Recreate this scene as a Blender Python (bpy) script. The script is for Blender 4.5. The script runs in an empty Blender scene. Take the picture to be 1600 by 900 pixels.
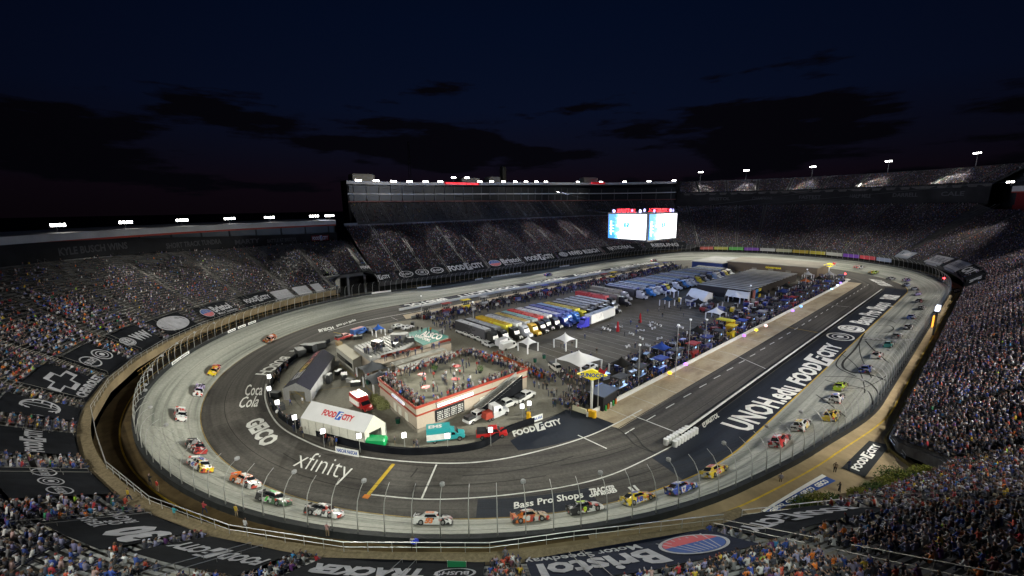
import bpy, math, random
import numpy as np
from mathutils import Matrix, Vector
random.seed(7); RNG = np.random.default_rng(11)
SC = bpy.context.scene; COL = SC.collection
PI = math.pi

# ------------------------------------------------------------ camera
CAM = np.array([95.83, -165.70, 41.45]); YAW, PIT, ROL, FPX = -.858, .192, -.015, 660.
FW = np.array([math.sin(YAW)*math.cos(PIT), math.cos(YAW)*math.cos(PIT), -math.sin(PIT)])
RT0 = np.array([math.cos(YAW), -math.sin(YAW), 0]); UP0 = np.cross(RT0, FW)
RT = RT0*math.cos(ROL)+UP0*math.sin(ROL); UP = -RT0*math.sin(ROL)+UP0*math.cos(ROL)
cd = bpy.data.cameras.new('camera'); cam = bpy.data.objects.new('camera', cd); COL.objects.link(cam)
cd.sensor_width = 36; cd.lens = 36*FPX/1600; cd.clip_start = .5; cd.clip_end = 20000
cam.matrix_world = Matrix(((RT[0], UP[0], -FW[0], CAM[0]), (RT[1], UP[1], -FW[1], CAM[1]), (RT[2], UP[2], -FW[2], CAM[2]), (0, 0, 0, 1)))
SC.camera = cam

# ------------------------------------------------------------ night sky
W = bpy.data.worlds.new('World'); SC.world = W; W.use_nodes = True
nt = W.node_tree; nt.nodes.clear()
def N(t, **k):
    n = nt.nodes.new(t)
    for a, b in k.items(): setattr(n, a, b)
    return n
L_ = lambda a, b: nt.links.new(a, b)
out = N('ShaderNodeOutputWorld'); bg = N('ShaderNodeBackground'); tc = N('ShaderNodeTexCoord'); sx = N('ShaderNodeSeparateXYZ')
L_(tc.outputs['Generated'], sx.inputs[0])
cr = N('ShaderNodeValToRGB'); L_(sx.outputs['Z'], cr.inputs[0])
e = cr.color_ramp.elements
e[0].position = 0.0; e[0].color = (.0026, .0014, .0026, 1)
e[1].position = .62; e[1].color = (.0006, .0016, .0062, 1)
for p, c in ((.05, (.0032, .0018, .0036, 1)), (.11, (.0025, .0026, .0066, 1)), (.20, (.0017, .0032, .0108, 1)), (.36, (.0009, .0026, .0100, 1))):
    k = cr.color_ramp.elements.new(p); k.color = c
mp = N('ShaderNodeMapping'); mp.inputs['Scale'].default_value = (1.0, 1.0, 5.5); mp.inputs['Location'].default_value = (3.1, 1.7, .4); L_(tc.outputs['Generated'], mp.inputs[0])
nz = N('ShaderNodeTexNoise'); nz.inputs['Scale'].default_value = 3.4; nz.inputs['Detail'].default_value = 7; nz.inputs['Roughness'].default_value = .56; L_(mp.outputs[0], nz.inputs['Vector'])
band = N('ShaderNodeValToRGB'); L_(sx.outputs['Z'], band.inputs[0])
b = band.color_ramp.elements; b[0].position = .0; b[0].color = (.10,)*3+(1,); b[1].position = .34; b[1].color = (0.,)*3+(1,)
k = band.color_ramp.elements.new(.10); k.color = (.24,)*3+(1,)
k = band.color_ramp.elements.new(.17); k.color = (.20,)*3+(1,)
k = band.color_ramp.elements.new(.235); k.color = (.08,)*3+(1,)
ad = N('ShaderNodeMath', operation='ADD'); L_(nz.outputs['Fac'], ad.inputs[0]); L_(band.outputs[0], ad.inputs[1])
cm = N('ShaderNodeMapRange'); cm.inputs[1].default_value = .69; cm.inputs[2].default_value = .75; L_(ad.outputs[0], cm.inputs[0])
mx = N('ShaderNodeMixRGB'); mx.inputs[2].default_value = (.0011, .0010, .0020, 1); L_(cm.outputs[0], mx.inputs[0]); L_(cr.outputs[0], mx.inputs[1])
# the last glow of dusk is in the north-west; the rest of the horizon is darker
dt = N('ShaderNodeVectorMath', operation='DOT_PRODUCT'); dt.inputs[1].default_value = (-.72, .69, 0); L_(tc.outputs['Generated'], dt.inputs[0])
dm = N('ShaderNodeMapRange'); dm.inputs[1].default_value = .30; dm.inputs[2].default_value = 1.0; dm.inputs[3].default_value = .3; dm.inputs[4].default_value = 1.0; L_(dt.outputs['Value'], dm.inputs[0])
m2 = N('ShaderNodeMixRGB', blend_type='MULTIPLY'); m2.inputs[0].default_value = 1; L_(mx.outputs[0], m2.inputs[1]); L_(dm.outputs[0], m2.inputs[2])
L_(m2.outputs[0], bg.inputs[0]); bg.inputs[1].default_value = 1.5; L_(bg.outputs[0], out.inputs[0])
vs = SC.view_settings; vs.view_transform = 'Standard'; vs.look = 'None'; vs.exposure = 0.0; vs.gamma = 1; vs.use_curve_mapping = False
SC.cycles.use_denoising = True
SC.cycles.max_bounces = 4; SC.cycles.diffuse_bounces = 2; SC.cycles.glossy_bounces = 2; SC.cycles.transparent_max_bounces = 12
SC.cycles.sample_clamp_indirect = 3

# ------------------------------------------------------------ the oval: station u (metres along the inside line), lateral d (metres outward)
LS, R = 181.6, 71.5; Q = PI*R/2; PER = 2*LS+2*PI*R
def pt(u, d, z=0.):
    u = u % PER
    if u < Q: a = -PI/2+u/R; return ((R+d)*math.cos(a), -LS/2+(R+d)*math.sin(a), z)
    u -= Q
    if u < LS: return (R+d, -LS/2+u, z)
    u -= LS
    if u < 2*Q: a = u/R; return ((R+d)*math.cos(a), LS/2+(R+d)*math.sin(a), z)
    u -= 2*Q
    if u < LS: return (-R-d, LS/2-u, z)
    u -= LS; a = PI+u/R; return ((R+d)*math.cos(a), -LS/2+(R+d)*math.sin(a), z)
def nrm(u):
    a, b = pt(u, 0), pt(u, 1); return np.array([b[0]-a[0], b[1]-a[1], 0])
def tang(u):
    n = nrm(u); return np.array([-n[1], n[0], 0])
def sdu(x, y):
    yy = y-LS/2 if y > LS/2 else (y+LS/2 if y < -LS/2 else 0.)
    d = math.hypot(x, yy)-R
    if y < -LS/2: u = ((math.atan2(y+LS/2, x)+PI/2) % (2*PI))*R; u = u if u <= 2*Q else u
    elif y > LS/2: return Q+LS+math.atan2(y-LS/2, x)*R, d
    elif x > 0: return Q+(y+LS/2), d
    else: return Q+LS+2*Q+(LS/2-y), d
    return (u if u < Q+1e-6 else u-2*PI*R) % PER, d
def inturn(u): return u % PER < Q or Q+LS < u % PER < 3*Q+LS or u % PER > PER-Q
def sm(x, a, b):
    t = min(1, max(0, (x-a)/(b-a))); return t*t*(3-2*t)
def wz(u):
    "width and outer height of the banked concrete"
    u = u % PER
    if u > PER-Q-45: u -= PER
    k = sm(u, 95, 142) if u > 0 else 1-sm(u, -150, -100)          # 1 on the straights
    kf = sm(u, 300, 345)*(1-sm(u, 460, 505)) if u > 0 else 0        # far turn
    w, z = 8.7+(13-8.7)*k, 4.6+(2.6-4.6)*k
    return w+(11-13)*kf, z+(4.8-2.6)*kf
def zs(u, d):
    w, z = wz(u); t = max(0, d/w); return z*t*(.8+.2*min(t, 1))
def ray(px, py):
    v = FW+RT*(px-800)/FPX+UP*(450-py)/FPX; return v/np.linalg.norm(v)
def G(px, py, z=0.):
    v = ray(px, py); t = (z-CAM[2])/v[2]; return CAM+v*t
def onroad(px, py, h=.5):
    v = ray(px, py); t = 20.
    while t < 600:
        p = CAM+v*t; u, d = sdu(p[0], p[1])
        if p[2]-h < (zs(u, d) if d > 0 else 0): break
        t += .25
    return u, d
def project(P):
    d = P-CAM; z = d@FW; z = np.where(np.abs(z) < .01, .01, z)
    return 800+FPX*(d@RT)/z, 450-FPX*(d@UP)/z, z

# ------------------------------------------------------------ materials
MATS = {}
def M(name, col=(.5, .5, .5), rough=.7, metal=0., var=.0, vs_=3., emit=0., bump=0., alpha=1., coat=0., spec=None):
    if name in MATS: return MATS[name]
    if spec is None: spec = .12 if rough > .52 and not metal else .5
    m = bpy.data.materials.new(name); m.use_nodes = True; t = m.node_tree; p = t.nodes['Principled BSDF']
    p.inputs['Base Color'].default_value = (*col, 1); p.inputs['Roughness'].default_value = rough; p.inputs['Metallic'].default_value = metal
    p.inputs['Specular IOR Level'].default_value = spec
    p.inputs['Coat Weight'].default_value = coat; p.inputs['Alpha'].default_value = alpha
    if emit: p.inputs['Emission Color'].default_value = (*col, 1); p.inputs['Emission Strength'].default_value = emit
    if var:
        c = t.nodes.new('ShaderNodeTexCoord'); n = t.nodes.new('ShaderNodeTexNoise'); n.inputs['Scale'].default_value = vs_; n.inputs['Detail'].default_value = 5
        n.inputs['Roughness'].default_value = .65
        t.links.new(c.outputs['Object'], n.inputs['Vector'])
        r = t.nodes.new('ShaderNodeMapRange'); r.inputs[1].default_value = .3; r.inputs[2].default_value = .7; r.inputs[3].default_value = 1-var; r.inputs[4].default_value = 1+var
        t.links.new(n.outputs['Fac'], r.inputs[0])
        x = t.nodes.new('ShaderNodeMixRGB'); x.blend_type = 'MULTIPLY'; x.inputs[0].default_value = 1; x.inputs[1].default_value = (*col, 1); t.links.new(r.outputs[0], x.inputs[2])
        t.links.new(x.outputs[0], p.inputs['Base Color'])
    MATS[name] = m; return m
def attr_mat(name, attr, rough=.85):
    m = bpy.data.materials.new(name); m.use_nodes = True; t = m.node_tree; p = t.nodes['Principled BSDF']
    a = t.nodes.new('ShaderNodeAttribute'); a.attribute_name = attr; t.links.new(a.outputs['Color'], p.inputs['Base Color']); p.inputs['Roughness'].default_value = rough
    MATS[name] = m; return m
def objcol_mat(name, rough=.5, coat=0., second=None, metal=0.):
    "main colour from the object's own colour; optional second livery colour from its custom property"
    m = bpy.data.materials.new(name); m.use_nodes = True; t = m.node_tree; p = t.nodes['Principled BSDF']
    o = t.nodes.new('ShaderNodeObjectInfo'); p.inputs['Roughness'].default_value = rough; p.inputs['Coat Weight'].default_value = coat; p.inputs['Metallic'].default_value = metal
    src = o.outputs['Color']
    if second:
        a = t.nodes.new('ShaderNodeAttribute'); a.attribute_type = 'OBJECT'; a.attribute_name = 'second'
        c = t.nodes.new('ShaderNodeTexCoord'); v = t.nodes.new('ShaderNodeTexVoronoi' if second == 'car' else 'ShaderNodeTexNoise')
        s = t.nodes.new('ShaderNodeSeparateXYZ'); t.links.new(c.outputs['Object'], s.inputs[0])
        w = t.nodes.new('ShaderNodeTexNoise'); w.inputs['Scale'].default_value = 1.3; w.inputs['Detail'].default_value = 1
        ob = t.nodes.new('ShaderNodeVectorMath'); ob.operation = 'ADD'; t.links.new(c.outputs['Object'], ob.inputs[0]); t.links.new(o.outputs['Random'], ob.inputs[1]); t.links.new(ob.outputs[0], w.inputs['Vector'])
        mth = t.nodes.new('ShaderNodeMath'); mth.operation = 'MULTIPLY_ADD'; mth.inputs[1].default_value = .16 if second == 'car' else .05; t.links.new(s.outputs['X'], mth.inputs[0]); t.links.new(w.outputs['Fac'], mth.inputs[2])
        g = t.nodes.new('ShaderNodeMath'); g.operation = 'GREATER_THAN'; g.inputs[1].default_value = .56; t.links.new(mth.outputs[0], g.inputs[0])
        x = t.nodes.new('ShaderNodeMixRGB'); t.links.new(g.outputs[0], x.inputs[0]); t.links.new(src, x.inputs[1]); t.links.new(a.outputs['Color'], x.inputs[2]); src = x.outputs[0]
    if second == 'car':
        v.inputs['Scale'].default_value = 2.6; t.links.new(ob.outputs[0], v.inputs['Vector'])
        hs = t.nodes.new('ShaderNodeSeparateXYZ'); t.links.new(v.outputs['Color'], hs.inputs[0])
        for ch, lo, colr in (('X', .80, (.55, .55, .55, 1)), ('Y', .78, (.012, .012, .015, 1)), ('Z', .90, (.45, .05, .03, 1))):
            g2 = t.nodes.new('ShaderNodeMath'); g2.operation = 'GREATER_THAN'; g2.inputs[1].default_value = lo; t.links.new(hs.outputs[ch], g2.inputs[0])
            x2 = t.nodes.new('ShaderNodeMixRGB'); x2.inputs[2].default_value = colr; t.links.new(g2.outputs[0], x2.inputs[0]); t.links.new(src, x2.inputs[1]); src = x2.outputs[0]
    t.links.new(src, p.inputs['Base Color']); MATS[name] = m; return m

def surf_mat(name, c1, c2, c3, lonscale, latscale, rough, groove=False, fine=.25):
    "road surface: stains stretched along the direction of travel (uv: x = lateral metres, y = station metres)"
    m = bpy.data.materials.new(name); m.use_nodes = True; t = m.node_tree; p = t.nodes['Principled BSDF']; l = t.links.new
    uv = t.nodes.new('ShaderNodeUVMap'); mp = t.nodes.new('ShaderNodeMapping'); mp.inputs['Scale'].default_value = (latscale, lonscale, 1); l(uv.outputs[0], mp.inputs[0])
    n = t.nodes.new('ShaderNodeTexNoise'); n.inputs['Scale'].default_value = 1; n.inputs['Detail'].default_value = 6; n.inputs['Roughness'].default_value = .6; l(mp.outputs[0], n.inputs['Vector'])
    r = t.nodes.new('ShaderNodeValToRGB'); l(n.outputs['Fac'], r.inputs[0]); e = r.color_ramp.elements
    e[0].position = .34; e[0].color = (*c3, 1); e[1].position = .72; e[1].color = (*c2, 1); q = e.new(.5); q.color = (*c1, 1)
    col = r.outputs[0]
    n2 = t.nodes.new('ShaderNodeTexNoise'); n2.inputs['Scale'].default_value = 1.7; n2.inputs['Detail'].default_value = 8; n2.inputs['Roughness'].default_value = .75
    tc_ = t.nodes.new('ShaderNodeTexCoord'); l(tc_.outputs['Object'], n2.inputs['Vector'])
    mr = t.nodes.new('ShaderNodeMapRange'); mr.inputs[1].default_value = .3; mr.inputs[2].default_value = .7; mr.inputs[3].default_value = 1-fine; mr.inputs[4].default_value = 1+fine; l(n2.outputs['Fac'], mr.inputs[0])
    x = t.nodes.new('ShaderNodeMixRGB'); x.blend_type = 'MULTIPLY'; x.inputs[0].default_value = 1; l(col, x.inputs[1]); l(mr.outputs[0], x.inputs[2]); col = x.outputs[0]
    if groove:
        s = t.nodes.new('ShaderNodeSeparateXYZ'); l(uv.outputs[0], s.inputs[0])
        for pos, wd, amt in ((1.3, 1.5, .34), (4.6, 1.1, .12), (7.8, 1.1, .22)):
            a = t.nodes.new('ShaderNodeMath'); a.operation = 'SUBTRACT'; a.inputs[1].default_value = pos; l(s.outputs['X'], a.inputs[0])
            b_ = t.nodes.new('ShaderNodeMath'); b_.operation = 'ABSOLUTE'; l(a.outputs[0], b_.inputs[0])
            c_ = t.nodes.new('ShaderNodeMapRange'); c_.interpolation_type = 'SMOOTHSTEP'; c_.inputs[1].default_value = wd; c_.inputs[2].default_value = 0; c_.inputs[3].default_value = 0; c_.inputs[4].default_value = amt; l(b_.outputs[0], c_.inputs[0])
            nn = t.nodes.new('ShaderNodeTexNoise'); nn.inputs['Scale'].default_value = .5+pos*.1; nn.inputs['Detail'].default_value = 5; l(mp.outputs[0], nn.inputs['Vector'])
            k_ = t.nodes.new('ShaderNodeMapRange'); k_.inputs[1].default_value = .35; k_.inputs[2].default_value = .6; l(nn.outputs['Fac'], k_.inputs[0])
            mm = t.nodes.new('ShaderNodeMath'); mm.operation = 'MULTIPLY'; l(c_.outputs[0], mm.inputs[0]); l(k_.outputs[0], mm.inputs[1])
            y = t.nodes.new('ShaderNodeMixRGB'); y.inputs[2].default_value = (.045, .05, .045, 1); l(mm.outputs[0], y.inputs[0]); l(col, y.inputs[1]); col = y.outputs[0]
        # joints across the slab lanes
        w = t.nodes.new('ShaderNodeTexWave'); w.bands_direction = 'X'; w.inputs['Scale'].default_value = .085; w.inputs['Distortion'].default_value = 0; l(uv.outputs[0], w.inputs['Vector'])
        k_ = t.nodes.new('ShaderNodeMapRange'); k_.inputs[1].default_value = .985; k_.inputs[2].default_value = 1.; k_.inputs[3].default_value = 0; k_.inputs[4].default_value = .35; l(w.outputs['Fac'], k_.inputs[0])
        y = t.nodes.new('ShaderNodeMixRGB'); y.inputs[2].default_value = (.1, .1, .09, 1); l(k_.outputs[0], y.inputs[0]); l(col, y.inputs[1]); col = y.outputs[0]
    l(col, p.inputs['Base Color']); p.inputs['Roughness'].default_value = max(rough, .8); p.inputs['Specular IOR Level'].default_value = .12; MATS[name] = m; return m

white = M('white_paint', (.72, .72, .70), .6, var=.12, vs_=1.2); lineW = M('road_line_white', (.6, .6, .58), .7, var=.2, vs_=.8)
yellow = M('road_line_yellow', (.50, .34, .04), .7, var=.25, vs_=.7)
black = M('black_fabric', (.009, .010, .013), .95, var=.35, vs_=.5, spec=.06); dark = M('dark_steel', (.03, .032, .036), .5, .3)
navy = M('navy_vinyl', (.009, .012, .026), .9, var=.3, spec=.08); grey = M('banner_grey', (.30, .30, .33), .9, var=.22, vs_=.7, spec=.1)
steel = M('galvanised_steel', (.42, .42, .41), .45, .6, var=.15); rubber = M('tyre_rubber', (.018, .018, .018), .8)
glass = M('tinted_glass', (.01, .012, .016), .08, coat=.5); chrome = M('polished_rim', (.4, .4, .42), .25, .9)
concrete = M('stand_concrete', (.115, .105, .09), .9, var=.3, vs_=.5); tanconc = M('walkway_concrete', (.27, .21, .13), .9, var=.22, vs_=.35)
red = M('red_trim', (.28, .045, .03), .6, var=.1); cream = M('cream_wall', (.34, .29, .24), .8, var=.08)
blue = M('blue_vinyl', (.02, .07, .32), .6); paintpit = M('lettering_white', (.68, .68, .66), .7, var=.16, vs_=.9)
skinm = M('skin', (.45, .25, .16), .6)

# ------------------------------------------------------------ mesh helpers
class MB:
    def __init__(s): s.v = []; s.f = []; s.m = []
    def add(s, vs_, fs, mi=0):
        o = len(s.v); s.v += [tuple(p) for p in vs_]; s.f += [tuple(o+i for i in f) for f in fs]; s.m += [mi]*len(fs); return s
    def box(s, c, d, rz=0., mi=0, top=1., topy=None, base=False):
        "box of size d centred on c (or standing on c when base); top narrows the upper face"
        x, y, z = d[0]/2, d[1]/2, d[2]/2; ty = top if topy is None else topy; cz = c[2]+(z if base else 0)
        P = [(-x, -y, -z), (x, -y, -z), (x, y, -z), (-x, y, -z), (-x*top, -y*ty, z), (x*top, -y*ty, z), (x*top, y*ty, z), (-x*top, y*ty, z)]
        cs, sn = math.cos(rz), math.sin(rz)
        return s.add([(c[0]+a*cs-b*sn, c[1]+a*sn+b*cs, cz+e) for a, b, e in P], [(0, 3, 2, 1), (4, 5, 6, 7), (0, 1, 5, 4), (1, 2, 6, 5), (2, 3, 7, 6), (3, 0, 4, 7)], mi)
    def tube(s, pts, r, n=6, mi=0, cap=True):
        pts = [np.array(p, float) for p in pts]; rings = []
        rr = r if isinstance(r, (list, tuple)) else [r]*len(pts)
        for i, p in enumerate(pts):
            d = pts[min(i+1, len(pts)-1)]-pts[max(i-1, 0)]; d /= np.linalg.norm(d)+1e-9
            a = np.cross(d, (0, 0, 1)); 
            if np.linalg.norm(a) < 1e-3: a = np.array([1., 0, 0])
            a /= np.linalg.norm(a); b_ = np.cross(d, a)
            rings.append([p+rr[i]*(math.cos(2*PI*k/n)*a+math.sin(2*PI*k/n)*b_) for k in range(n)])
        vv = [q for g in rings for q in g]; ff = []
        for i in range(len(pts)-1):
            for k in range(n): ff.append((i*n+k, i*n+(k+1) % n, (i+1)*n+(k+1) % n, (i+1)*n+k))
        if cap: ff.append(tuple(range(n-1, -1, -1))); ff.append(tuple((len(pts)-1)*n+k for k in range(n)))
        return s.add(vv, ff, mi)
    def prism(s, poly, z0, z1, mi=0, mt=None):
        n = len(poly); vv = [(p[0], p[1], z0) for p in poly]+[(p[0], p[1], z1) for p in poly]
        s.add(vv, [(i, (i+1) % n, n+(i+1) % n, n+i) for i in range(n)]+[tuple(range(n-1, -1, -1))], mi)
        return s.add(vv[n:], [tuple(range(n))], mi if mt is None else mt)
    def lathe(s, c, prof, n=12, mi=0):
        vv = [(c[0]+r*math.cos(2*PI*k/n), c[1]+r*math.sin(2*PI*k/n), c[2]+z) for r, z in prof for k in range(n)]
        ff = [(i*n+k, i*n+(k+1) % n, (i+1)*n+(k+1) % n, (i+1)*n+k) for i in range(len(prof)-1) for k in range(n)]
        ff += [tuple(range(n-1, -1, -1)), tuple((len(prof)-1)*n+k for k in range(n))]
        return s.add(vv, ff, mi)
    def mesh(s, name, mats, smooth=False):
        me = bpy.data.meshes.new(name); me.from_pydata(s.v, [], s.f)
        for m in (mats if isinstance(mats, (list, tuple)) else [mats]): me.materials.append(m)
        if len(me.materials) > 1: me.polygons.foreach_set('material_index', s.m)
        if smooth: me.polygons.foreach_set('use_smooth', [True]*len(s.f))
        me.update(); return me
    def build(s, name, mats, parent=None, loc=(0, 0, 0), rz=0., smooth=False):
        o = bpy.data.objects.new(name, s.mesh(name, mats, smooth)); COL.objects.link(o); o.location = loc; o.rotation_euler = (0, 0, rz)
        if parent: o.parent = parent
        return o
def tag(o, label=None, cat=None, group=None, kind=None):
    if label: o['label'] = label
    if cat: o['category'] = cat
    if group: o['group'] = group
    if kind: o['kind'] = kind
    return o
def thing(name, label, cat, loc=(0, 0, 0), rz=0., group=None):
    o = bpy.data.objects.new(name, None); COL.objects.link(o); o.location = loc; o.rotation_euler = (0, 0, rz); o.empty_display_size = .1
    return tag(o, label, cat, group)
def copy_tree(o, parent=None, color=None, second=None):
    c = o.copy(); COL.objects.link(c); c.parent = parent
    if color and c.type == 'MESH' and c.get('tint'): c.color = (*color, 1); c['second'] = tuple(second or color)
    for ch in o.children: copy_tree(ch, c, color, second)
    return c
def tint(o, color, second=None):
    for c in [o]+list(o.children_recursive):
        if c.type == 'MESH' and c.get('tint'): c.color = (*color, 1); c['second'] = tuple(second or color)
ORD = ['first', 'second', 'third', 'fourth', 'fifth', 'sixth', 'seventh', 'eighth', 'ninth', 'tenth', 'eleventh', 'twelfth', 'thirteenth', 'fourteenth', 'fifteenth', 'sixteenth', 'seventeenth', 'eighteenth', 'nineteenth', 'twentieth']
def ordn(i):
    if i < 20: return ORD[i]
    t = ['twenty', 'thirty', 'forty', 'fifty', 'sixty', 'seventy', 'eighty', 'ninety'][(i+1)//10-2]
    r = (i+1) % 10
    return t[:-1]+'ieth' if r == 0 else t+'-'+ORD[r-1]
def strip(name, u0, u1, prof, mat, step=4., kind='structure', parent=None, uvd=True):
    "a band swept along the oval; prof(u) gives [(d, z), ...]"
    n = max(2, int(abs(u1-u0)/step)+1); us = np.linspace(u0, u1, n); vv = []; ff = []; uvs = []
    k = len(prof(us[0]))
    for u in us:
        for d, z in prof(u): vv.append(pt(u, d, z)); uvs.append((d, u))
    for i in range(n-1):
        for j in range(k-1): ff.append((i*k+j, i*k+j+1, (i+1)*k+j+1, (i+1)*k+j))
    me = bpy.data.meshes.new(name); me.from_pydata(vv, [], ff); me.materials.append(mat)
    ul = me.uv_layers.new(name='UVMap'); uvs = np.array(uvs); lv = np.zeros(len(me.loops), int); me.loops.foreach_get('vertex_index', lv)
    ul.data.foreach_set('uv', uvs[lv].astype(np.float32).ravel()); me.update()
    o = bpy.data.objects.new(name, me); COL.objects.link(o)
    if parent: o.parent = parent
    if kind: o['kind'] = kind
    return o

# ------------------------------------------------------------ lettering and artwork, as flat 2-D pieces with cap height 1
_tc = {}
def glyphs(s, bold=.02, shear=0.):
    k = (s, bold, shear)
    if k in _tc: return _tc[k]
    c = bpy.data.curves.new('t', 'FONT'); c.body = s; c.size = 1; c.offset = bold; c.shear = shear; c.resolution_u = 2; c.fill_mode = 'FRONT'
    o = bpy.data.objects.new('t', c); COL.objects.link(o); bpy.context.view_layer.update()
    ev = o.evaluated_get(bpy.context.evaluated_depsgraph_get()); me = ev.to_mesh()
    v = np.array([tuple(q.co)[:2] for q in me.vertices]); f = [tuple(p.vertices) for p in me.polygons]; ev.to_mesh_clear()
    bpy.data.objects.remove(o); bpy.data.curves.remove(c)
    v[:, 0] -= v[:, 0].min(); v /= .70
    _tc[k] = (v, f, v[:, 0].max()); return _tc[k]
def a_text(s, mat=0, bold=.03, shear=0., cond=1.):
    v, f, w = glyphs(s, bold, shear); v = v.copy(); v[:, 0] *= cond; return [(v, f, mat, 1)], w*cond
def shift(it, dx=0, dy=0, sc=1.): return [(v*sc+np.array([dx, dy]), f, m, l) for v, f, m, l in it]
def rect(x0, y0, x1, y1, m=0, l=1): return (np.array([(x0, y0), (x1, y0), (x1, y1), (x0, y1)], float), [(0, 1, 2, 3)], m, l)
def ring(cx, cy, rx, ry, r0, m=0, l=1, n=32):
    v = []; 
    for k in range(n):
        a = 2*PI*k/n; v += [(cx+rx*math.cos(a), cy+ry*math.sin(a)), (cx+rx*r0*math.cos(a), cy+ry*r0*math.sin(a))]
    if r0 <= 0: return (np.array(v[::2]), [tuple(range(n))], m, l)
    return (np.array(v), [(2*k, 2*((k+1) % n), 2*((k+1) % n)+1, 2*k+1) for k in range(n)], m, l)
def a_foodcity(m=0, md=1):
    A, wa = a_text('FOOD', m, .045, cond=.82); B, wb = a_text('CITY', m, .045, cond=.82); F, wf = a_text('F', md, .04, .3)
    x = wa+.12; it = A+[rect(x, -.28, x+1.25, 1.28, m)]+[(v, f, q, 3) for v, f, q, l in shift(F, x+.32, -.02, 1.05)]+shift(B, x+1.37)
    return it, x+1.37+wb
def a_oval(kind, m=0, md=1):
    it = [ring(1.1, .5, 1.1, .62, .86, m)]
    if kind == 'globe':
        it += [ring(1.1, .5, .55, .62, .86, m)]+[rect(.1, y, 2.1, y+.06, m) for y in (.2, .5, .78)]+[rect(1.07, -.1, 1.13, 1.1, m)]
    elif kind == 'full':
        it = [ring(1.1, .5, 1.1, .62, 0, m), ring(1.1, .5, .98, .52, .94, md, 2)]+[(v, f, md, 3) for v, f, q, l in shift(a_text('1.2.3', md, .03)[0], .45, .28, .55)]
    elif kind == 'word': it += shift(a_text('BUSH\'S', m, .03)[0], .38, .3, .42)
    elif kind == 'badge': it += [ring(1.1, .5, .7, .38, .84, m), ring(1.1, .5, .3, .16, 0, m)]
    else: it += [ring(1.1, .5, .5, .3, 0, m), rect(.3, .44, 1.9, .56, m)]
    return it, 2.2
def a_bristol(m=0, rd=2, bl=3):
    it = [ring(1.1, .45, 1.15, .75, .90, m), ring(1.1, .45, 1.02, .66, 0, bl, 1)]
    v = [(1.1+1.0*math.cos(a), .45-.05+.6*math.sin(a)) for a in np.linspace(PI, 2*PI, 14)]
    it.append((np.array(v), [tuple(range(len(v)))], rd, 2))
    for k in range(-3, 4): it.append((np.array([(1.1+k*.14, 1.04), (1.1+k*.14+.04, 1.04), (1.1+k*.3+.05, -.12), (1.1+k*.3, -.12)]), [(0, 1, 2, 3)], m, 3))
    it += shift(a_text('Bristol', m, .035)[0], 2.5, .15, 1.05); it += shift(a_text('Motor Speedway', m, .015)[0], 2.6, -.42, .42)
    return it, 2.5+a_text('Bristol', m, .035)[1]*1.05
def a_row(parts, gap=.5):
    x = 0; it = []
    for p, w in parts: it += shift(p, x); x += w+gap
    return it, x-gap
def place(art, fmap, name, mats, parent=None, label=None, lift=.012):
    "fmap(x, y, h) carries a 2-D point (x over the full width 0..1, y in cap heights) to the world, h above the surface"
    it, w = art; mb = MB()
    for v, f, m, l in it:
        mb.add([fmap(a/w, b, lift*l) for a, b in v], f, m)
    used = sorted(set(mb.m)); mb.m = [used.index(i) for i in mb.m]
    o = mb.build(name, [mats[i] for i in used], parent)
    if label: o['label'] = label
    return o
def m_aff(bl, br, tl, z=0.):
    O, X, Y = G(*bl, z), G(*br, z), G(*tl, z); X = X-O; Y = Y-O
    return lambda x, y, h: tuple(O+X*x+Y*y+np.array([0, 0, h]))

# ------------------------------------------------------------ setting: ground, infield, apron, track
m_conc = surf_mat('track_concrete', (.31, .315, .28), (.41, .405, .36), (.16, .17, .15), .014, .75, .75, groove=True, fine=.22)
m_asph = surf_mat('apron_asphalt', (.072, .067, .062), (.108, .100, .091), (.044, .041, .040), .014, .55, .82, fine=.3)
m_lot = M('lot_asphalt', (.085, .078, .068), .9, var=.3, vs_=.12)
def sheet(name, poly, z, mat, kind='structure'):
    o = MB().add([(p[0], p[1], z) for p in poly], [tuple(range(len(poly)))]).build(name, mat); o['kind'] = kind; return o
sheet('ground', [(-6000, -6000), (6000, -6000), (6000, 6000), (-6000, 6000)], -.15, M('dark_grass', (.02, .025, .012), .95, var=.4, vs_=.02))
oval = [pt(u, -.0)[:2] for u in np.arange(0, PER, 5)]
sheet('infield', oval, -.02, m_lot)
strip('apron', 0, PER, lambda u: [(-26, .0), (-20, 0), (-14, 0), (-7, .0), (0, .0)], m_asph, 4)
strip('race_track', 0, PER, lambda u: [(wz(u)[0]*t, zs(u, wz(u)[0]*t)+(.004 if t == 0 else 0)) for t in np.linspace(0, 1, 7)], m_conc, 3)
# paved infield inside the apron, near end in pale worn concrete
INW = [(885, 642), (850, 654), (834, 661), (795, 675), (762, 695), (735, 703), (690, 708), (630, 709.5), (560, 700), (500, 682), (455, 664), (430, 643), (420, 618), (427, 598), (435, 582), (451, 568), (470, 555), (495, 545), (515, 535), (540, 524), (575, 510)]
inw = [G(*p)[:2] for p in INW]
near = inw+[G(640, 500)[:2], G(700, 497)[:2], (-8, -86), (14, -84), (26, -92), (44, -100)]
sheet('paddock_pavement', near, .008, surf_mat('paddock_concrete', (.19, .18, .15), (.24, .22, .185), (.14, .13, .11), .05, .05, .9, fine=.25))
sheet('paddock_lot', [(-46, -95), (-8, -88), (14, -86), (26, -94), (44.5, -101), (46, 108), (30, 140), (8, 152), (-20, 150), (-44, 118)], .004, m_lot)
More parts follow.
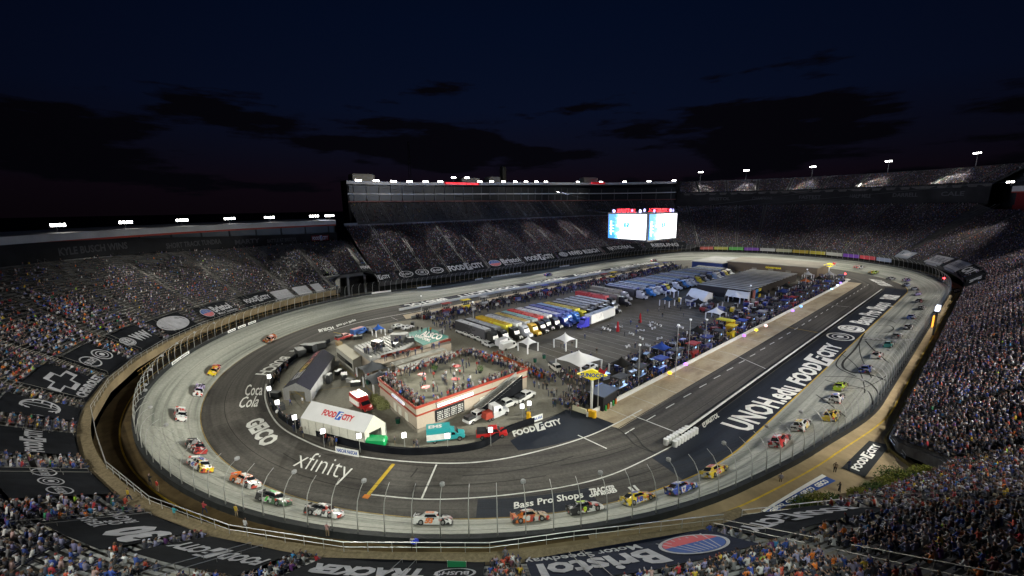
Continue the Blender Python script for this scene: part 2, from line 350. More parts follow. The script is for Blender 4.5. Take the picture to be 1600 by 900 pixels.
# tan concrete under the pit stalls
m_tan = surf_mat('pit_stall_concrete', (.42, .35, .25), (.47, .40, .29), (.30, .24, .17), .1, .3, .8, fine=.18)
def gstrip(name, pts, mat, z, kind='structure', parent=None):
    mb = MB(); n = len(pts)
    mb.add([(a[0], a[1], z) for a, b_ in pts]+[(b_[0], b_[1], z) for a, b_ in pts], [(i, i+1, n+i+1, n+i) for i in range(n-1)])
    o = mb.build(name, mat, parent)
    me = o.data; ul = me.uv_layers.new(name='UVMap')
    for lp in me.loops: co = me.vertices[lp.vertex_index].co; ul.data[lp.index].uv = (co.x, co.y)
    if kind: o['kind'] = kind
    return o
gstrip('pit_lane_strip', [((46.6, -105), (53.6, -103)), ((46.6, -60), (53.3, -60)), ((46.6, 0), (53, 0)), ((46.6, 60), (53, 60)), ((46.6, 108), (52.4, 108))], m_tan, .012)
gstrip('pit_lane_strip', [((-47.5, -95), (-54, -93)), ((-48, 0), (-54, 0)), ((-48, 105), (-54, 105))], m_tan, .012)
# darker painted pads
m_pad = surf_mat('painted_pad', (.019, .023, .034), (.025, .029, .042), (.012, .014, .022), .02, .4, .55, fine=.12)
strip('painted_pad', Q-18, Q+LS+12, lambda u: [(-8.2+1.6*(1-sm(u, 92, 112)), .012), (-.35, .012)], m_pad, 4)
strip('painted_pad', Q+LS+2*Q, PER-Q-4, lambda u: [(-9.2, .012), (-.35, .012)], m_pad, 4)
strip('painted_pad', 62, 79.5, lambda u: [(-4.0, .012), (-.35, .012)], m_pad, 2)
sheet('painted_pad', [G(*p)[:2] for p in [(797, 689), (884, 640), (930, 651), (962, 663), (920, 680), (870, 694), (838, 701), (810, 704)]], .016, m_pad)
# lines
def lineu(name, u0, u1, d, w, mat, z=.022, parent=None, step=3): return strip(name, u0, u1, lambda u: [(d-w/2, z), (d+w/2, z)], mat, step)
lineu('road_marking', Q-30, Q+LS+20, -.12, .22, yellow); lineu('road_marking', Q+LS+20, PER+Q-30, -.1, .14, M('worn_line', (.30, .22, .08), .8, var=.4, vs_=.5))
def seg(p, q, w, mat, z=.024, name='road_marking'):
    a, b_ = np.array(p[:2], float), np.array(q[:2], float); t = b_-a; t /= np.linalg.norm(t); n = np.array([-t[1], t[0]])*w/2
    o = MB().add([(*(a-n), z), (*(b_-n), z), (*(b_+n), z), (*(a+n), z)], [(0, 1, 2, 3)]).build(name, mat); o['kind'] = 'structure'; return o
def poly_line(P, w, mat, z=.024, name='road_marking'):
    P = [np.array(p[:2], float) for p in P]; n = len(P); vv = []
    for i, p in enumerate(P):
        t = P[min(i+1, n-1)]-P[max(0, i-1)]; t /= np.linalg.norm(t); q = np.array([-t[1], t[0]])*w/2; vv += [(*(p-q), z), (*(p+q), z)]
    o = MB().add(vv, [(2*i, 2*i+1, 2*i+3, 2*i+2) for i in range(n-1)]).build(name, mat); o['kind'] = 'structure'; return o
def smoothpx(P, z=0., k=8):
    P = np.array([G(*p, z)[:2] for p in P]); out_ = []
    for i in range(len(P)-1):
        p0, p1, p2, p3 = P[max(0, i-1)], P[i], P[i+1], P[min(len(P)-1, i+2)]
        for t in np.linspace(0, 1, k, endpoint=False):
            out_.append(.5*((2*p1)+(p2-p0)*t+(2*p0-5*p1+4*p2-p3)*t*t+(3*p1-p0-3*p2+p3)*t**3))
    out_.append(P[-1]); return out_
poly_line(smoothpx([(1063, 690), (1015, 715), (960, 740), (900, 757), (820, 770), (740, 778), (660, 780), (580, 773)]), .22, lineW)
poly_line(smoothpx([(1003, 640), (960, 663), (920, 681), (860, 700), (780, 718), (700, 724), (600, 718), (520, 705), (475, 688), (440, 668), (422, 645), (414, 620), (416, 600)]), .28, lineW)
seg(G(682, 726), G(659, 779), .28, lineW); seg(G(903, 680), G(948, 701), .25, lineW); seg(G(988, 649), G(1060, 677), .25, lineW)
seg(G(615, 725), G(573, 776), .62, yellow); seg(G(575, 773), G(570, 779), 1.0, M('orange_paint', (.6, .2, .04), .7), z=.03)
seg(G(1144, 553), G(1196, 576), .22, lineW); seg(G(1230, 511), G(1278, 520), .25, yellow); seg(G(1290, 476), G(1330, 480), .2, lineW)
seg(G(521, 519), G(553, 526), .25, yellow); poly_line(smoothpx([(513, 518), (560, 504), (610, 494), (700, 478)]), .3, lineW)
for y in np.arange(-104, 108, 7.4): seg((55.4+.2*math.sin(y*.03), y), (55.4, y+3.2), .22, lineW)
for y in np.arange(-98, 104, 8.6): seg((46.9, y), (53.2, y), .12, lineW); seg((-48.2, y), (-53.8, y), .12, lineW)
seg((53.4, -103), (53.0, 108), .16, M('seam_black', (.02, .02, .02), .8), z=.028)
for i, y in enumerate(np.arange(-84, 100, 3.6)):
    x0 = 9 if y > -84 else 14
    if 8 < y < 22 or 36 < y < 92: continue
    seg((x0, y), (x0+24, y+.6), .11, M('faded_line', (.30, .29, .27), .8), z=.016)
for p, q in (((445, 600), (500, 640)), ((520, 560), (590, 620)), ((560, 545), (640, 600)), ((980, 575), (900, 585)), ((430, 620), (570, 600))): seg(G(*p), G(*q), .2, M('worn_yellow', (.3, .22, .08), .8), z=.018)
# chequered start line across the concrete
mb_, mb2 = MB(), MB(); us_ = onroad(1346, 530, 0.)[0]
for a_ in range(20):
    for b__ in range(4):
        q4 = [pt(us_+b__*.5+e1, .2+a_*.6+e2, zs(us_, .2+a_*.6+e2)+.02) for e1, e2 in ((0, 0), (.5, 0), (.5, .6), (0, .6))]; (mb_ if (a_+b__) % 2 else mb2).add(q4, [(0, 1, 2, 3)])
mb_.build('road_marking', lineW)['kind'] = 'structure'; mb2.build('road_marking', M('check_black', (.03, .03, .03), .8))['kind'] = 'structure'
# dark joints and sealed cracks in the apron
for d_ in (-4.2, -11.5, -17.): lineu('road_marking', 0, PER, d_, .10, M('seam_black', (.02, .02, .02), .8), z=.008)
# tyre marks
m_rub = M('tyre_mark', (.03, .03, .028), .8)
def skid(P, w=.28):
    pts_ = []
    for x, y in P:
        u, d = onroad(x, y, 0.); pts_.append((u, d))
    us = [p[0] for p in pts_]; ds = [p[1] for p in pts_]; mb = MB(); vv = []
    W_ = []
    for i in range(len(us)-1):
        for t in np.linspace(0, 1, 6, endpoint=False):
            u = us[i]+(us[i+1]-us[i])*t; d = ds[i]+(ds[i+1]-ds[i])*t; W_.append((u, d))
    W_ = [tuple(np.mean([W_[min(max(0, i+k), len(W_)-1)] for k in (-4, -3, -2, -1, 0, 1, 2, 3, 4)], axis=0)) for i in range(len(W_))]
    C = [np.array(pt(u, d, max(0, zs(u, d)) if d > 0 else 0.)) for u, d in W_]
    for i, c in enumerate(C):
        t = C[min(i+1, len(C)-1)]-C[max(0, i-1)]; q = np.array([-t[1], t[0], 0]); q /= np.linalg.norm(q)+1e-6; sl = zs(*[W_[i][0], W_[i][1]+.1])-zs(*W_[i]) if W_[i][1] > 0 else 0
        nn = nrm(W_[i][0]); e_ = q*w/2; dz = (e_@nn)*sl*10
        vv += [tuple(c-e_+np.array([0, 0, .03-dz])), tuple(c+e_+np.array([0, 0, .03+dz]))]
    o = mb.add(vv, [(2*i, 2*i+1, 2*i+3, 2*i+2) for i in range(len(C)-1)]).build('tyre_marks', m_rub); o['kind'] = 'structure'
skid([(1352, 518), (1345, 530), (1341, 540), (1325, 558), (1313, 568), (1320, 580), (1340, 584), (1370, 586), (1390, 600)], .5)
skid([(1350, 530), (1362, 545), (1376, 556), (1395, 575)], .35); skid([(1325, 545), (1305, 565), (1306, 575), (1325, 583), (1345, 592)], .3)
skid([(1284, 589), (1310, 588), (1345, 590), (1370, 605), (1375, 625)], .3); skid([(1283, 592), (1315, 602), (1350, 605), (1365, 620), (1362, 640)], .25)
skid([(1368, 510), (1385, 507), (1398, 511), (1395, 518), (1375, 522), (1365, 518)], .3); skid([(1345, 530), (1370, 532), (1395, 533)], .4)
skid([(958, 668), (975, 676), (985, 690), (1000, 702), (1040, 712)], .25); skid([(980, 672), (998, 684), (1002, 700), (1030, 710)], .25)
skid([(1090, 545), (1200, 500)], .25)
skid([(1300, 545), (1330, 560), (1352, 590), (1350, 630)], .2); skid([(1290, 600), (1330, 612), (1372, 600), (1392, 580)], .2); skid([(1268, 612), (1310, 640), (1330, 660)], .22); skid([(1345, 528), (1340, 545), (1352, 575), (1368, 600)], .2); skid([(1372, 497), (1392, 500), (1404, 508)], .2)
skid([(640, 748), (648, 740), (655, 728)], .22); skid([(700, 745), (820, 735), (930, 700)], .18); skid([(620, 760), (760, 755), (900, 735)], .16); skid([(860, 730), (940, 715), (1010, 690)], .2); skid([(430, 700), (520, 745), (600, 752)], .16)

# kerb walls of the infield: black padded wall round the near end
def wallpath(P, h, t, mats, name, label, cat, z0=0., closed=False):
    P = [np.array(p[:2], float) for p in P]; n = len(P); A, B = [], []
    for i, p in enumerate(P):
        tt = P[min(i+1, n-1)]-P[max(0, i-1)]; tt /= np.linalg.norm(tt)+1e-9; q = np.array([-tt[1], tt[0]])*t/2; A.append(p-q); B.append(p+q)
    mb = MB()
    for i in range(n-1):
        mb.add([(*A[i], z0), (*A[i+1], z0), (*B[i+1], z0), (*B[i], z0), (*A[i], z0+h), (*A[i+1], z0+h), (*B[i+1], z0+h), (*B[i], z0+h)], [(0, 1, 5, 4), (2, 3, 7, 6)]); mb.add([(*A[i], z0+h), (*A[i+1], z0+h), (*B[i+1], z0+h), (*B[i], z0+h)], [(0, 1, 2, 3)], 1)
    mb.add([(*A[0], z0), (*B[0], z0), (*B[0], z0+h), (*A[0], z0+h)], [(0, 1, 2, 3)]); mb.add([(*A[-1], z0), (*B[-1], z0), (*B[-1], z0+h), (*A[-1], z0+h)], [(0, 1, 2, 3)])
    return tag(mb.build(name, mats), label, cat)
wallpath(smoothpx(INW[2:-2]), 1.15, .5, [black, black], 'infield_wall', 'black padded wall curving round the near end of the infield', 'wall')
wallpath([(46.6, -104), (46.6, 108)], .9, .3, [M('white_wall', (.6, .6, .6), .6, var=.1), lineW], 'pit_wall', 'low white pit wall between the crews and the tan pit stalls', 'wall')
wallpath([(62.9, -98), (62.9, 90)], 1.0, .45, [black, lineW], 'pit_road_wall', 'long low wall with white top between pit road and dark painted pad', 'wall')
wallpath([(-61.3, -91), (-61.3, 84)], 1.0, .45, [M('off_white_wall', (.55, .55, .55), .7, var=.15), lineW], 'pit_road_wall', 'long white wall along the far pit road below the backstretch', 'wall')
wallpath([(-47.2, -93), (-47.2, 103)], .9, .3, [M('white_wall'), lineW], 'pit_wall', 'low white pit wall behind the far pit crews', 'wall')

# ------------------------------------------------------------ lettering painted on the asphalt
PM = [paintpit, m_pad, M('red_paint', (.45, .04, .05), .7), M('blue_paint', (.03, .06, .3), .7)]
def painted(art, fmap, label, mats=PM):
    o = place(art, fmap, 'painted_lettering', mats, None, None, .008); o['kind'] = 'structure'; o['label'] = label; return o
Zp = .03
painted(a_text('GEICO', bold=.05), m_aff((383, 661), (411, 699), (407, 651), Zp), 'white painted word on the near asphalt apron')
painted(a_text('xfinity', bold=-.012, shear=.0), m_aff((457, 728), (543, 751), (475, 702), Zp), 'white painted word in thin slanted letters')
painted(a_text('Coca', bold=.01, shear=.4), m_aff((383, 618), (410, 617), (384, 601), Zp), 'white painted script')
painted(a_text('Cola', bold=.01, shear=.4), m_aff((373, 637), (403, 635), (377, 620), Zp), 'white painted script')
painted(a_text('BUSCH', bold=.03), m_aff((441, 557), (399, 585), (457, 558), Zp), 'white painted word')
painted(a_row([a_text('MOTOR', bold=.05)], .3), m_aff((452, 549), (492, 535), (461, 549), Zp), 'white painted word')
painted(a_text('BUSCH', bold=.04), m_aff((497, 515), (520, 510), (499, 519), Zp), 'white painted word')
painted(a_text('Bass Pro Shops', bold=.02), m_aff((525, 508), (555, 499), (527, 511), Zp), 'white painted words')
painted(a_text('@BRISTOL', bold=.04, cond=1.), m_aff((1098, 667), (1124, 651), (1096, 660), Zp), 'small white painted word beside the pit road wall')
painted(a_text('UNOH.edu', bold=.03, cond=1.), m_aff((1168, 675), (1252, 608), (1126, 662), Zp), 'large white painted word on the dark pad')
painted(a_foodcity(), m_aff((1256, 603), (1316, 541), (1229, 594), Zp), 'large white painted grocery words on the dark pad')
painted(a_text('Bass Pro Shops', bold=.03), m_aff((1356, 508), (1392, 474), (1327, 503), Zp), 'large white painted words on the dark pad')
for c, rx, k in (((1313, 526), 22, 'badge'), ((1330, 513.5), 21, 'full')):
    O = G(*c, Zp); it, w = a_oval(k); place((it, w), lambda x, y, h: tuple(O+np.array([-(y-.5)*5.6, (x-.5)*9.5, h])), 'painted_lettering', PM, None, None, .008)['kind'] = 'structure'
O = G(1388, 464, Zp)
place(a_row([a_text('TRACKER', bold=.06)]), lambda x, y, h: tuple(O+np.array([2.8-y*4.5, (x-.5)*13, h])), 'painted_lettering', PM, None, None, .008)['kind'] = 'structure'
O = G(1390, 443, Zp)
place(a_row([a_text('VELOCITY', bold=.06)]), lambda x, y, h: tuple(O+np.array([2.8-y*4.5-(x*8), (x-.5)*20, h])), 'painted_lettering', PM, None, None, .008)['kind'] = 'structure'
painted(a_text('Bass Pro Shops', bold=.02), m_aff((803, 795), (912, 777), (803, 785), Zp), 'white painted words on the dark band at the near turn')
painted(a_text('TRACKER', bold=.05), m_aff((922, 772), (963, 765), (920, 764.5), Zp), 'white painted word on the dark band')
painted(a_text('OFF ROAD', bold=.07), m_aff((921, 777), (965, 768.5), (920, 773.5), Zp), 'small white painted word')
seg(G(983, 761), G(992, 770), .5, lineW); seg(G(990, 758.5), G(998, 767), .4, lineW)
painted(a_foodcity(), m_aff((803, 682), (879, 661), (800, 674), Zp), 'white painted grocery words at the pit entry')
O = G(1233, 434, Zp); place(a_text('FORD', bold=.05), lambda x, y, h: tuple(G(1310, 437, Zp)+np.array([-y*7+4, x*14-7, h])), 'painted_lettering', PM, None, None, .008)['kind'] = 'structure'
def up_track(art, u0, u1, d0, hgt, label, z=Zp):
    place(art, lambda x, y, h: tuple(np.array(pt(u0+(u1-u0)*x, d0+hgt*y, z+h))), 'painted_lettering', PM, None, None, .008)['kind'] = 'structure'
for a, b_, c in ((498, 520, a_text('BRISTOL', bold=.04)), (524, 548, a_text('GEICO', bold=.04)), (556, 585, a_text('xfinity', bold=.03)), (592, 622, a_text('UNOH.edu', bold=.04)), (630, 668, a_foodcity()), (674, 694, a_text('BRISTOL', bold=.04))):
    up_track(c, a, b_, -1.8, -5.0, '')

# ------------------------------------------------------------ outer wall, catch fence, service walkway
def fb(u):  # foot of the catch fence
    w, z = wz(u); return w+.35, z
strip('race_wall', 0, PER, lambda u: [(fb(u)[0]-.35, fb(u)[1]), (fb(u)[0]-.35, fb(u)[1]+.8), (fb(u)[0]+.35, fb(u)[1]+.8), (fb(u)[0]+.35, fb(u)[1]-.2)], M('wall_black', (.022, .024, .026), .6, var=.3, vs_=.8), 3, kind=None)
tag(bpy.data.objects['race_wall'], 'black padded concrete wall running all round the outside of the banked track', 'wall')
fence = thing('catch_fence', 'tall steel catch fence with curved posts all round the outside wall', 'fence')
def post_pts(u):
    d, z = fb(u); z += .8
    return [pt(u, d, z), pt(u, d-.1, z+2.2), pt(u, d-.45, z+3.6), pt(u, d-1.2, z+4.5), pt(u, d-2.2, z+4.95)]
allposts = [PER*i/288 for i in range(288)]
def dcam(u): return np.linalg.norm(np.array(pt(u, 10, 5))-CAM)
allposts.sort(key=dcam)
mpost = M('fence_post_steel', (.40, .40, .39), .5, .3)
for u in allposts[:100]: MB().tube(post_pts(u), [.065, .06, .05, .04, .03], 5).build('fence_post', mpost, fence, smooth=True)
mb = MB()
for u in allposts[100:]: mb.tube(post_pts(u), [.08, .07, .06, .05, .04], 3)
mb.build('fence_post', mpost, fence)['kind'] = 'stuff'
cab = MB()
for k in range(6):
    f = (k+.5)/6
    def cp(u):
        P = [np.array(p) for p in post_pts(u)]; s = f*4; i = min(3, int(s)); return P[i]+(P[i+1]-P[i])*(s-i)
    us = np.arange(0, PER+3, 3.); ring_ = [cp(u) for u in us]; vv = []
    for p in ring_: vv += [tuple(p+np.array([0, 0, .012])), tuple(p-np.array([0, 0, .012]))]
    cab.add(vv, [(2*i, 2*i+1, 2*i+3, 2*i+2) for i in range(len(ring_)-1)])
cab.build('fence_cables', dark, fence)
for i_, u in enumerate(sorted(allposts[:100])[::3]):
    p_ = post_pts(u)[-1]; MB().lathe((p_[0], p_[1], p_[2]-.25), [(.12, 0), (.3, .12), (.3, .38), (.12, .5)], 8).build('post_speaker', M('speaker_grey', (.30, .30, .31), .6), fence)
net = strip('fence_mesh', 0, PER, lambda u: [(fb(u)[0]-.02, fb(u)[1]+.8), (fb(u)[0]-.12, fb(u)[1]+3.2), (fb(u)[0]-.47, fb(u)[1]+4.6), (fb(u)[0]-1.2, fb(u)[1]+5.5)], M('chain_link', (.06, .06, .06), .6, alpha=.08), 3, kind=None, parent=fence)
# yellow ad plates on the near wall face, white panels
def walkz(u): return fb(u)[1]-.15
def front(u):
    "foot of the lowest seat row (d, z), by stand"
    u = u % PER
    if u > 697: 
        return (22.5, 12.6) if u < 712 else (15.8, 7.9)
    if u < 88: return 15.8, 7.9
    if u < 112: return 15.8+(24.3-15.8)*(u-88)/24, 7.9
    if u < 352:
        k = sm(u, 111, 123); return 24.3+((17.5 if u < 300 else 17.5-2.2*(u-300)/52)-24.3)*k, 7.9+(4.6+(9.5-4.6)*sm(u, 260, 345)-7.9)*k
    if u < 462: return 15., 9.8
    return 15., 8.
def back(u):
    u = u % PER
    if u > 697 or u < 112: return 46., 26.+3*sm(u, 720, 780)*(1 if u > 697 else 1)
    if u < 352: k = sm(u, 111, 150); return 46+10.*k, 26+9.4*k
    if u < 462: return 54., 38.5
    return 51., 32.2
strip('service_walkway', -104, 74, lambda u: [(fb(u)[0]+.35, walkz(u)), (14.3, walkz(u)-.1)], M('walkway_dim', (.085, .06, .03), .9, var=.4, vs_=.3), 3)  # darker copy of the walkway concrete, dim orange light put into its colour
strip('service_walkway', 74, 112, lambda u: [(fb(u)[0]+.35, walkz(u)), (14.3+(sm(u, 84, 112))*10, walkz(u)-.1)], tanconc, 3)
strip('service_walkway', 112, 352, lambda u: [(fb(u)[0]+.35, walkz(u)), (front(u)[0]+1, walkz(u)-.1)], tanconc, 3)
strip('service_walkway', 352, 708, lambda u: [(fb(u)[0]+.35, walkz(u)), (15.2, walkz(u)-.1)], M('far_walkway', (.15, .115, .06), .9, var=.3, vs_=.5), 4)
lineu2 = lambda u0, u1, off: strip('road_marking', u0, u1, lambda u: [(fb(u)[0]+off, walkz(u)+.012), (fb(u)[0]+off+.22, walkz(u)+.012)], yellow, 2)
lineu2(-60, 350, 1.9)

# ------------------------------------------------------------ grandstands
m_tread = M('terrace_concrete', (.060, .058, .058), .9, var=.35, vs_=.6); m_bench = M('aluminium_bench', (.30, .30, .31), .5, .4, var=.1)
def rows_of(u): (d0, z0), (d1, z1) = front(u), back(u); return d0, z0, d1, z1
def stand(name, u0, u1, label, nrow, fr=front, bk=back, parent=None, benches=True, step=4.):
    root = thing(name, label, 'grandstand')
    def prof(u):
        (d0, z0), (d1, z1) = fr(u), bk(u); P = [(d0-.25, z0-1.6), (d0-.25, z0)]
        for k in range(nrow):
            a = d0+(d1-d0)*k/nrow; b_ = d0+(d1-d0)*(k+1)/nrow; za = z0+(z1-z0)*k/nrow; zb = z0+(z1-z0)*(k+1)/nrow
            P += [(a, za), (b_, za)]
            if k == nrow-1: P.append((b_, zb))
        return P
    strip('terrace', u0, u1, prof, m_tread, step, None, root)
    if benches:
        n = max(2, int(abs(u1-u0)/step)+1); us = np.linspace(u0, u1, n); mb = MB()
        for k in range(nrow):
            base = len(mb.v)
            for u in us:
                (d0, z0), (d1, z1) = fr(u), bk(u); d = d0+(d1-d0)*(k+.62)/nrow; z = z0+(z1-z0)*k/nrow+.43
                mb.v += [pt(u, d-.14, z), pt(u, d+.14, z)]
            for i in range(n-1):
                mb.f.append((base+2*i, base+2*i+1, base+2*i+3, base+2*i+2)); mb.m.append(0)
        mb.build('bench_rows', m_bench, root)['kind'] = 'stuff'
    return root
nfr = lambda u: front(min(u, 111.9)); nbk = lambda u: back(min(u, 111.9))
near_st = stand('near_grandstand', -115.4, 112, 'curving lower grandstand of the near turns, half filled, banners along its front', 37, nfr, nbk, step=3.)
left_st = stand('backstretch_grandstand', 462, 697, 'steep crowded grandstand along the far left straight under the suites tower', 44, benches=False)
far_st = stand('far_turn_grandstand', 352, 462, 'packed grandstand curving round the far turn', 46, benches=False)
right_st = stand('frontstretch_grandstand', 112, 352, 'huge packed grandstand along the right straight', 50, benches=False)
up1f, up1b = (lambda u: (53.2, 34.0)), (lambda u: (64.5, 44.2))
upper_st = stand('upper_grandstand', 462, 690, 'dark upper deck below the suites tower on the left straight', 12, up1f, up1b)
f2f, f2b = (lambda u: (54.5, 49.6)), (lambda u: (72., 59.2))
deck_st = stand('upper_deck_grandstand', 350, 460, 'upper deck of spectators high above the far turn', 18, f2f, f2b)
# aisle stairs with bright hand rails
def lerp_st(u, t, fr, bk): (d0, z0), (d1, z1) = fr(u), bk(u); return d0+(d1-d0)*t, z0+(z1-z0)*t
AIS = {}
def aisles(root, us, fr, bk, key, hgt=.95, t0=.0, off=.55, r=.05, mat=None):
    AIS[key] = us
    for u in us:
        mb = MB()
        for o_ in (-off, off):
            P = []
            for t in np.linspace(t0, 1, 14):
                d, z = lerp_st(u, t, fr, bk); P.append(pt(u+o_, d, z+hgt))
            segs = [(0, 4), (5, 9), (10, 13)]
            for a, b_ in segs: mb.tube(P[a:b_+1], r, 4, cap=False)
            for p in P: mb.tube([p, (p[0], p[1], p[2]-hgt)], r*.8, 4, cap=False)
        mb.build('handrail', mat or steel, root)
        mb = MB(); n = 37 if key != 'up' else 12
        for k in range(n*2):
            t = (k+.5)/(2*n); d, z = lerp_st(u, t, fr, bk); d2 = lerp_st(u, min(1, (k+1)/(2*n)), fr, bk)[0]
            a = pt(u-.5, d-.2, z); b_ = pt(u+.5, d-.2, z); c = pt(u+.5, d+.25, z); e_ = pt(u-.5, d+.25, z); mb.add([(q[0], q[1], z+.06) for q in (a, b_, c, e_)], [(0, 1, 2, 3)])
        mb.build('aisle_stair', M('stair_concrete', (.24, .22, .19), .9), root)
AIS['near'] = []
aisles(near_st, [-112, -98, -84, -70, -57, -44, -31, -18, -6, 6, 19, 32, 45, 58, 71, 84, 97], front, back, 'near', r=.035, mat=M('aisle_rail_dull', (.16, .155, .15), .5, .4))
aisles(left_st, list(np.arange(470, 696, 12.6)), front, back, 'left')
aisles(far_st, list(np.arange(358, 460, 11)), front, back, 'far')
aisles(right_st, list(np.arange(130, 350, 14)), front, back, 'right', r=.025, mat=M('aisle_rail_dark', (.09, .09, .09), .6))
aisles(upper_st, list(np.arange(470, 688, 12.6)), up1f, up1b, 'up', t0=0)
aisles(deck_st, list(np.arange(356, 458, 12)), f2f, f2b, 'deck')
# the long bright stair between far turn and right straight
mb = MB()
for u in (350.4, 351.6):
    mb.tube([pt(u, *lerp_st(349, t, front, back)) for t in np.linspace(0, 1.12, 10)], .09, 4)
tag(mb.build('stair_railing', steel), 'long pale stair railing dividing the far turn stand from the right stand', 'railing')
# parapets with rails
def rail(name, label, P, h=1.1, r=.045, sp=2.2, parent=None, mat=steel, mid=True, panel=None):
    root = thing(name, label, 'railing') if parent is None else parent; mb = MB()
    P = [np.array(p, float) for p in P]; up = np.array([0, 0, h])
    mb.tube([p+up for p in P], r, 5); 
    if mid: mb.tube([p+up*.5 for p in P], r*.7, 4)
    for i in range(len(P)-1):
        L = np.linalg.norm(P[i+1]-P[i]); n = max(1, int(L/sp))
        for k in range(n): p = P[i]+(P[i+1]-P[i])*k/n; mb.tube([p, p+up], r*.8, 4, cap=False)
    mb.build('rail', mat, root)
    if panel:
        for i in range(len(P)-1):
            a, b_ = P[i], P[i+1]; MB().add([tuple(a-np.array([0, 0, panel])), tuple(b_-np.array([0, 0, panel])), tuple(b_), tuple(a)], [(0, 1, 2, 3)]).build('parapet_panel', M('parapet_tan', (.20, .155, .095), .9, var=.25, vs_=.3), root)
    return root
def corner(x, y, z): return G(x, y, z)
PR = [pt(u, 14.2, 7.9) for u in (-98, -86, -74, -62, -50, -38, -26, -14, -2)]+[corner(*p, 9.0)-np.array([0, 0, 1.1]) for p in ((150, 676), (165, 721), (232, 775), (357, 820), (536, 847), (765, 848), (897, 830), (1131, 804))]
rail('concourse_rail', 'steel rail on tan parapet along the front of the near stand', PR, panel=1.9)
PR2 = [corner(1160, 797, 9.)-np.array([0, 0, 1.1]), corner(1473, 762, 9.)-np.array([0, 0, 1.1]), corner(1484, 742, 9.2)-np.array([0, 0, 1.1])]
rail('concourse_rail', 'steel rail on the parapet at the lower right, behind the shrubs', PR2, panel=2.4)
# concourse between parapet and first row
strip('stand_concourse', -98, 88, lambda u: [(14.0, 7.86), (16.0, 7.86)], M('concourse_floor', (.15, .12, .075), .9, var=.3), 3)
rail('stand_front_rail', 'rail along the foot of the right stand', [pt(u, front(u)[0]-.6, walkz(u)) for u in np.arange(118, 300, 6)], r=.04)
strip('stand_kerb', 116, 300, lambda u: [(front(u)[0]-1.2, walkz(u)-.1), (front(u)[0]-1.2, walkz(u)+.45), (front(u)[0]-.9, walkz(u)+.45), (front(u)[0]-.9, walkz(u)-.1)], M('yellow_black_kerb', (.10, .075, .02), .8, var=.4), 4)
rail('far_fence_rail', 'orange lit rail in front of the far left stand', [pt(u, 13.8, walkz(u)) for u in np.arange(468, 690, 6)], h=1.6, r=.06, sp=1.6, mat=M('rail_tan', (.38, .26, .10), .7))
rail('left_fence_rail', 'rail and posts in front of the left stand', [pt(u, 13.0, walkz(u)) for u in np.arange(714, 790, 5)], h=1.8, r=.05, sp=1.8, mat=M('rail_tan'))

# suites, towers, roofs
m_fascia = M('roof_fascia_white', (.42, .42, .42), .7, var=.15, vs_=.15); m_dkwall = M('suite_wall_dark', (.016, .016, .018), .85, spec=.1, var=.4, vs_=.1)
m_glassb = M('suite_glass', (.012, .016, .020), .4, spec=.3); m_redd = M('dull_red_wall', (.12, .012, .014), .8, var=.3)
def building(name, label, pieces):
    root = thing(name, label, 'building')
    for nm, u0, u1, prof, m in pieces:
        strip(nm, u0, u1, prof, m, 5, None, root)
    return root
sb = lambda u: 24.8+4.0*sm(u, 706, 775)
b1 = building('suite_building', 'long low suites building with a white roof edge above the left stand', [
    ('banner_wall', 702, 800, lambda u: [(46.4, sb(u)), (46.4, sb(u)+5.2), (48.0, sb(u)+5.2)], m_dkwall),
    ('window_band', 702, 800, lambda u: [(48, sb(u)+5.2), (47.9, 33.3), (46.8, 33.3)], m_glassb),
    ('red_trim', 702, 800, lambda u: [(46.75, 33.28), (46.7, 33.6), (46.7, 33.9)], red),
    ('roof', 702, 800, lambda u: [(46.6, 33.9), (46.6, 35.9), (60, 36.6), (60, 20)], m_fascia)])
for u in np.arange(704, 796, 6.5):
    MB().box((0, 0, 0), (.5, .3, 3.6), base=True).build('mullion', m_dkwall, b1, pt(u, 47.85, 29.9), math.atan2(tang(u)[1], tang(u)[0]))
a, b_ = pt(702, 46.6, 20), pt(702, 60, 20)
MB().add([a, b_, (b_[0], b_[1], 36.5), (a[0], a[1], 35.9)], [(0, 1, 2, 3)]).build('end_wall', m_dkwall, b1)
rz_ = lambda u: 54.2+max(0, (658-u))*.024
def slab(z0f, z1f, d0, d1): return lambda u: [(d0, z0f(u)), (d0, z1f(u)), (d1, z1f(u)), (d1, z0f(u))]
bt = [('back_wall', 462, 692, lambda u: [(66, 30), (66, rz_(u))], m_dkwall)]
for i, f0 in enumerate((0., 4.0, 9.2)):
    hh = lambda u, q=f0: 44.6+q*(rz_(u)-44.6)/9.6
    th = .6 if i < 2 else 1.7
    bt.append(('floor_slab', 462, 692, (lambda hh, th: (lambda u: [(66, hh(u)), (58.2, hh(u)), (58.2, hh(u)+th), (66, hh(u)+th)]))(hh, th), M('tower_fascia', (.62, .62, .64), .8, var=.2, vs_=.1) if i else M('slab_dull', (.22, .10, .09), .7)))
    if i < 2: bt.append(('window_band', 462, 692, (lambda hh, th: (lambda u: [(60.2, hh(u)+th), (59.9, hh(u)+4.8)]))(hh, th), m_glassb))
tower = building('suites_tower', 'three level suites tower with white floor edges along the left straight', bt)
for u in np.arange(464, 692, 7):
    x = math.atan2(tang(u)[1], tang(u)[0]); MB().box((0, 0, 0), (.35, .6, 9.2), base=True).build('column', M('column_grey', (.16, .16, .17), .7), tower, pt(u, 60.0, 44.8), x)
for uu in (462, 692):
    a, b_ = pt(uu, 58.3, 28), pt(uu, 67, 28); zt = rz_(uu)+1.5
    MB().prism([a[:2], b_[:2], pt(uu-1, 67)[:2], pt(uu-1, 58.3)[:2]], 28, zt).build('end_wall', m_dkwall, tower)
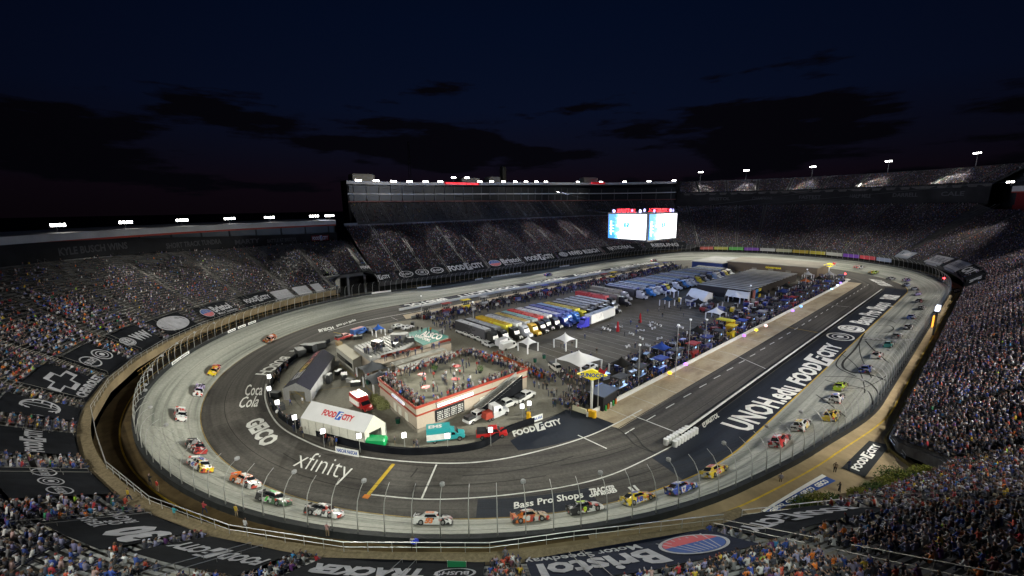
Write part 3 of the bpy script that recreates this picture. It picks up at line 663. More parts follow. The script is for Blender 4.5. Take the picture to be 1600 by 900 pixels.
for uu, w, h in ((682, 12, 3.4), (612, 14, 2.4), (592, 9, 3.2), (505, 14, 3.6)):
    o = MB().box((0, 0, 0), (w, 6, h), base=True).box((0, 0, h), (w*.9, 5, .3), base=True).build('roof_house', M('roof_house_tan', (.28, .26, .22), .8), tower, pt(uu, 63, rz_(uu)+1.5), math.atan2(tang(uu)[1], tang(uu)[0]))
# walkway wall between lower and upper tiers, with small lights
strip('tier_walkway', 462, 697, lambda u: [(51, 32.2), (51, 33.2), (51.3, 33.2), (51.3, 32.4), (53.2, 32.4), (53.2, 34)], M('tier_wall', (.22, .22, .25), .7, var=.3, vs_=.4), 4)
building('deck_front_wall', 'dark fascia wall with faint lettering between the two far turn decks', [('wall', 350, 462, lambda u: [(54.1, 38.5), (54.3, 49.5), (54.6, 50.7), (54.9, 50.7)], m_dkwall), ('top_rail', 350, 462, lambda u: [(72.2, 59.2), (72.2, 60.3), (72.5, 60.3), (72.5, 30)], dark)])
building('right_suites', 'white roofed building with dark red wall above the right stand', [
    ('red_wall', 250, 344, lambda u: [(56.1, 35.4), (56.1, 38.2), (57, 38.2), (57, 44.6)], m_redd), ('roof', 250, 344, lambda u: [(54.6, 44.6), (54.6, 47.6), (70, 48.6), (70, 20)], m_fascia),
    ('red_trim', 250, 344, lambda u: [(54.55, 44.3), (54.5, 44.9)], red), ('back_wall', 120, 250, lambda u: [(56.2, 35.4), (56.2, 38.5), (58, 38.5), (58, 20)], m_dkwall)])
building('near_suites', 'suites behind the near stand', [('wall', -11, 60, lambda u: [(46.4, 28), (46.4, 33), (47, 36.4), (60, 36.6), (60, 20)], m_dkwall), ('wall', 112, 122, lambda u: [(56.1, 30), (56.2, 38)], m_dkwall)])
# gate opening in the left corner
building('gate_underside', 'dark gateway under the stand at the left corner', [('back_wall', 694, 714, lambda u: [(24.5, 2), (24.5, 13.6)], M('gate_shade', (.006, .006, .006), .9)), ('lintel', 694, 714, lambda u: [(22.0, 11.4), (22.0, 12.6), (24.5, 12.6)], M('lintel_grey', (.2, .19, .17), .8))])  # near-black sheet closes the opening, the tunnel's shade put into its colour
for i, u in enumerate((700.5, 706.5)):
    o = MB().box((0, 0, 0), (.8, .8, 9), base=True).box((0, 0, 8.4), (1.4, 1.4, .6), base=True).build('gate_column', M('column_grey'), None, pt(u, 22.6, 2.6)); tag(o, '%s concrete column standing in the dark gateway' % ('right-hand', 'left-hand')[i], 'column')
sheet('gate_floor', [pt(u, d)[:2] for u, d in ((697, 13.5), (697, 30), (716, 30), (716, 13.5))], 2.7, M('gate_floor', (.13, .11, .09), .9))

# ------------------------------------------------------------ banners on the first rows
def slope(u, d, lift=0.):
    (d0, z0), (d1, z1) = front(u), back(u); return z0+(z1-z0)*(d-d0)/(d1-d0)+lift
BAN = []
bmats = [grey, black, M('banner_red', (.40, .07, .08), .7), M('banner_blue', (.03, .07, .24), .7)]
def banner(u0, u1, d0, d1, art, label, fill=.72, bmat=None, mats=None, wfac=None, sag=0, group='banners over the front rows of the stands'):
    "u0 > u1 reads along -u with tops outward"
    BAN.append((min(u0, u1)-.4, max(u0, u1)+.4, d0-.4, d1+.5)); F0 = lambda u: front(min(u, 111.9) if u < 113 else u)[0]; root = thing('banner', label, 'banner', group=group)
    n = max(2, int(abs(u1-u0)/1.5)); vv = []; ff = []; K = 6
    for i in range(n+1):
        u = u0+(u1-u0)*i/n
        for k in range(K+1): d = F0(u)+d0+(d1-d0)*k/K; vv.append(pt(u, d, slope(u, d, .55+.05*math.sin(i*2.1+k))))
    for i in range(n):
        for k in range(K): ff.append((i*(K+1)+k, (i+1)*(K+1)+k, (i+1)*(K+1)+k+1, i*(K+1)+k+1))
    mb = MB().add(vv, ff); e0, e1 = F0(u0)+d0, F0(u1)+d0; mb.add([pt(u0, e0, slope(u0, e0, .5)), pt(u1, e1, slope(u1, e1, .5)), pt(u1, e1-.1, slope(u1, e1, -.6)), pt(u0, e0-.1, slope(u0, e0, -.6))], [(0, 1, 2, 3)])
    mb.build('cloth', bmat or black, root)
    if art:
        h = (d1-d0)*fill/1.25; it, w = art; dm_ = F0((u0+u1)/2)+(d0+d1)/2; L = abs(u1-u0)*(1+dm_/R if inturn((u0+u1)/2) else 1); h = min(h, L*.92/w*1.25); wid = min(w*h*1.3, L*.92); fx = wid/L
        off = (1-fx)/2; dm = d0+(d1-d0-h)/2
        place(art, lambda x, y, e_: (lambda u, d: pt(u, d, slope(u, d, .62+e_)))(u0+(u1-u0)*(off+fx*x), F0(u0+(u1-u0)*(off+fx*x))+dm+h*y), 'lettering', mats or bmats, root)
    return root
def upx(x, y):
    "station of a pixel on the seating slope"
    v = ray(x, y); t = 30.
    while t < 500:
        p = CAM+v*t; u, d = sdu(p[0], p[1])
        if d > 10 and p[2] < slope(u, max(d, front(u)[0]), .4): return u, d
        t += .3
    return u, d
def banpx(pa, pb, dd, art, label, **k):
    ua, ub = upx(*pa)[0], upx(*pb)[0]
    if ua-ub > 400: ub += PER
    if ub-ua > 400: ua += PER
    banner(max(ua, ub), min(ua, ub), -.1, dd, art, label, **k); print('BAN', label[:50], round(ua, 1), round(ub, 1))
banpx((1150, 832), (1450, 800), 6.5, a_foodcity(), 'black banner with big grey grocery lettering at the lower right of the near stand')
banpx((822, 880), (1135, 838), 6.5, a_bristol(), 'black banner with red and blue oval speedway emblem at the bottom centre', bmat=navy)
banpx((480, 885), (757, 888), 6., a_row([a_oval('word'), a_text('TRACKER', bold=.06)]), 'black banner with a grey oval and tall lettering, bottom edge of the picture')
banpx((275, 850), (450, 872), 6.5, a_foodcity(), 'black banner with grey grocery lettering left of the bottom centre')
it30 = shift(a_text('30', bold=.06)[0], 0, -.35, 1.7)+shift(a_text('YEARS', bold=.03)[0], 3.3, .75, .5)+shift(a_text('OF', bold=.03)[0], 3.3, .15, .5)+shift(a_text('RACIN', bold=.03)[0], 3.3, -.4, .5)
banpx((120, 812), (285, 838), 7.5, (it30, 5.2), 'black banner reading thirty years of racing with giant numerals', fill=.9)
banpx((60, 733), (150, 775), 7.5, a_row([a_oval('word'), a_oval('badge'), a_oval('word')], .3), 'black banner with three grey round logos in the near left corner', fill=.6)
banpx((84, 676), (84, 712), 7.5, a_foodcity(), 'black banner with grey grocery lettering turned sideways on the left', fill=.6)
banpx((95, 633), (95, 657), 7.5, a_oval('globe'), 'black banner with one grey globe oval on the left', fill=.9)
vch = [(0, .3), (.7, .3), (.62, -.05), (1.4, -.05), (1.55, .3), (2.2, .3), (2.35, .75), (1.65, .75), (1.75, 1.1), (.95, 1.1), (.8, .75), (.12, .75)]
itc = [(np.array(vch), [tuple(range(12))], 0, 1), (np.array([(.5+(x-1.17)*.78+.67, .52+(y-.52)*.7) for x, y in vch]), [tuple(range(12))], 1, 2)]+shift(a_text('CHEVROLET', bold=.05)[0], .1, -.5, .34)
banpx((130, 586), (130, 626), 7., (itc, 2.4), 'black banner with outlined bow tie emblem and lettering under it', fill=.62)
banpx((182, 555), (182, 583), 6.5, a_row([a_oval('word'), a_oval('badge')], .25), 'black banner with two grey badges on the left stand', fill=.75)
banpx((250, 528), (215, 550), 6., a_row([a_oval('full'), a_text('WW', bold=.05)], .3), 'black banner with round white wheel logo on the left stand', fill=.85)
banpx((305, 505), (265, 523), 5.5, a_oval('full'), 'black banner with a wide pale oval on the left stand', fill=.85)
banpx((370, 484), (326, 500), 5., a_bristol(), 'small speedway banner with red oval on the left stand', fill=.7)
banpx((428, 467), (388, 478), 5., a_foodcity(), 'small grocery banner at the far end of the left stand')
wb = M('banner_white', (.26, .26, .29), .8, var=.2, spec=.1)
for i, (a, b_) in enumerate((((456, 459), (430, 465)), ((484, 453), (463, 458)), ((502, 448), (490, 452)))): banpx(a, b_, 4.2, a_text('NSCS', bold=.02), 'white banner, %s of three at the end of the left stand' % ORD[i], bmat=wb, fill=.5)
fl = [((584, 446), (622, 442), a_foodcity(), 'grocery banner nearest the gateway on the backstretch stand'), ((632, 440), (708, 434), a_row([a_oval('word'), a_oval('badge'), a_oval('word')], .4), 'banner with three pale badges on the backstretch stand'),
      ((711, 431), (770, 424), a_foodcity(), 'second grocery banner on the backstretch stand'), ((775, 423), (828, 414), a_bristol(), 'speedway banner with red oval on the backstretch stand'), ((832, 414), (880, 408), a_foodcity(), 'third grocery banner on the backstretch stand'),
      ((884, 408), (950, 400), a_row([a_oval('full'), a_text('NWD', bold=.03), a_text('RUSCH', bold=.05)], .5), 'banner with a pale oval and two words on the backstretch stand'), ((955, 399), (1010, 393), a_text('NATIONAL', bold=.03), 'farthest dark banner of the backstretch stand'), ((1016, 392), (1075, 386), a_text('RIESLING', bold=.03), 'dark banner beside the corner below the video board')]
for a, b_, art, lb in fl: banpx(a, b_, 4.6, art, lb, fill=.8)
for i, (a, b_, art, bm) in enumerate((((1425, 408), (1455, 414), a_text('NHRA', bold=.04), wb), ((1448, 417), (1488, 424), a_text('LOUDOUN', bold=.04), wb), ((1480, 424), (1510, 431), a_text('CAT', bold=.05), black), ((1512, 432), (1535, 440), a_text('BC', bold=.06), black))):
    banpx(a, b_, 5., art, '%s banner from the far stair on the right turn stand' % ORD[i], bmat=bm, fill=.7, mats=[M('banner_pale', (.35, .35, .37)) if bm is black else M('banner_ink', (.12, .12, .14)), black, red, blue])
banner(347, 354, .1, 4.6, a_oval('full'), 'oval blue banner below the long far stair', bmat=M('banner_haze', (.2, .22, .26), .7))
# mats laid on the service walkway
def wk(x, y, lift=.05):
    "point of the service walkway under a pixel"
    v = ray(x, y); t = 20.
    while t < 500:
        p = CAM+v*t; u, d = sdu(p[0], p[1])
        if p[2] < walkz(u): break
        t += .1
    return np.array([p[0], p[1], walkz(u)+lift])
def floormat(P, art, x0, x1, y0, y1, mcloth, label, reps=1, border=False):
    C = [wk(*p) for p in P]; n = 10
    def f(x, y, h):
        q = (C[0]*(1-x)+C[1]*x)*(1-y)+(C[3]*(1-x)+C[2]*x)*y; u, d = sdu(q[0], q[1]); return (q[0], q[1], walkz(u)+.05+h)
    vv = [f(i/n, k/3, 0) for i in range(n+1) for k in range(4)]; root = thing('floor_mat', label, 'mat')
    MB().add(vv, [(i*4+k, (i+1)*4+k, (i+1)*4+k+1, i*4+k+1) for i in range(n) for k in range(3)]).build('cloth', mcloth, root)
    for k in range(reps): place(art, lambda x, y, h: f(x0+(k+x*(.82 if reps > 1 else 1))*(x1-x0)/reps, y0+(y1-y0)*y, h), 'lettering', [white, mcloth, red, blue], root, None, .02)
    if border: MB().add([f(i/n, y, .03) for i in range(n+1) for y in (.66, .98)], [(2*i, 2*i+2, 2*i+3, 2*i+1) for i in range(n)]).build('white_border', white, root)
floormat([(1351, 747), (1391, 696), (1358, 689), (1315, 732)], a_foodcity(), .08, .92, .36, .70, M('mat_black', (.025, .027, .03), .8, var=.2), 'black floor mat with white grocery lettering on the right walkway')
floormat([(1202, 806), (1306, 752), (1284, 742), (1190, 799)], a_text('GEICO', bold=.05), .05, .97, .16, .54, M('mat_blue', (.03, .07, .25), .7), 'long blue floor mat with repeated white lettering on the walkway', 4, True)
floormat([(1492, 459), (1503, 455), (1497, 450), (1487, 452)], a_text('AUTO', bold=.05), .1, .9, .3, .7, M('mat_black'), 'small black mat at the far bend of the right walkway')
# advertising boards at the far turn
cols = [(.45, .12, .1), (.4, .4, .1), (.12, .4, .1), (.2, .08, .4), (.5, .5, .5), (.45, .45, .3), (.5, .38, .05), (.5, .42, .05), (.5, .5, .45), (.16, .05, .4), (.5, .06, .08), (.3, .35, .5)]
names_ = ['SPRINT', 'MOBIL', 'FIELD', 'FEDEX', 'KROGER', 'TRUCKS', 'SUNOCO', 'BOSCH', 'COMCAST', 'xfinity', 'TOYOTA', 'GEICO']
us = np.linspace(456, 354, 13)
for i in range(12):
    root = thing('advertising_board', 'advertising board under the far turn stand reading %s, %s from its left end' % (names_[i], ORD[i]), 'sign', group='advertising boards along the far turn')
    f = lambda x, y, h, i=i: pt(us[i]+(us[i+1]-us[i])*x, 14.1-h, 6.85+y*1.2)
    MB().add([pt(us[i], 14.1, 6.4), pt(us[i+1]+.5, 14.1, 6.4), pt(us[i+1]+.5, 14.1, 8.5), pt(us[i], 14.1, 8.5), pt(us[i], 14.35, 6.4), pt(us[i+1]+.5, 14.35, 6.4), pt(us[i+1]+.5, 14.35, 8.5), pt(us[i], 14.35, 8.5)], [(0, 1, 2, 3), (4, 7, 6, 5), (3, 2, 6, 7), (0, 4, 5, 1), (0, 3, 7, 4), (1, 5, 6, 2)]).build('panel', M('board%d' % i, tuple(v*.75 for v in cols[i]), .6), root)
    place(a_text(names_[i], bold=.04), lambda x, y, h, i=i: f(.08+.84*x, y, h), 'lettering', [M('board_ink%d' % (i % 2), ((.03,)*3, (.7,)*3)[i % 2]), black, red, blue], root, None, .02)
# faint lettering on the upper fascias
m_faint = M('faint_lettering', (.055, .055, .06), .8)
def wallsign(art, u0, u1, d, z0, h, label, mats=None, bm=None):
    root = thing('wall_sign', label, 'sign', group='signs on the upper walls')
    if bm:
        n = 6; vv = []
        for i in range(n+1): u = u0+(u1-u0)*i/n; vv += [pt(u, d, z0-h*.35), pt(u, d, z0+h*1.35)]
        MB().add(vv, [(2*i, 2*i+2, 2*i+3, 2*i+1) for i in range(n)]).build('panel', bm, root)
    place(art, lambda x, y, e_: pt(u0+(u1-u0)*(.06+.88*x), d-e_-.02, z0+y*h), 'lettering', mats or [m_faint, black, red, blue], root, None, .02)
wallsign(a_text('KYLE BUSCH WINS', bold=.03), 766, 752, 46.3, sb(760)+1.6, 2.0, 'dark sign with faint winner lettering above the left stand')
wallsign(a_text('SHORT TRACK TUNDRA', bold=.03), 746, 732, 46.3, sb(740)+1.8, 1.8, 'dark sign with faint small lettering above the left stand')
wallsign(a_text('MARTY', bold=.03), 730, 723, 46.3, sb(727)+2.0, 1.8, 'dark sign above the left stand, third from the gateway')
wallsign(a_text('BATTLE AT BRISTOL', bold=.02), 722, 713, 46.3, sb(717)+2.2, 1.5, 'dark sign above the left stand, second from the gateway')
wallsign(a_foodcity(), 709.5, 704.5, 46.2, sb(706)+2.2, 1.5, 'dull red grocery sign at the end of the suites', [M('sign_grey', (.4, .4, .45)), blue, red, blue], m_redd)
for i, (a, b_) in enumerate(((448, 438), (430, 421), (412, 403), (394, 386), (380, 371), (365, 357))): wallsign(a_text(('BRISTOL', 'CHAMPIONS', 'FASTEST', 'HALF MILE', 'DARRELL', 'CALE')[i], bold=.02), a, b_, 54.0, 43.5, 2.4, 'faint lettering on the far deck wall, %s from the left' % ORD[i])

# ------------------------------------------------------------ floodlights
m_lamp = M('lamp_glow', (1., .96, .90), .5, emit=26.)
def floodlight(loc, ang, pole, wdt, label, n=4, group='floodlight banks round the speedway'):
    root = thing('floodlight', label, 'floodlight', loc, ang, group)
    mb = MB().tube([(0, 0, 0), (0, 0, pole)], [.22, .14], 6)
    if pole > 5: mb.box((0, 0, pole*.5), (.5, .5, .3))
    mb.build('pole', M('column_grey'), root)
    MB().box((0, 0, pole), (wdt, .3, .25)).box((0, 0, pole+.8), (wdt, .2, .15)).build('crossarm', dark, root)
    for k in range(n):
        x = -wdt/2+wdt*(k+.5)/n
        hd = MB().box((x, .25, pole+.55), (wdt/n*.8, .5, .9), top=.8).build('lamp_head', dark, root)
        MB().add([(x-wdt/n*.33, .56, pole+.2), (x+wdt/n*.33, .56, pole+.2), (x+wdt/n*.33, .50, pole+.95), (x-wdt/n*.33, .50, pole+.95)], [(0, 1, 2, 3)]).build('lamp_lens', m_lamp, hd)
    return root
def face_in(u): n = nrm(u); return math.atan2(-n[1], -n[0])-PI/2
LAMPS = []
for i, u in enumerate((762.4, 750.7, 739.5, 728.9, 719.2, 707.3, 703)): floodlight(pt(u, 50, 36), face_in(u), 1.5, 4.6, 'floodlight bank on the white suites roof, %s from the left' % ORD[i]); LAMPS.append((u, 50, 38.5))
for i, u in enumerate((685, 675.2, 665.1, 655.2, 644.8, 634.7, 625, 614.8, 604.8, 595.2, 584.7, 574.1, 563.8, 553.6, 543.7, 512.7, 499.4, 486.8, 474.7, 463)):
    h = 3.4 if i in (6, 7) else 1.
    floodlight(pt(u, 60.5, rz_(u)+.2), face_in(u), h, 3.6, 'floodlight bank on the suites tower roof, %s from the left' % ORD[i])
for i, u in enumerate((450.1, 432.7, 410, 387.3, 364.4)): floodlight(pt(u, 74.2, 58.8), face_in(u), 8.6, 4.4, 'floodlight on a tall pole behind the far deck, %s from the left' % ORD[i])
floodlight(pt(345.5, 56, 47.9), face_in(345), 1.3, 4.6, 'floodlight bank on the white roof at the right edge')
o = floodlight(G(238, 333, 44)*1., face_in(745), 1., 4, 'distant floodlight cluster behind the left suites roof')
for i, u in enumerate((300, 265, 230, 195, 160, 125)): floodlight(pt(u, 57, 48.6 if u > 250 else 38.5), face_in(u), 1.3, 4.6, 'floodlight bank on the roof above the right stand, %s from the far end' % ORD[i])
def spot(u, d, z, au, ad, power, size=78, blend=.55, col=(1., .97, .88), az=0.):
    l = bpy.data.lights.new('floodlight_beam', 'SPOT'); l.energy = power; l.spot_size = math.radians(size); l.spot_blend = blend; l.shadow_soft_size = 1.2; l.color = col
    o = bpy.data.objects.new('floodlight_beam', l); COL.objects.link(o); p = Vector(pt(u, d, z)); t = Vector(pt(au, ad, az)); o.location = p
    o.rotation_euler = (t-p).to_track_quat('-Z', 'Y').to_euler()
KW = 1000.
warm = (1., .98, .84)
for u in (758, 738, 716, 700): spot(u, 46, 39, u+(812-u)*.04, 0, 60*KW, 66, col=warm)
for u in (795, 5, 30): spot(u, 46, 40, u, 0, 50*KW, 66, col=warm)
for u in (128, 108): spot(u, 50, 42, u, 0, 60*KW, 60, col=warm)
for u in (50, 72): spot(u, 45, 39, u, 0, 42*KW, 66, col=(.92, 1., .86))
# lamps of the straights reach across to the banking of the near turns
for u, au, p_ in ((690, 44, 640), (680, 66, 680), (665, 88, 680), (640, 22, 560), (600, 104, 560), (150, 0, 560), (170, 785, 560), (200, 20, 640), (215, 800, 680), (230, 770, 760), (250, 752, 820), (280, 730, 900), (290, 712, 900), (190, 42, 520)):
    spot(u, 58 if u > 400 else 54, 56 if u > 400 else 47, au, -5, p_*KW, 18, .6, warm)
for u in (680, 648, 612, 576, 540, 500, 470): spot(u, 57, 57, u, 0, 190*KW, 52)
for u in (450, 432, 410, 387, 364): spot(u, 71, 68, u, 2, 230*KW, 50, col=warm)
for u, au in ((560, 380), (600, 350), (260, 440), (300, 460), (590, 400), (280, 420)): spot(u, 57, 50, au, -2, 700*KW, 18, .6, warm)
for u in (338, 300, 265, 230, 195, 160, 135): spot(u, 53, 47, u, -1, 135*KW, 53, col=(1., .95, .86))
for u, au in ((250, 745), (215, 765), (180, 720)): spot(u, 54, 47, au, 47, 60*KW, 12, .9, az=35.5)  # added narrow beams to brighten the suites roof edge
for u, au in ((250, 660), (280, 620), (320, 570), (330, 520), (200, 685)): spot(u, 54, 47, au, 58, 420*KW, 12, .9, az=55)  # added narrow beams to brighten the tower fascia
# wide beams into the infield
for u in (40, 740, 160, 220, 290): spot(u, 50, 46 if 140 < u < 350 else 39, u, -62, 85*KW, 44, .8, (1., .97, .9))
for u in (640, 560): spot(u, 60, 58, u, -66, 120*KW, 44, .8, (1., .97, .9))
for u in (450.1, 432.7, 410, 387.3, 364.4): spot(u, 71.5, 69, u, 57, 2.6*KW, 150, 1., az=50)
for u in (452, 436, 420, 404, 388, 372, 356): spot((u+PER/2) % PER, 49, 39, u, 64, 620*KW, 12, 1., (.9, .92, 1.), az=55)  # added cool beams from the near side to brighten the far upper deck
for u in (705, 690): spot(u, 52, 42, u, 35, 3*KW, 80, .9, (.75, .85, 1), az=20)
# the lamps of each side also spill across the oval onto the seats opposite
for u, p_ in ((20, 105), (50, 125), (80, 140), (105, 92), (130, 62), (160, 58), (210, 58), (260, 66), (310, 84), (350, 140), (380, 165), (410, 165), (440, 160), (480, 125), (540, 125), (600, 130), (660, 122), (720, 62), (755, 38), (790, 44)):
    v = (u+PER/2) % PER; src = (v, 49, 39) if (v > 697 or v < 112) else ((v, 54, 47) if v < 352 else ((v, 72, 68) if v < 462 else (v, 58, 56)))
    spot(*src, u, 34, p_*KW, 36, .9, (.56, .64, 1.) if 110 < u < 700 else (.70, .76, 1.), az=22)

# ------------------------------------------------------------ people
PCOL = [(.17, .16, .30), (.20, .20, .33), (.02, .02, .025), (.02, .02, .03), (.025, .03, .06), (.03, .06, .28), (.02, .05, .22), (.10, .10, .11), (.42, .42, .44), (.42, .42, .44), (.35, .05, .03), (.50, .13, .02), (.30, .02, .03), (.08, .02, .12), (.03, .16, .35), (.02, .14, .07), (.45, .32, .03), (.10, .03, .05), (.20, .18, .28), (.30, .20, .20), (.035, .035, .05), (.05, .05, .06), (.3, .55, .03)]
PNAM = ['grey', 'grey', 'black', 'black', 'dark navy', 'blue', 'deep blue', 'charcoal', 'white', 'white', 'red', 'orange', 'dark red', 'purple', 'bright blue', 'green', 'yellow', 'maroon', 'lavender', 'pink', 'dark', 'dark grey', 'lime green']
PW = np.array([2, 2, 8, 8, 7, 2.4, 2, 6, 2.8, 2.8, 1.0, .8, .8, .8, .6, .4, .4, 2, 2.0, 1.0, 10, 9, .12]); PWN = np.array([3, 3, 4, 4, 4, 3, 2.4, 4, 4.5, 4.5, 2.2, 1.8, 1.2, 1, 1.2, 1, 1., 1.6, 2.4, 1.4, 3, 3, .4]); PWN /= PWN.sum(); PW /= PW.sum()
PCOLA = np.array(PCOL)
HAIRC = np.array([(.02, .015, .01), (.06, .035, .02), (.09, .05, .03), (.14, .13, .15), (.02, .03, .1), (.14, .02, .02), (.015, .015, .02), (.30, .30, .36)])
SKINC = np.array([(.26, .15, .11), (.23, .13, .10), (.28, .17, .13), (.10, .055, .04)])
def people_mesh(name, P, yaw, seated, lod, cloth=PCOLA, pw=PW, cids=None):
    "one mass of spectators too many to count; each figure is a small body with head, torso, arms and legs"
    n = len(P); V = []; F = []; part = []
    def ringpts(cx, cy, z, rx, ry, k): return [(cx+rx*math.cos(2*PI*i/k+.3), cy+ry*math.sin(2*PI*i/k+.3), z) for i in range(k)]
    def loft(rings, k, pid, cap=True):
        o = len(V)
        for r in rings: V.extend(r); part.extend([pid]*k)
        for j in range(len(rings)-1):
            for i in range(k): F.append((o+j*k+i, o+j*k+(i+1) % k, o+(j+1)*k+(i+1) % k, o+(j+1)*k+i))
        if cap and k == 4: F.append((o+(len(rings)-1)*k, o+(len(rings)-1)*k+1, o+(len(rings)-1)*k+2, o+(len(rings)-1)*k+3))
        if cap and k == 6: a = o+(len(rings)-1)*k; F.append((a, a+1, a+2, a+3)); F.append((a, a+3, a+4, a+5))
    k = 6 if lod else 4; b0 = .42 if seated else .88
    loft([ringpts(0, 0, b0, .17, .12, k), ringpts(0, .02, b0+.25, .18, .12, k), ringpts(0, .03, b0+.5, .22, .11, k), ringpts(0, .03, b0+.58, .09, .07, k)], k, 0)
    loft([ringpts(0, .05, b0+.56, .06, .06, k), ringpts(0, .06, b0+.66, .095, .11, k), ringpts(0, .06, b0+.75, .10, .115, k)], k, 2, False)
    loft([ringpts(0, .05, b0+.74, .105, .12, k), ringpts(0, .05, b0+.83, .06, .07, k)], k, 3)
    if seated:
        for sx in (-1, 1):
            if lod: loft([ringpts(sx*.24, .03, b0+.46, .055, .055, 4), ringpts(sx*.28, .06, b0+.22, .05, .05, 4), ringpts(sx*.20, .3, b0+.14, .04, .04, 4)], 4, 0)
            o = len(V); x0, x1 = sx*.10-.08, sx*.10+.08
            V.extend([(x0, 0, b0-.02), (x1, 0, b0-.02), (x1, .46, b0+.02), (x0, .46, b0+.02), (x0, 0, b0+.14), (x1, 0, b0+.14), (x1, .46, b0+.12), (x0, .46, b0+.12)]); part.extend([1]*8)
            F.extend([(o+4, o+5, o+6, o+7), (o, o+4, o+7, o+3), (o+1, o+2, o+6, o+5), (o+2, o+3, o+7, o+6)])
    else:
        for sx in (-1, 1):
            loft([ringpts(sx*.10, .02, .0, .05, .07, 4), ringpts(sx*.09, 0, .9, .09, .09, 4)], 4, 1, False)
            loft([ringpts(sx*.23, .03, b0+.5, .055, .055, 4), ringpts(sx*.28, .04, b0+.2, .045, .045, 4), ringpts(sx*.22, .16, b0+.02, .04, .04, 4)], 4, 0)
    V = np.array(V); F = np.array(F); part = np.array(part); nv = len(V); nf = len(F)
    sc = RNG.uniform(.9, 1.1, n); y = yaw+RNG.normal(0, .18, n); c, s = np.cos(y), np.sin(y)
    lean = RNG.normal(.05, .10, n)
    X = V[None, :, 0]*sc[:, None]*1.05; Y = (V[None, :, 1]+lean[:, None]*np.clip(V[None, :, 2]-b0, 0, 2))*sc[:, None]; Z = V[None, :, 2]*sc[:, None]
    co = np.empty((n, nv, 3), np.float32)
    co[:, :, 0] = P[:, 0, None]+X*c[:, None]-Y*s[:, None]; co[:, :, 1] = P[:, 1, None]+X*s[:, None]+Y*c[:, None]; co[:, :, 2] = P[:, 2, None]+Z
    if cids is None: cids = RNG.choice(len(cloth), n, p=pw)
    shirt = cloth[cids]*RNG.uniform(.6, 1.1, (n, 1)); leg = np.array([(.02, .025, .05), (.03, .03, .035), (.16, .13, .09), (.03, .04, .08)])[RNG.integers(0, 4, n)]
    skin = SKINC[RNG.integers(0, 4, n)]; hair = HAIRC[RNG.integers(0, 8, n)]
    pc = np.stack([shirt, leg, skin, hair], 1)                 # n,4,3
    colr = np.ones((n, nv, 4), np.float32); colr[:, :, :3] = pc[:, part, :]
    me = bpy.data.meshes.new(name); me.vertices.add(n*nv); me.vertices.foreach_set('co', co.ravel())
    fi = (F[None]+(np.arange(n)*nv)[:, None, None]).astype(np.int32)
    me.loops.add(n*nf*4); me.loops.foreach_set('vertex_index', fi.ravel()); me.polygons.add(n*nf); me.polygons.foreach_set('loop_start', np.arange(n*nf, dtype=np.int32)*4)
    me.update(calc_edges=True)
    at = me.color_attributes.new('clothes', 'FLOAT_COLOR', 'POINT'); at.data.foreach_set('color', colr.ravel())
    me.materials.append(MATS['crowd_clothes']); o = bpy.data.objects.new(name, me); COL.objects.link(o); o['kind'] = 'stuff'; return o
attr_mat('crowd_clothes', 'clothes', .9)

def seats(u0, u1, fr, bk, nrow, key, occ, pitch=.56, seatoff=.42):
    out_ = []
    ais = np.array(AIS.get(key, []))
    u0_, u1_ = u0, u1
    for k in range(nrow):
        t = (k+.30)/nrow
        u = u0_+.3
        while u < u1_-.3:
            (d0, z0), (d1, z1) = fr(u), bk(u); d = d0+(d1-d0)*t; z = z0+(z1-z0)*k/nrow
            du = pitch/((R+d)/R) if inturn(u) else pitch
            u += du
            if len(ais) and np.min(np.abs(ais-u)) < .75: continue
            if RNG.random() > occ(u, k/nrow): continue
            if key != 'up' and key != 'deck' and any(a <= um <= b_ and c <= d-fr(u)[0] <= e_ for a, b_, c, e_ in BAN for um in (u % PER, u % PER+PER if a > PER-1 or b_ > PER else u % PER)): continue
            out_.append((u+RNG.normal(0, .07), d+RNG.normal(0, .05 if key == 'near' else .17), z+(0 if key == 'near' else max(0, RNG.normal(0, .12))), k))
    return out_
def clump(u, k, f=.09): return .5+.5*math.sin(u*f*3.1+k*9.7)*math.cos(u*f*1.3-k*5.1)
def occ_near(u, k):
    uu = u % PER
    if uu > 600: base = .66 if k < .5 else .66-.5*(k-.5)/.5; return base*(.55+.75*clump(u, k))
    if uu < 100: return .80*(.6+.6*clump(u, k)) if uu > 60 else .72*(.55+.7*clump(u, k))
    return .8
def occ_left(u, k): return .93 if u < 690 else .8
sets = []
sets.append((seats(-115, 112, nfr, nbk, 37, 'near', occ_near), 'n'))
sets.append((seats(462, 697, front, back, 44, 'left', lambda u, k: .90), 'l'))
sets.append((seats(352, 462, front, back, 46, 'far', lambda u, k: .90), 'f'))
sets.append((seats(113, 351, front, back, 50, 'right', lambda u, k: .96 if k > .06 or u > 125 else .7), 'r'))
sets.append((seats(462, 690, up1f, up1b, 12, 'up', lambda u, k: .25), 'u'))
sets.append((seats(350, 460, f2f, f2b, 18, 'deck', lambda u, k: .88), 'd'))
def arr(S):
    P = np.array([pt(u, d, z) for u, d, z, k in S]); Y = np.array([face_in(u) for u, d, z, k in S]); return P, Y
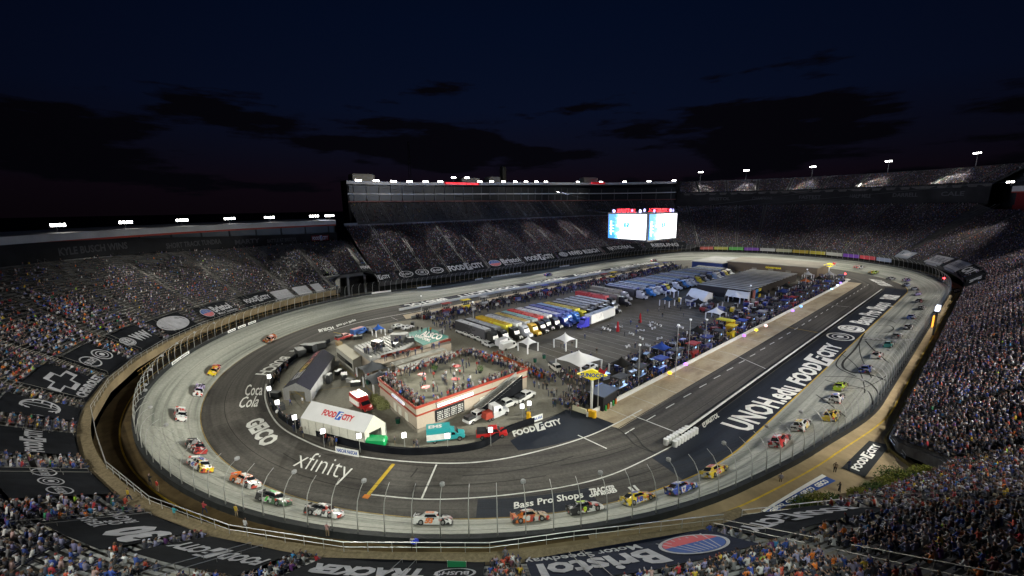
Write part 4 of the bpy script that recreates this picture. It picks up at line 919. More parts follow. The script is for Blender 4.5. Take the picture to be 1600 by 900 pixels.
# nearest spectators become figures of their own
S0 = sets[0][0]; P0, Y0 = arr(S0); X_, Y_, Z_ = project(P0+np.array([0, 0, .9]))
vis = (X_ > -10) & (X_ < 1610) & (Y_ < 905) & (Y_ > 0) & (Z_ > 1)
order = sorted(np.where(vis)[0], key=lambda i: np.linalg.norm(P0[i]-CAM)*(1 if True else 1))
IND = order[:270]; inds = set(IND)
rest = np.array([i for i in range(len(S0)) if i not in inds])
nearr = rest[np.linalg.norm(P0[rest]-CAM, axis=1) < 150]; farr = rest[np.linalg.norm(P0[rest]-CAM, axis=1) >= 150]
people_mesh('seated_crowd', P0[nearr], Y0[nearr], True, True, pw=PWN); people_mesh('seated_crowd', P0[farr], Y0[farr], True, False)
PWl = PW.copy(); PWl[[10, 12, 17]] *= 2.5; PWl /= PWl.sum()
for S, key in sets[1:]:
    P, Y = arr(S)
    if key == 'r':
        dd = np.linalg.norm(P-CAM, axis=1); X_, Y_, Z_ = project(P); v = (X_ < 1700) & (Z_ > 1)
        a = v & (dd < 150); b_ = v & (dd >= 150); people_mesh('seated_crowd', P[a], Y[a], True, True); people_mesh('seated_crowd', P[b_], Y[b_], True, False)
    else: people_mesh('seated_crowd', P, Y, True, False, pw=PWl if key == 'l' else PW)

# one continuous body per pose, grown over a skeleton
def body(name, J, E_, rad, region, mats):
    me = bpy.data.meshes.new(name); me.from_pydata(J, E_, []); o = bpy.data.objects.new(name, me); COL.objects.link(o)
    mo = o.modifiers.new('s', 'SKIN'); mo.use_smooth_shade = True; ss = o.modifiers.new('d', 'SUBSURF'); ss.levels = 1
    for i, r in enumerate(rad):
        sv = me.skin_vertices[0].data[i]; sv.radius = r if isinstance(r, tuple) else (r, r); sv.use_root = i == 0
    bpy.context.view_layer.update(); ev = o.evaluated_get(bpy.context.evaluated_depsgraph_get()); m = bpy.data.meshes.new_from_object(ev)
    bpy.data.objects.remove(o); m.name = name
    for q in mats: m.materials.append(q)
    for p in m.polygons: p.material_index = region(p.center); p.use_smooth = True
    return m
objcol_mat('shirt_cloth', .9)
m_sk = [M('skin_%d' % i, tuple(SKINC[i]), .6) for i in range(4)]; m_hr = [M('hair_%d' % i, tuple(HAIRC[i]), .8) for i in range(8)]; m_tr = [M('trousers_navy', (.02, .03, .07), .9), M('shorts_khaki', (.18, .14, .09), .9), M('trousers_black', (.02, .02, .022), .9)]
def seated_body(i):
    r = random.Random(i); ln = r.uniform(.0, .22); hx = r.uniform(-.05, .05); J = []; E_ = []; rad = []
    def j(p, r_, par=None):
        J.append(p); rad.append(r_)
        if par is not None: E_.append((par, len(J)-1))
        return len(J)-1
    pel = j((0, 0, .50), (.16, .12)); ch = j((0, ln*.5, .78), (.16, .115), pel); up_ = j((0, ln, .97), (.15, .10), ch); nk = j((hx*.3, ln+.03, 1.06), .055, up_)
    hd = j((hx, ln+.05, 1.17), (.082, .095), nk); tp = j((hx, ln+.045, 1.27), (.07, .085), hd); j((hx, ln+.15, 1.165), .014, hd)
    for s in (-1, 1):
        sh = j((s*.19, ln, .97), .065, up_); el = j((s*.26, ln+.08, .74), .048, sh)
        m_ = i % 4
        if m_ == 0: ha = j((s*.10, ln+.30, .66), .034, el)
        elif m_ == 1: ha = j((s*.14, ln+.36, .60), .034, el)
        elif m_ == 2: ha = j((s*.08, ln+.30, .92 if s > 0 else .62), .034, el)
        else: ha = j((s*.20, ln+.28, .58), .034, el)
        j((J[ha][0]*.9, J[ha][1]+.08, J[ha][2]+.01), .028, ha)
        hp = j((s*.10, .06, .49), .09, pel); kn = j((s*.15, .47, .50), .07, hp); an = j((s*.15, .44, .12), .045, kn); j((s*.15, .58, .06), .04, an)
    def region(c):
        if c.z > 1.04: return 2 if (c.y < ln+.07 and c.z > 1.12) or c.z > 1.24 else 1
        if c.z < .60 and c.y > .12 and abs(c.x) < .24: return 3 if c.z > .3 or i % 3 != 1 else 1
        if c.y > ln+.20: return 1
        return 0
    sk = m_sk[[0, 1, 2, 0, 3, 2][i % 6]]
    return body('seated_body', J, E_, rad, region, [MATS['shirt_cloth'], sk, m_hr[i % 8], m_tr[i % 3]])
def standing_body(i):
    r = random.Random(50+i); J = []; E_ = []; rad = []
    def j(p, r_, par=None):
        J.append(p); rad.append(r_)
        if par is not None: E_.append((par, len(J)-1))
        return len(J)-1
    st = (.08, .22, .04)[i % 3]
    pel = j((0, 0, .95), (.15, .11)); ch = j((0, .0, 1.22), (.15, .105), pel); up_ = j((0, .01, 1.42), (.15, .095), ch); nk = j((0, .03, 1.51), .055, up_); hd = j((0, .05, 1.62), (.08, .095), nk); j((0, .04, 1.72), (.068, .08), hd); j((0, .15, 1.61), .014, hd)
    for s in (-1, 1):
        sh = j((s*.19, .0, 1.42), .062, up_); el = j((s*.25, .02+(.08 if i % 2 else 0), 1.14), .046, sh); ha = j((s*(.22 if i % 2 == 0 else .1), .1+(.2 if i % 2 else 0), .90 if i % 2 == 0 else 1.12), .033, el); j((J[ha][0], J[ha][1]+.03, J[ha][2]-.08), .028, ha)
        hp = j((s*.10, 0, .90), .095, pel); kn = j((s*.11, .03+s*st*.6, .50), .065, hp); an = j((s*.12, -.02+s*st, .09), .045, kn); j((s*.12, .12+s*st, .05), .038, an)
    def region(c):
        if c.z > 1.49: return 2 if (c.y < .06 and c.z > 1.56) or c.z > 1.70 else 1
        if c.z < .93 and abs(c.x) < .21: return 3
        if abs(c.x) > .19 and c.z < 1.10: return 1
        return 0
    return body('standing_body', J, E_, rad, region, [MATS['shirt_cloth'], m_sk[i % 4], m_hr[(i*3) % 8], m_tr[(i+2) % 3]])
SB = [seated_body(i) for i in range(24)]; TB = [standing_body(i) for i in range(12)]
BN = [(-40, -18, 'left corner banners'), (0, 26, 'three-logo banner'), (26, 42, 'thirty banner'), (42, 54, 'lower-left grocery banner'), (54, 68, 'tall-letter banner'), (68, 84, 'speedway oval banner'), (84, 98, 'lower-right grocery banner'), (98, 113, 'shrubs')]
def sector(u):
    for a, b_, n_ in BN:
        if a <= u < b_: return n_
    return 'left banners'
bysec = {}
for i in IND: u, d, z, k = S0[i]; u = u if u < 400 else u-PER; bysec.setdefault((sector(u), k), []).append((u, i))
HAIRN = ['black-haired', 'dark-haired', 'brown-haired', 'grey-haired', 'blue-capped', 'red-capped', 'black-capped', 'white-capped']
for (sec, k), L in bysec.items():
    L.sort()
    for q, (u, i) in enumerate(L):
        ci = int(RNG.choice(len(PCOL), p=PWN)); bi = (q*7+k*5+int(abs(u)*3)) % 24
        o = bpy.data.objects.new('person', SB[bi]); COL.objects.link(o); o.location = P0[i]; o.rotation_euler = (0, 0, Y0[i]+random.gauss(0, .15)); s_ = random.uniform(.94, 1.08); o.scale = (s_, s_, s_)
        c = np.array(PCOL[ci])*random.uniform(.75, 1.2); o.color = (*c, 1)
        tag(o, '%s spectator in %s, %s row above %s, %s from left' % (HAIRN[bi % 8], PNAM[ci], ordn(k), sec, ordn(q)), 'person', 'spectators seated in the near stand')
# people standing on their own
def stander(x, y, z, yaw, col, label, i=0, p=None):
    q = G(x, y, z) if p is None else np.array(p); o = bpy.data.objects.new('person', TB[i % 12]); COL.objects.link(o); o.location = (q[0], q[1], z if p is None else q[2]); o.rotation_euler = (0, 0, yaw); o.color = (*col, 1)
    return tag(o, label, 'person')
wz1 = walkz(110)
stander(1304, 739, wz1, .3, (.16, .12, .08), 'person in brown standing beside the yellow walkway line', 0)
stander(1326, 735, wz1, 1.0, (.03, .04, .09), 'person in dark blue standing at the corner of the black floor mat', 1)
stander(1311, 771, wz1, 2.0, (.015, .015, .015), 'person in black standing beside the blue floor mat', 3)
stander(1219, 757, wz1, .5, (.2, .2, .28), 'person in grey leaning by the fence above the blue mat', 2)
stander(790, 880, 7.9, face_in(64), (.09, .09, .11), 'person in dark grey standing at the rail near the bottom centre', 4)
stander(645, 860, 5.0, face_in(56), (.3, .3, .32), 'person with blue umbrella standing on the service walkway', 6)
stander(512, 838, 5.0, face_in(48), (.35, .2, .2), 'person in pink standing on the walkway near the bottom', 5)
stander(320, 803, 5., face_in(36), (.3, .03, .04), 'person in red standing on the brown walkway at lower left', 7)
stander(247, 768, 5., face_in(28), (.35, .03, .02), 'person in red vest working on the brown walkway', 8)
stander(235, 758, 5., face_in(27), (.02, .02, .02), 'person in black working on the brown walkway, left of the red vest', 9)
stander(202, 783, 7.9, face_in(25), (.4, .28, .02), 'person in yellow vest standing at the parapet in the lower left', 10)
stander(274, 812, 7.9, face_in(30), (.03, .25, .3), 'person in teal shirt standing at the parapet in the lower left', 11)
stander(385, 832, 7.9, face_in(38), (.4, .4, .42), 'person in white standing by the parapet, lower left', 0)
stander(370, 808, 5., face_in(38), (.40, .28, .03), 'person in yellow vest on the brown walkway at lower left', 2)
for x, y, c, n_ in ((473, 632, (.4, .4, .42), 'person in white walking behind the grocery tent'), (454, 634, (.12, .14, .3), 'person in blue grey beside the near infield wall'), (647, 701, (.02, .02, .03), 'person in black by the infield wall beside the light'), (652, 700, (.12, .12, .15), 'person in grey by the infield wall beside the light'), (870, 618, (.015, .015, .02), 'person in black standing alone on the pavement'), (617, 695, (.05, .05, .06), 'person standing beside the green generator'), (822, 648, (.3, .35, .05), 'person in lime vest beside the yellow barrel'), (827, 648, (.02, .02, .02), 'person in black beside the yellow barrel')):
    stander(x, y, .01, random.uniform(0, 6), c, n_, int(x))
stander(0, 0, 0, 0, (.02, .02, .02), 'x', 0, p=(0, 0, -.0)) if False else None
um = thing('umbrella', 'bright blue open umbrella held on the service walkway', 'umbrella', tuple(G(645, 860, 5.)+np.array([.2, .2, 0])))
um.scale = (.6, .6, .6); MB().tube([(0, 0, 1.0), (0, 0, 2.25)], .02, 5).build('shaft', steel, um); MB().lathe((0, 0, 1.95), [(.75, 0), (.6, .15), (.3, .27), (.02, .32)], 8).build('canopy', M('umbrella_blue', (.02, .04, .45), .6), um)

# ------------------------------------------------------------ standing crews in the infield: too many to count
crew = np.array([(.02, .025, .07), (.02, .05, .25), (.015, .015, .018), (.03, .03, .035), (.4, .4, .42), (.35, .04, .03), (.12, .12, .13), (.45, .2, .02), (.25, .3, .03), (.02, .03, .12), (.3, .28, .26)])
cw = np.array([7, 3.5, 8, 5, 1.2, .8, 2, .25, .25, 6, .8]); cw /= cw.sum()
def standers(name, zones, cl=crew, w=cw):
    P = []
    for kind, a, n, z in zones:
        if kind == 'r':
            x0, y0, x1, y1 = a
            for _ in range(n): P.append((random.uniform(x0, x1), random.uniform(y0, y1), z))
        else:
            A, B, wd = a; A = np.array(A[:2]); B = np.array(B[:2]); t = B-A; t = t/np.linalg.norm(t); q = np.array([-t[1], t[0]])
            for _ in range(n): p = A+(B-A)*random.random()+q*random.uniform(-wd, wd); P.append((p[0], p[1], z))
    P = np.array(P); return people_mesh(name, P, RNG.uniform(0, 2*PI, len(P)), False, True, cl, w)
standers('pit_crew_crowd', [('r', (41, -96, 46.2, 106), 1700, .0), ('r', (34, -82, 41, 104), 900, 0), ('r', (-47, -92, -41, 102), 900, 0), ('r', (-41, -90, -34, 100), 420, 0), ('r', (28, -98, 38, -88), 60, 0), ('r', (38, -106, 44, -98), 40, 0), ('r', (30, 96, 44, 118), 110, 0),
    ('r', (-35, -92, -18, -84), 60, 0), ('r', (9, -82, 36, 95), 90, 0), ('r', (-22, 96, 6, 130), 60, 0)])

# ------------------------------------------------------------ vehicles
objcol_mat('car_paint', .28, .7, 'car'); objcol_mat('truck_paint', .35, .4, None); objcol_mat('canopy_cloth', .8, 0, None); objcol_mat('livery_panel', .4, .2, 'haul')
def loft_x(mb, secs, mi=0):
    "secs: (x, [(y, z), ...]) closed rings"
    n = len(secs[0][1]); o = []
    for x, rg in secs: o += [(x, y, z) for y, z in rg]
    f = [(i*n+k, i*n+(k+1) % n, (i+1)*n+(k+1) % n, (i+1)*n+k) for i in range(len(secs)-1) for k in range(n)]
    f += [tuple(range(n-1, -1, -1)), tuple((len(secs)-1)*n+k for k in range(n))]
    return mb.add(o, f, mi)
def wheel(parent, x, y, r, w, rim=chrome):
    o = MB(); P = [(x+r*math.cos(2*PI*k/14), r+r*math.sin(2*PI*k/14)) for k in range(14)]
    o.add([(a, y-w/2, b_) for a, b_ in P]+[(a, y+w/2, b_) for a, b_ in P], [(k, (k+1) % 14, 14+(k+1) % 14, 14+k) for k in range(14)]+[tuple(range(14)), tuple(range(27, 13, -1))])
    t = o.build('wheel', rubber, parent); yy = y+math.copysign(w/2+.01, y)
    q = MB(); P = [(x+r*.58*math.cos(2*PI*k/10), yy, r+r*.58*math.sin(2*PI*k/10)) for k in range(10)]; q.add(P, [tuple(range(10))] if y < 0 else [tuple(range(9, -1, -1))]).build('rim', rim, t); return t
def make_racecar():
    root = thing('race_car', 'x', 'race car')
    def low(w, zb, zt, tw=.93): return [(-w, zb), (-w*1.0, (zb+zt)*.55), (-w*tw, zt), (-w*.5, zt+.03), (w*.5, zt+.03), (w*tw, zt), (w*1.0, (zb+zt)*.55), (w, zb)]
    mb = MB(); loft_x(mb, [(-2.48, low(.84, .22, .80)), (-2.35, low(.93, .14, .92)), (-1.7, low(.99, .12, .95)), (-.9, low(.97, .12, .93)), (.5, low(.96, .12, .90)), (1.1, low(.97, .12, .84)), (1.8, low(.98, .12, .76)), (2.25, low(.94, .10, .66)), (2.5, low(.74, .12, .48))])
    cab = [(-1.95, .50, .93, .94), (-1.15, .56, .93, 1.24), (-.5, .56, .92, 1.31), (.25, .56, .90, 1.29), (.60, .60, .88, 1.17), (1.2, .60, .82, .86)]
    loft_x(mb, [(x, [(-.80 if zt > 1 else -.72, zb), (-w, zt), (w, zt), (.80 if zt > 1 else .72, zb)]) for x, w, zb, zt in cab])
    b_ = mb.build('body', MATS['car_paint'], root); b_['tint'] = 1
    g = MB(); g.add([(.58, -.60, 1.165), (.58, .60, 1.165), (1.18, .66, .87), (1.18, -.66, .87)], [(0, 3, 2, 1)])
    g.v = [(x+.012, y, z+.015) for x, y, z in g.v]; g.build('windshield', glass, root)
    MB().add([(-1.90, -.58, .965), (-1.90, .58, .965), (-1.18, .54, 1.255), (-1.18, -.54, 1.255)], [(0, 1, 2, 3)]).build('rear_window', glass, root)
    for s in (-1, 1):
        v = [(-1.05, s*.79, .95), (.65, s*.79, .93), (.28, s*.60, 1.24), (-.95, s*.60, 1.22)]; v = [(x, y+s*.025, z) for x, y, z in v]
        MB().add(v, [(0, 1, 2, 3)]).build('side_window', glass, root)
    for x in (-1.42, 1.42):
        for s in (-1, 1): wheel(root, x, s*.86, .355, .30)
    MB().box((-2.45, 0, 1.02), (.05, 1.6, .24)).build('spoiler', MATS['car_paint'], root)['tint'] = 1
    MB().box((2.42, 0, .12), (.35, 1.75, .05)).build('splitter', dark, root)
    MB().add([(2.45, -.45, .28), (2.45, .45, .28), (2.42, .45, .42), (2.42, -.45, .42)], [(0, 1, 2, 3)]).build('grille', dark, root)
    for s in (-1, 1):
        MB().add([(2.36, s*.5, .50), (2.30, s*.76, .50), (2.22, s*.76, .60), (2.28, s*.5, .60)], [(0, 1, 2, 3)]).build('headlight', M('headlight_decal', (.6, .6, .55), .3), root)
    return root
proto = make_racecar()
def paintm(c): 
    k = 'num_%02d%02d%02d' % tuple(int(x*99) for x in c); return M(k, c, .5)
def race_car(u, d, yaw, col, sec, num, numcol, label, first=[1], extra=None, scl=1.06):
    r = proto if first[0] else copy_tree(proto); first[0] = 0
    t, n = tang(u), nrm(u); sl = (zs(u, d+.5)-zs(u, d-.5)) if d > .5 else 0
    up = np.array([-n[0]*sl, -n[1]*sl, 1.]); up /= np.linalg.norm(up); c, s = math.cos(yaw), math.sin(yaw); fw = t*c-n*s*1.; lf = np.cross(up, fw); lf /= np.linalg.norm(lf); fw = np.cross(lf, up)
    p = pt(u, d, zs(u, d)+.02 if d > 0 else .02); r.matrix_world = Matrix(((fw[0], lf[0], up[0], p[0]), (fw[1], lf[1], up[1], p[1]), (fw[2], lf[2], up[2], p[2]), (0, 0, 0, 1))) @ Matrix.Scale(scl, 4)
    tint(r, col, sec); tag(r, label, 'race car', 'race cars on the banked track')
    m = paintm(numcol)
    for ch in [x for x in r.children if x.name.startswith('race_number')]: bpy.data.objects.remove(ch)
    mats = [m, m, m, m]
    place(a_text(num, bold=.06, shear=.15), lambda x, y, h: (-.85+y*1.0-.1, .42-.84*x, 1.325+h), 'race_number', mats, r)
    for sd in (-1, 1):
        w = .55*len(num)
        place(a_text(num, bold=.06, shear=.15), (lambda x, y, h: (-.45-w/2+w*x+.05, -(.985+h)+.06*max(0, y-.3), .30+y*.55)) if sd < 0 else (lambda x, y, h: (-.45+w/2-w*x+.05, (.985+h)-.06*max(0, y-.3), .30+y*.55)), 'race_number', mats, r)
    return r
W_, K_ = (.62, .62, .62), (.015, .015, .018); Rd = (.50, .02, .02); Or = (.62, .15, .02); Ye = (.66, .48, .02); Bl = (.02, .06, .38); Gr = (.05, .45, .06); Lv = (.36, .28, .52); Te = (.05, .35, .35); Lg = (.42, .60, .03); Gy = (.18, .19, .2)
CARS = [((422, 528), Or, (.3, .12, .04), '1', W_, 'orange and white race car high on the left banking by the gateway'), ((333, 577), Rd, Ye, '95', Ye, 'red and yellow race car leaning into the left turn'), ((309, 608), Lv, W_, '11', K_, 'lavender and white race car behind the red and yellow one'),
 ((280, 646), W_, W_, '41', Rd, 'white race car with red and black hood on the left bank'), ((305, 697), K_, (.3, .03, .03), '14', W_, 'black and red race car at the left of the near turn'), ((311, 725), W_, Ye, '47', Bl, 'white race car with yellow and blue sides, just after the black and red one'),
 ((382, 750), Or, W_, '20', W_, 'white nosed orange race car with orange tail in the near turn'), ((426, 778), K_, (.05, .12, .06), '1', Gr, 'black race car with green marks in the near turn'), ((505, 798), K_, W_, '48', W_, 'black race car with white nose and red roof'),
 ((676, 811), W_, (.6, .6, .6), '53', Or, 'white race car with orange roof and numbers at the bottom of the track'), ((828, 807), Or, (.6, .45, .3), '8', W_, 'orange race car with silver nose under the dark band lettering'), ((914, 792), K_, W_, '9', Lg, 'black and white race car with lime roof number'),
 ((998, 777), Ye, (.5, .3, .02), '18', Bl, 'yellow race car with red, green and blue nose patches'), ((1066, 761), Bl, (.03, .10, .45), '17', W_, 'blue race car beside the lower right fence'), ((1118, 734), Ye, Ye, '22', Rd, 'bright yellow race car at the start of the right straight'),
 ((1220, 686), Rd, (.3, .02, .02), '4', W_, 'red and black race car on the right straight'), ((1253, 662), W_, W_, '12', Ye, 'white race car with yellow roof'), ((1300, 647), Ye, (.35, .3, .02), '34', K_, 'yellow and black race car beside the outer fence'),
 ((1308, 620), W_, K_, '6', Bl, 'white and black race car, second in the right-hand line'), ((1314, 601), Lg, K_, '10', K_, 'lime green race car with black tail'), ((1354, 574), Bl, W_, '24', W_, 'blue and white race car inside the skid marks'), ((1371, 553), W_, W_, '2', K_, 'plain white race car on the right straight'),
 ((1389, 536), Te, K_, '43', W_, 'teal race car on the right straight'), ((1402, 523), Gy, W_, '3', W_, 'grey and white race car above the teal one'), ((1420, 509), K_, Gy, '78', W_, 'black race car nearest the lit tower on the fence'), ((1425, 493), (.10, .16, .45), W_, '88', W_, 'pale blue race car on the upper right straight'),
 ((1440, 479), K_, Gy, '19', W_, 'dark race car at the exit of the far turn'), ((1437, 468), K_, W_, '42', W_, 'dark race car with white sides at the far turn'), ((1435, 457), Lv, W_, '21', K_, 'purple grey race car at the far turn'), ((1430, 449), W_, K_, '37', K_, 'white race car with dark hood at the far turn'),
 ((1415, 443), (.3, .34, .5), W_, '13', K_, 'pale blue grey race car at the far turn'), ((1417, 435), (.12, .08, .35), K_, '31', W_, 'violet race car at the far turn'), ((1392, 433), W_, W_, '38', K_, 'white race car entering the far turn lower lane'), ((1366, 423), Lg, Ye, '7', K_, 'small lime race car in the far turn'),
 ((1342, 415), W_, Rd, '51', Rd, 'white and red race car high in the far turn'), ((1050, 410), W_, Rd, '96', Rd, 'white race car with red flash below the video board'), ((856, 427), W_, Bl, '15', Bl, 'lone white and blue race car on the backstretch')]
for i, (p, c, s, n_, nc, lb) in enumerate(CARS):
    u, d = onroad(p[0], p[1]+2, .5); race_car(u, max(d, 1.), .10 if (u < 110 or u > 740) else .03, c, s, n_, nc, lb, scl=1.0 if i < 15 else 1.08)

def ring4(w, zb, zt): return [(-w, zb), (-w, zt), (w, zt), (w, zb)]
def make_vehicle(kind):
    nm = {'pickup': 'pickup_truck', 'van': 'van', 'suv': 'parked_car', 'ambulance': 'ambulance', 'semi': 'tractor'}[kind]
    root = thing(nm, 'x', 'truck'); pm = MATS['truck_paint']; mb = MB(); r = .40
    if kind == 'pickup':
        loft_x(mb, [(-2.8, ring4(.95, .5, 1.05)), (2.0, ring4(.97, .45, 1.12)), (2.75, ring4(.93, .45, 1.0)), (2.85, ring4(.85, .5, .85))]); loft_x(mb, [(-.55, [(-.88, 1.05), (-.72, 1.85), (.72, 1.85), (.88, 1.05)]), (1.0, [(-.88, 1.05), (-.72, 1.85), (.72, 1.85), (.88, 1.05)]), (1.65, [(-.88, 1.05), (-.85, 1.14), (.85, 1.14), (.88, 1.05)])])
        MB().box((-1.7, 0, 1.07), (2.0, 1.6, .03)).build('cargo_bed', dark, root); wx = (-1.75, 1.85); cb = (-.55, 1.0, 1.65, .72, .88, 1.14, 1.85)
    elif kind == 'suv':
        loft_x(mb, [(-2.3, ring4(.88, .4, .85)), (1.6, ring4(.92, .35, .95)), (2.3, ring4(.82, .35, .7))]); loft_x(mb, [(-2.1, [(-.8, .9), (-.7, .95), (.7, .95), (.8, .9)]), (-1.3, [(-.82, .9), (-.62, 1.42), (.62, 1.42), (.82, .9)]), (.4, [(-.82, .9), (-.62, 1.42), (.62, 1.42), (.82, .9)]), (1.2, [(-.8, .9), (-.75, .96), (.75, .96), (.8, .9)])])
        wx = (-1.4, 1.4); r = .34; cb = (-1.3, .4, 1.2, .62, .82, .95, 1.42)
    elif kind == 'van':
        loft_x(mb, [(-2.9, ring4(.98, .4, 2.2)), (1.6, ring4(1.0, .4, 2.25)), (2.5, ring4(.97, .4, 1.15)), (2.95, ring4(.85, .45, .95))]); wx = (-1.8, 2.0); cb = None
    elif kind == 'ambulance':
        loft_x(mb, [(-3.4, ring4(1.15, .55, 2.8)), (.8, ring4(1.15, .55, 2.8))]); loft_x(mb, [(.8, ring4(.98, .5, 2.1)), (1.5, ring4(.98, .5, 2.0)), (2.2, ring4(.98, .5, 1.3)), (3.3, ring4(.9, .5, 1.15)), (3.4, ring4(.8, .55, .9))]); wx = (-2.0, 2.4); r = .45; cb = None
    else:
        loft_x(mb, [(-3.2, ring4(.5, .6, .95)), (-1.2, ring4(.5, .6, .95))]); loft_x(mb, [(-1.4, ring4(1.2, .6, 3.7)), (.6, ring4(1.2, .6, 3.6)), (1.3, ring4(1.1, .6, 2.9)), (1.7, ring4(1.05, .6, 1.9)), (3.4, ring4(.85, .6, 1.6)), (3.6, ring4(.75, .7, 1.2))]); wx = (-2.6, -1.6, 2.6); r = .52; cb = None
    b_ = mb.build('body', pm, root); b_['tint'] = 1
    if cb:
        x0, x1, x2, wt, wb_, z0, z1 = cb
        MB().add([(x1+.02, -wt*.95, z1-.04), (x1+.02, wt*.95, z1-.04), (x2-.03, wb_*.93, z0+.06), (x2-.03, -wb_*.93, z0+.06)], [(0, 3, 2, 1)]).build('windshield', glass, root, loc=(.02, 0, .02))
        for s in (-1, 1): MB().add([(x0+.1, s*(wb_-.02), z0+.1), (x1+.35, s*(wb_-.02), z0+.1), (x1-.05, s*(wt+.04), z1-.08), (x0+.1, s*(wt+.04), z1-.08)], [(0, 1, 2, 3)]).build('side_window', glass, root)
        MB().add([(x0-.02 if kind == 'pickup' else x0-.65, -wt*.9, z0+.15), (x0-.02 if kind == 'pickup' else x0-.65, wt*.9, z0+.15), (x0-.02, wt*.9, z1-.06), (x0-.02, -wt*.9, z1-.06)], [(0, 3, 2, 1)]).build('rear_window', glass, root, loc=(-.02, 0, .02))
    else:
        d_ = {'van': (1.62, 2.48, 2.2, 1.25, .97), 'ambulance': (1.52, 2.18, 1.96, 1.36, .97), 'semi': (.62, 1.28, 3.4, 2.95, 1.08)}[kind]
        MB().add([(d_[0], -d_[4]*.9, d_[2]), (d_[0], d_[4]*.9, d_[2]), (d_[1], d_[4]*.9, d_[3]), (d_[1], -d_[4]*.9, d_[3])], [(0, 3, 2, 1)]).build('windshield', glass, root, loc=(.05, 0, .05))
        for s in (-1, 1):
            xx = {'van': (.9, 1.7, 1.35, 2.0, 1.005), 'ambulance': (1.0, 1.7, 1.35, 1.85, 1.0), 'semi': (.0, .9, 1.9, 2.7, 1.21)}[kind]
            MB().add([(xx[0], s*xx[4], xx[2]), (xx[1], s*xx[4], xx[2]), (xx[1]-.2, s*xx[4], xx[3]), (xx[0], s*xx[4], xx[3])], [(0, 1, 2, 3)]).build('side_window', glass, root)
        if kind == 'semi':
            for s in (-1, 1): MB().tube([(-1.6, s*.95, .6), (-1.6, s*.95, 4.0)], .09, 6).build('exhaust_stack', chrome, root)
    for x in wx:
        for s in (-1, 1): wheel(root, x, s*.86, r, .28)
    for s in (-1, 1):
        e_ = {'pickup': (2.86, .70, .78), 'suv': (2.31, .60, .6), 'van': (2.96, .68, .75), 'ambulance': (3.41, .62, .8), 'semi': (3.61, .6, 1.0)}[kind]
        MB().box((e_[0], s*e_[1], e_[2]), (.04, .22, .16)).build('headlight', M('headlight_glass', (.6, .6, .58), .2), root)
    MB().box((wx[-1]+.95 if kind != 'semi' else 3.62, 0, .48), (.12, 1.6, .2)).build('bumper', chrome, root)
    return root
VP = {k: make_vehicle(k) for k in ('pickup', 'van', 'suv', 'ambulance', 'semi')}; used_ = set()
def vehicle(kind, p, rz, col, label, cat, group=None, name=None):
    r = VP[kind] if kind not in used_ else copy_tree(VP[kind]); used_.add(kind)
    r.location = (p[0], p[1], .02); r.rotation_euler = (0, 0, rz); tint(r, col); tag(r, label, cat)
    if group: r['group'] = group
    if name: r.name = name
    return r
def ang(a, b_): a = G(*a); b_ = G(*b_); return math.atan2(b_[1]-a[1], b_[0]-a[0])
def at(x, y): return G(x, y)[:2]
V = vehicle
a = V('ambulance', at(697, 687), ang((675, 690), (725, 684)), (.03, .33, .36), 'teal and white ambulance parked by the near infield wall', 'ambulance'); MB().box((-1.3, 0, 1.35), (4.25, 2.36, 1.1)).build('white_side_panel', white, a)
place(a_text('EMS', bold=.04), lambda x, y, h: (-3.0+2.4*x, -.5+y*1.0, 2.81+h), 'lettering', [white]*4, a)
a = V('ambulance', at(566, 637), ang((556, 625), (580, 642)), (.42, .02, .02), 'red box ambulance parked behind the grocery tent', 'ambulance', name='ambulance')
a = V('pickup', at(768, 682), ang((748, 683), (794, 679)), (.45, .02, .02), 'red rescue pickup beside the teal ambulance', 'pickup truck'); MB().box((-1.8, 0, 1.3), (1.7, 1.5, .7)).build('rescue_gear', dark, a)
V('pickup', at(744, 656), ang((732, 661), (760, 646)), (.6, .6, .6), 'white pickup with a lift gate below the stairs', 'pickup truck')
a = V('semi', at(775, 652), ang((760, 658), (800, 642)), (.55, .56, .58), 'white tow truck with red and white body below the stairs', 'tow truck', name='tow_truck'); MB().box((-2.2, 0, .9), (3.2, 2.2, 1.5), base=True, top=.8).build('tow_body', red, a); a.scale = (.8, .8, .8)
V('pickup', at(790, 637), ang((778, 642), (802, 632)), (.6, .6, .6), 'white pickup behind the red and white tow truck', 'pickup truck')
V('pickup', at(820, 624), ang((806, 630), (836, 614)), (.6, .6, .6), 'white safety pickup with rack right of the deck building', 'pickup truck')
V('pickup', at(869, 579), ang((860, 570), (880, 585)), (.6, .57, .52), 'white pickup with amber bar on the lot edge', 'pickup truck')
V('pickup', at(920, 579), ang((908, 584), (934, 572)), (.62, .62, .62), 'white crew cab pickup beside the peaked tent', 'pickup truck')
V('pickup', at(524, 609), ang((512, 600), (532, 615)), (.03, .03, .035), 'dark pickup beside the dark roofed tent', 'pickup truck') if False else None
for i, (x, y, nm) in enumerate(((721, 521, 'leftmost'), (731, 525, 'second'), (741, 529, 'third'), (751, 533, 'fourth'), (763, 541, 'fifth'))): V('suv', at(x, y), ang((720, 520), (750, 532)), (.55, .55, .56), 'white pace car parked beside the first black hauler, %s in the line' % nm, 'car', 'white cars beside the first hauler')
V('van', at(795, 545), ang((783, 549), (812, 541)), (.58, .58, .58), 'white medical van with orange stripe by the small tent', 'van'); V('van', at(787, 539), ang((778, 543), (800, 534)), (.5, .5, .53), 'second white medical van behind the first', 'van')
a = V('van', at(562, 522), ang((546, 526), (575, 517)), (.05, .14, .45), 'blue van with pink roof at the far side of the paddock', 'van'); MB().box((-.6, 0, 2.25), (4, 1.8, .05), base=True).build('roof_panel', M('pink_white', (.6, .35, .36), .6), a)
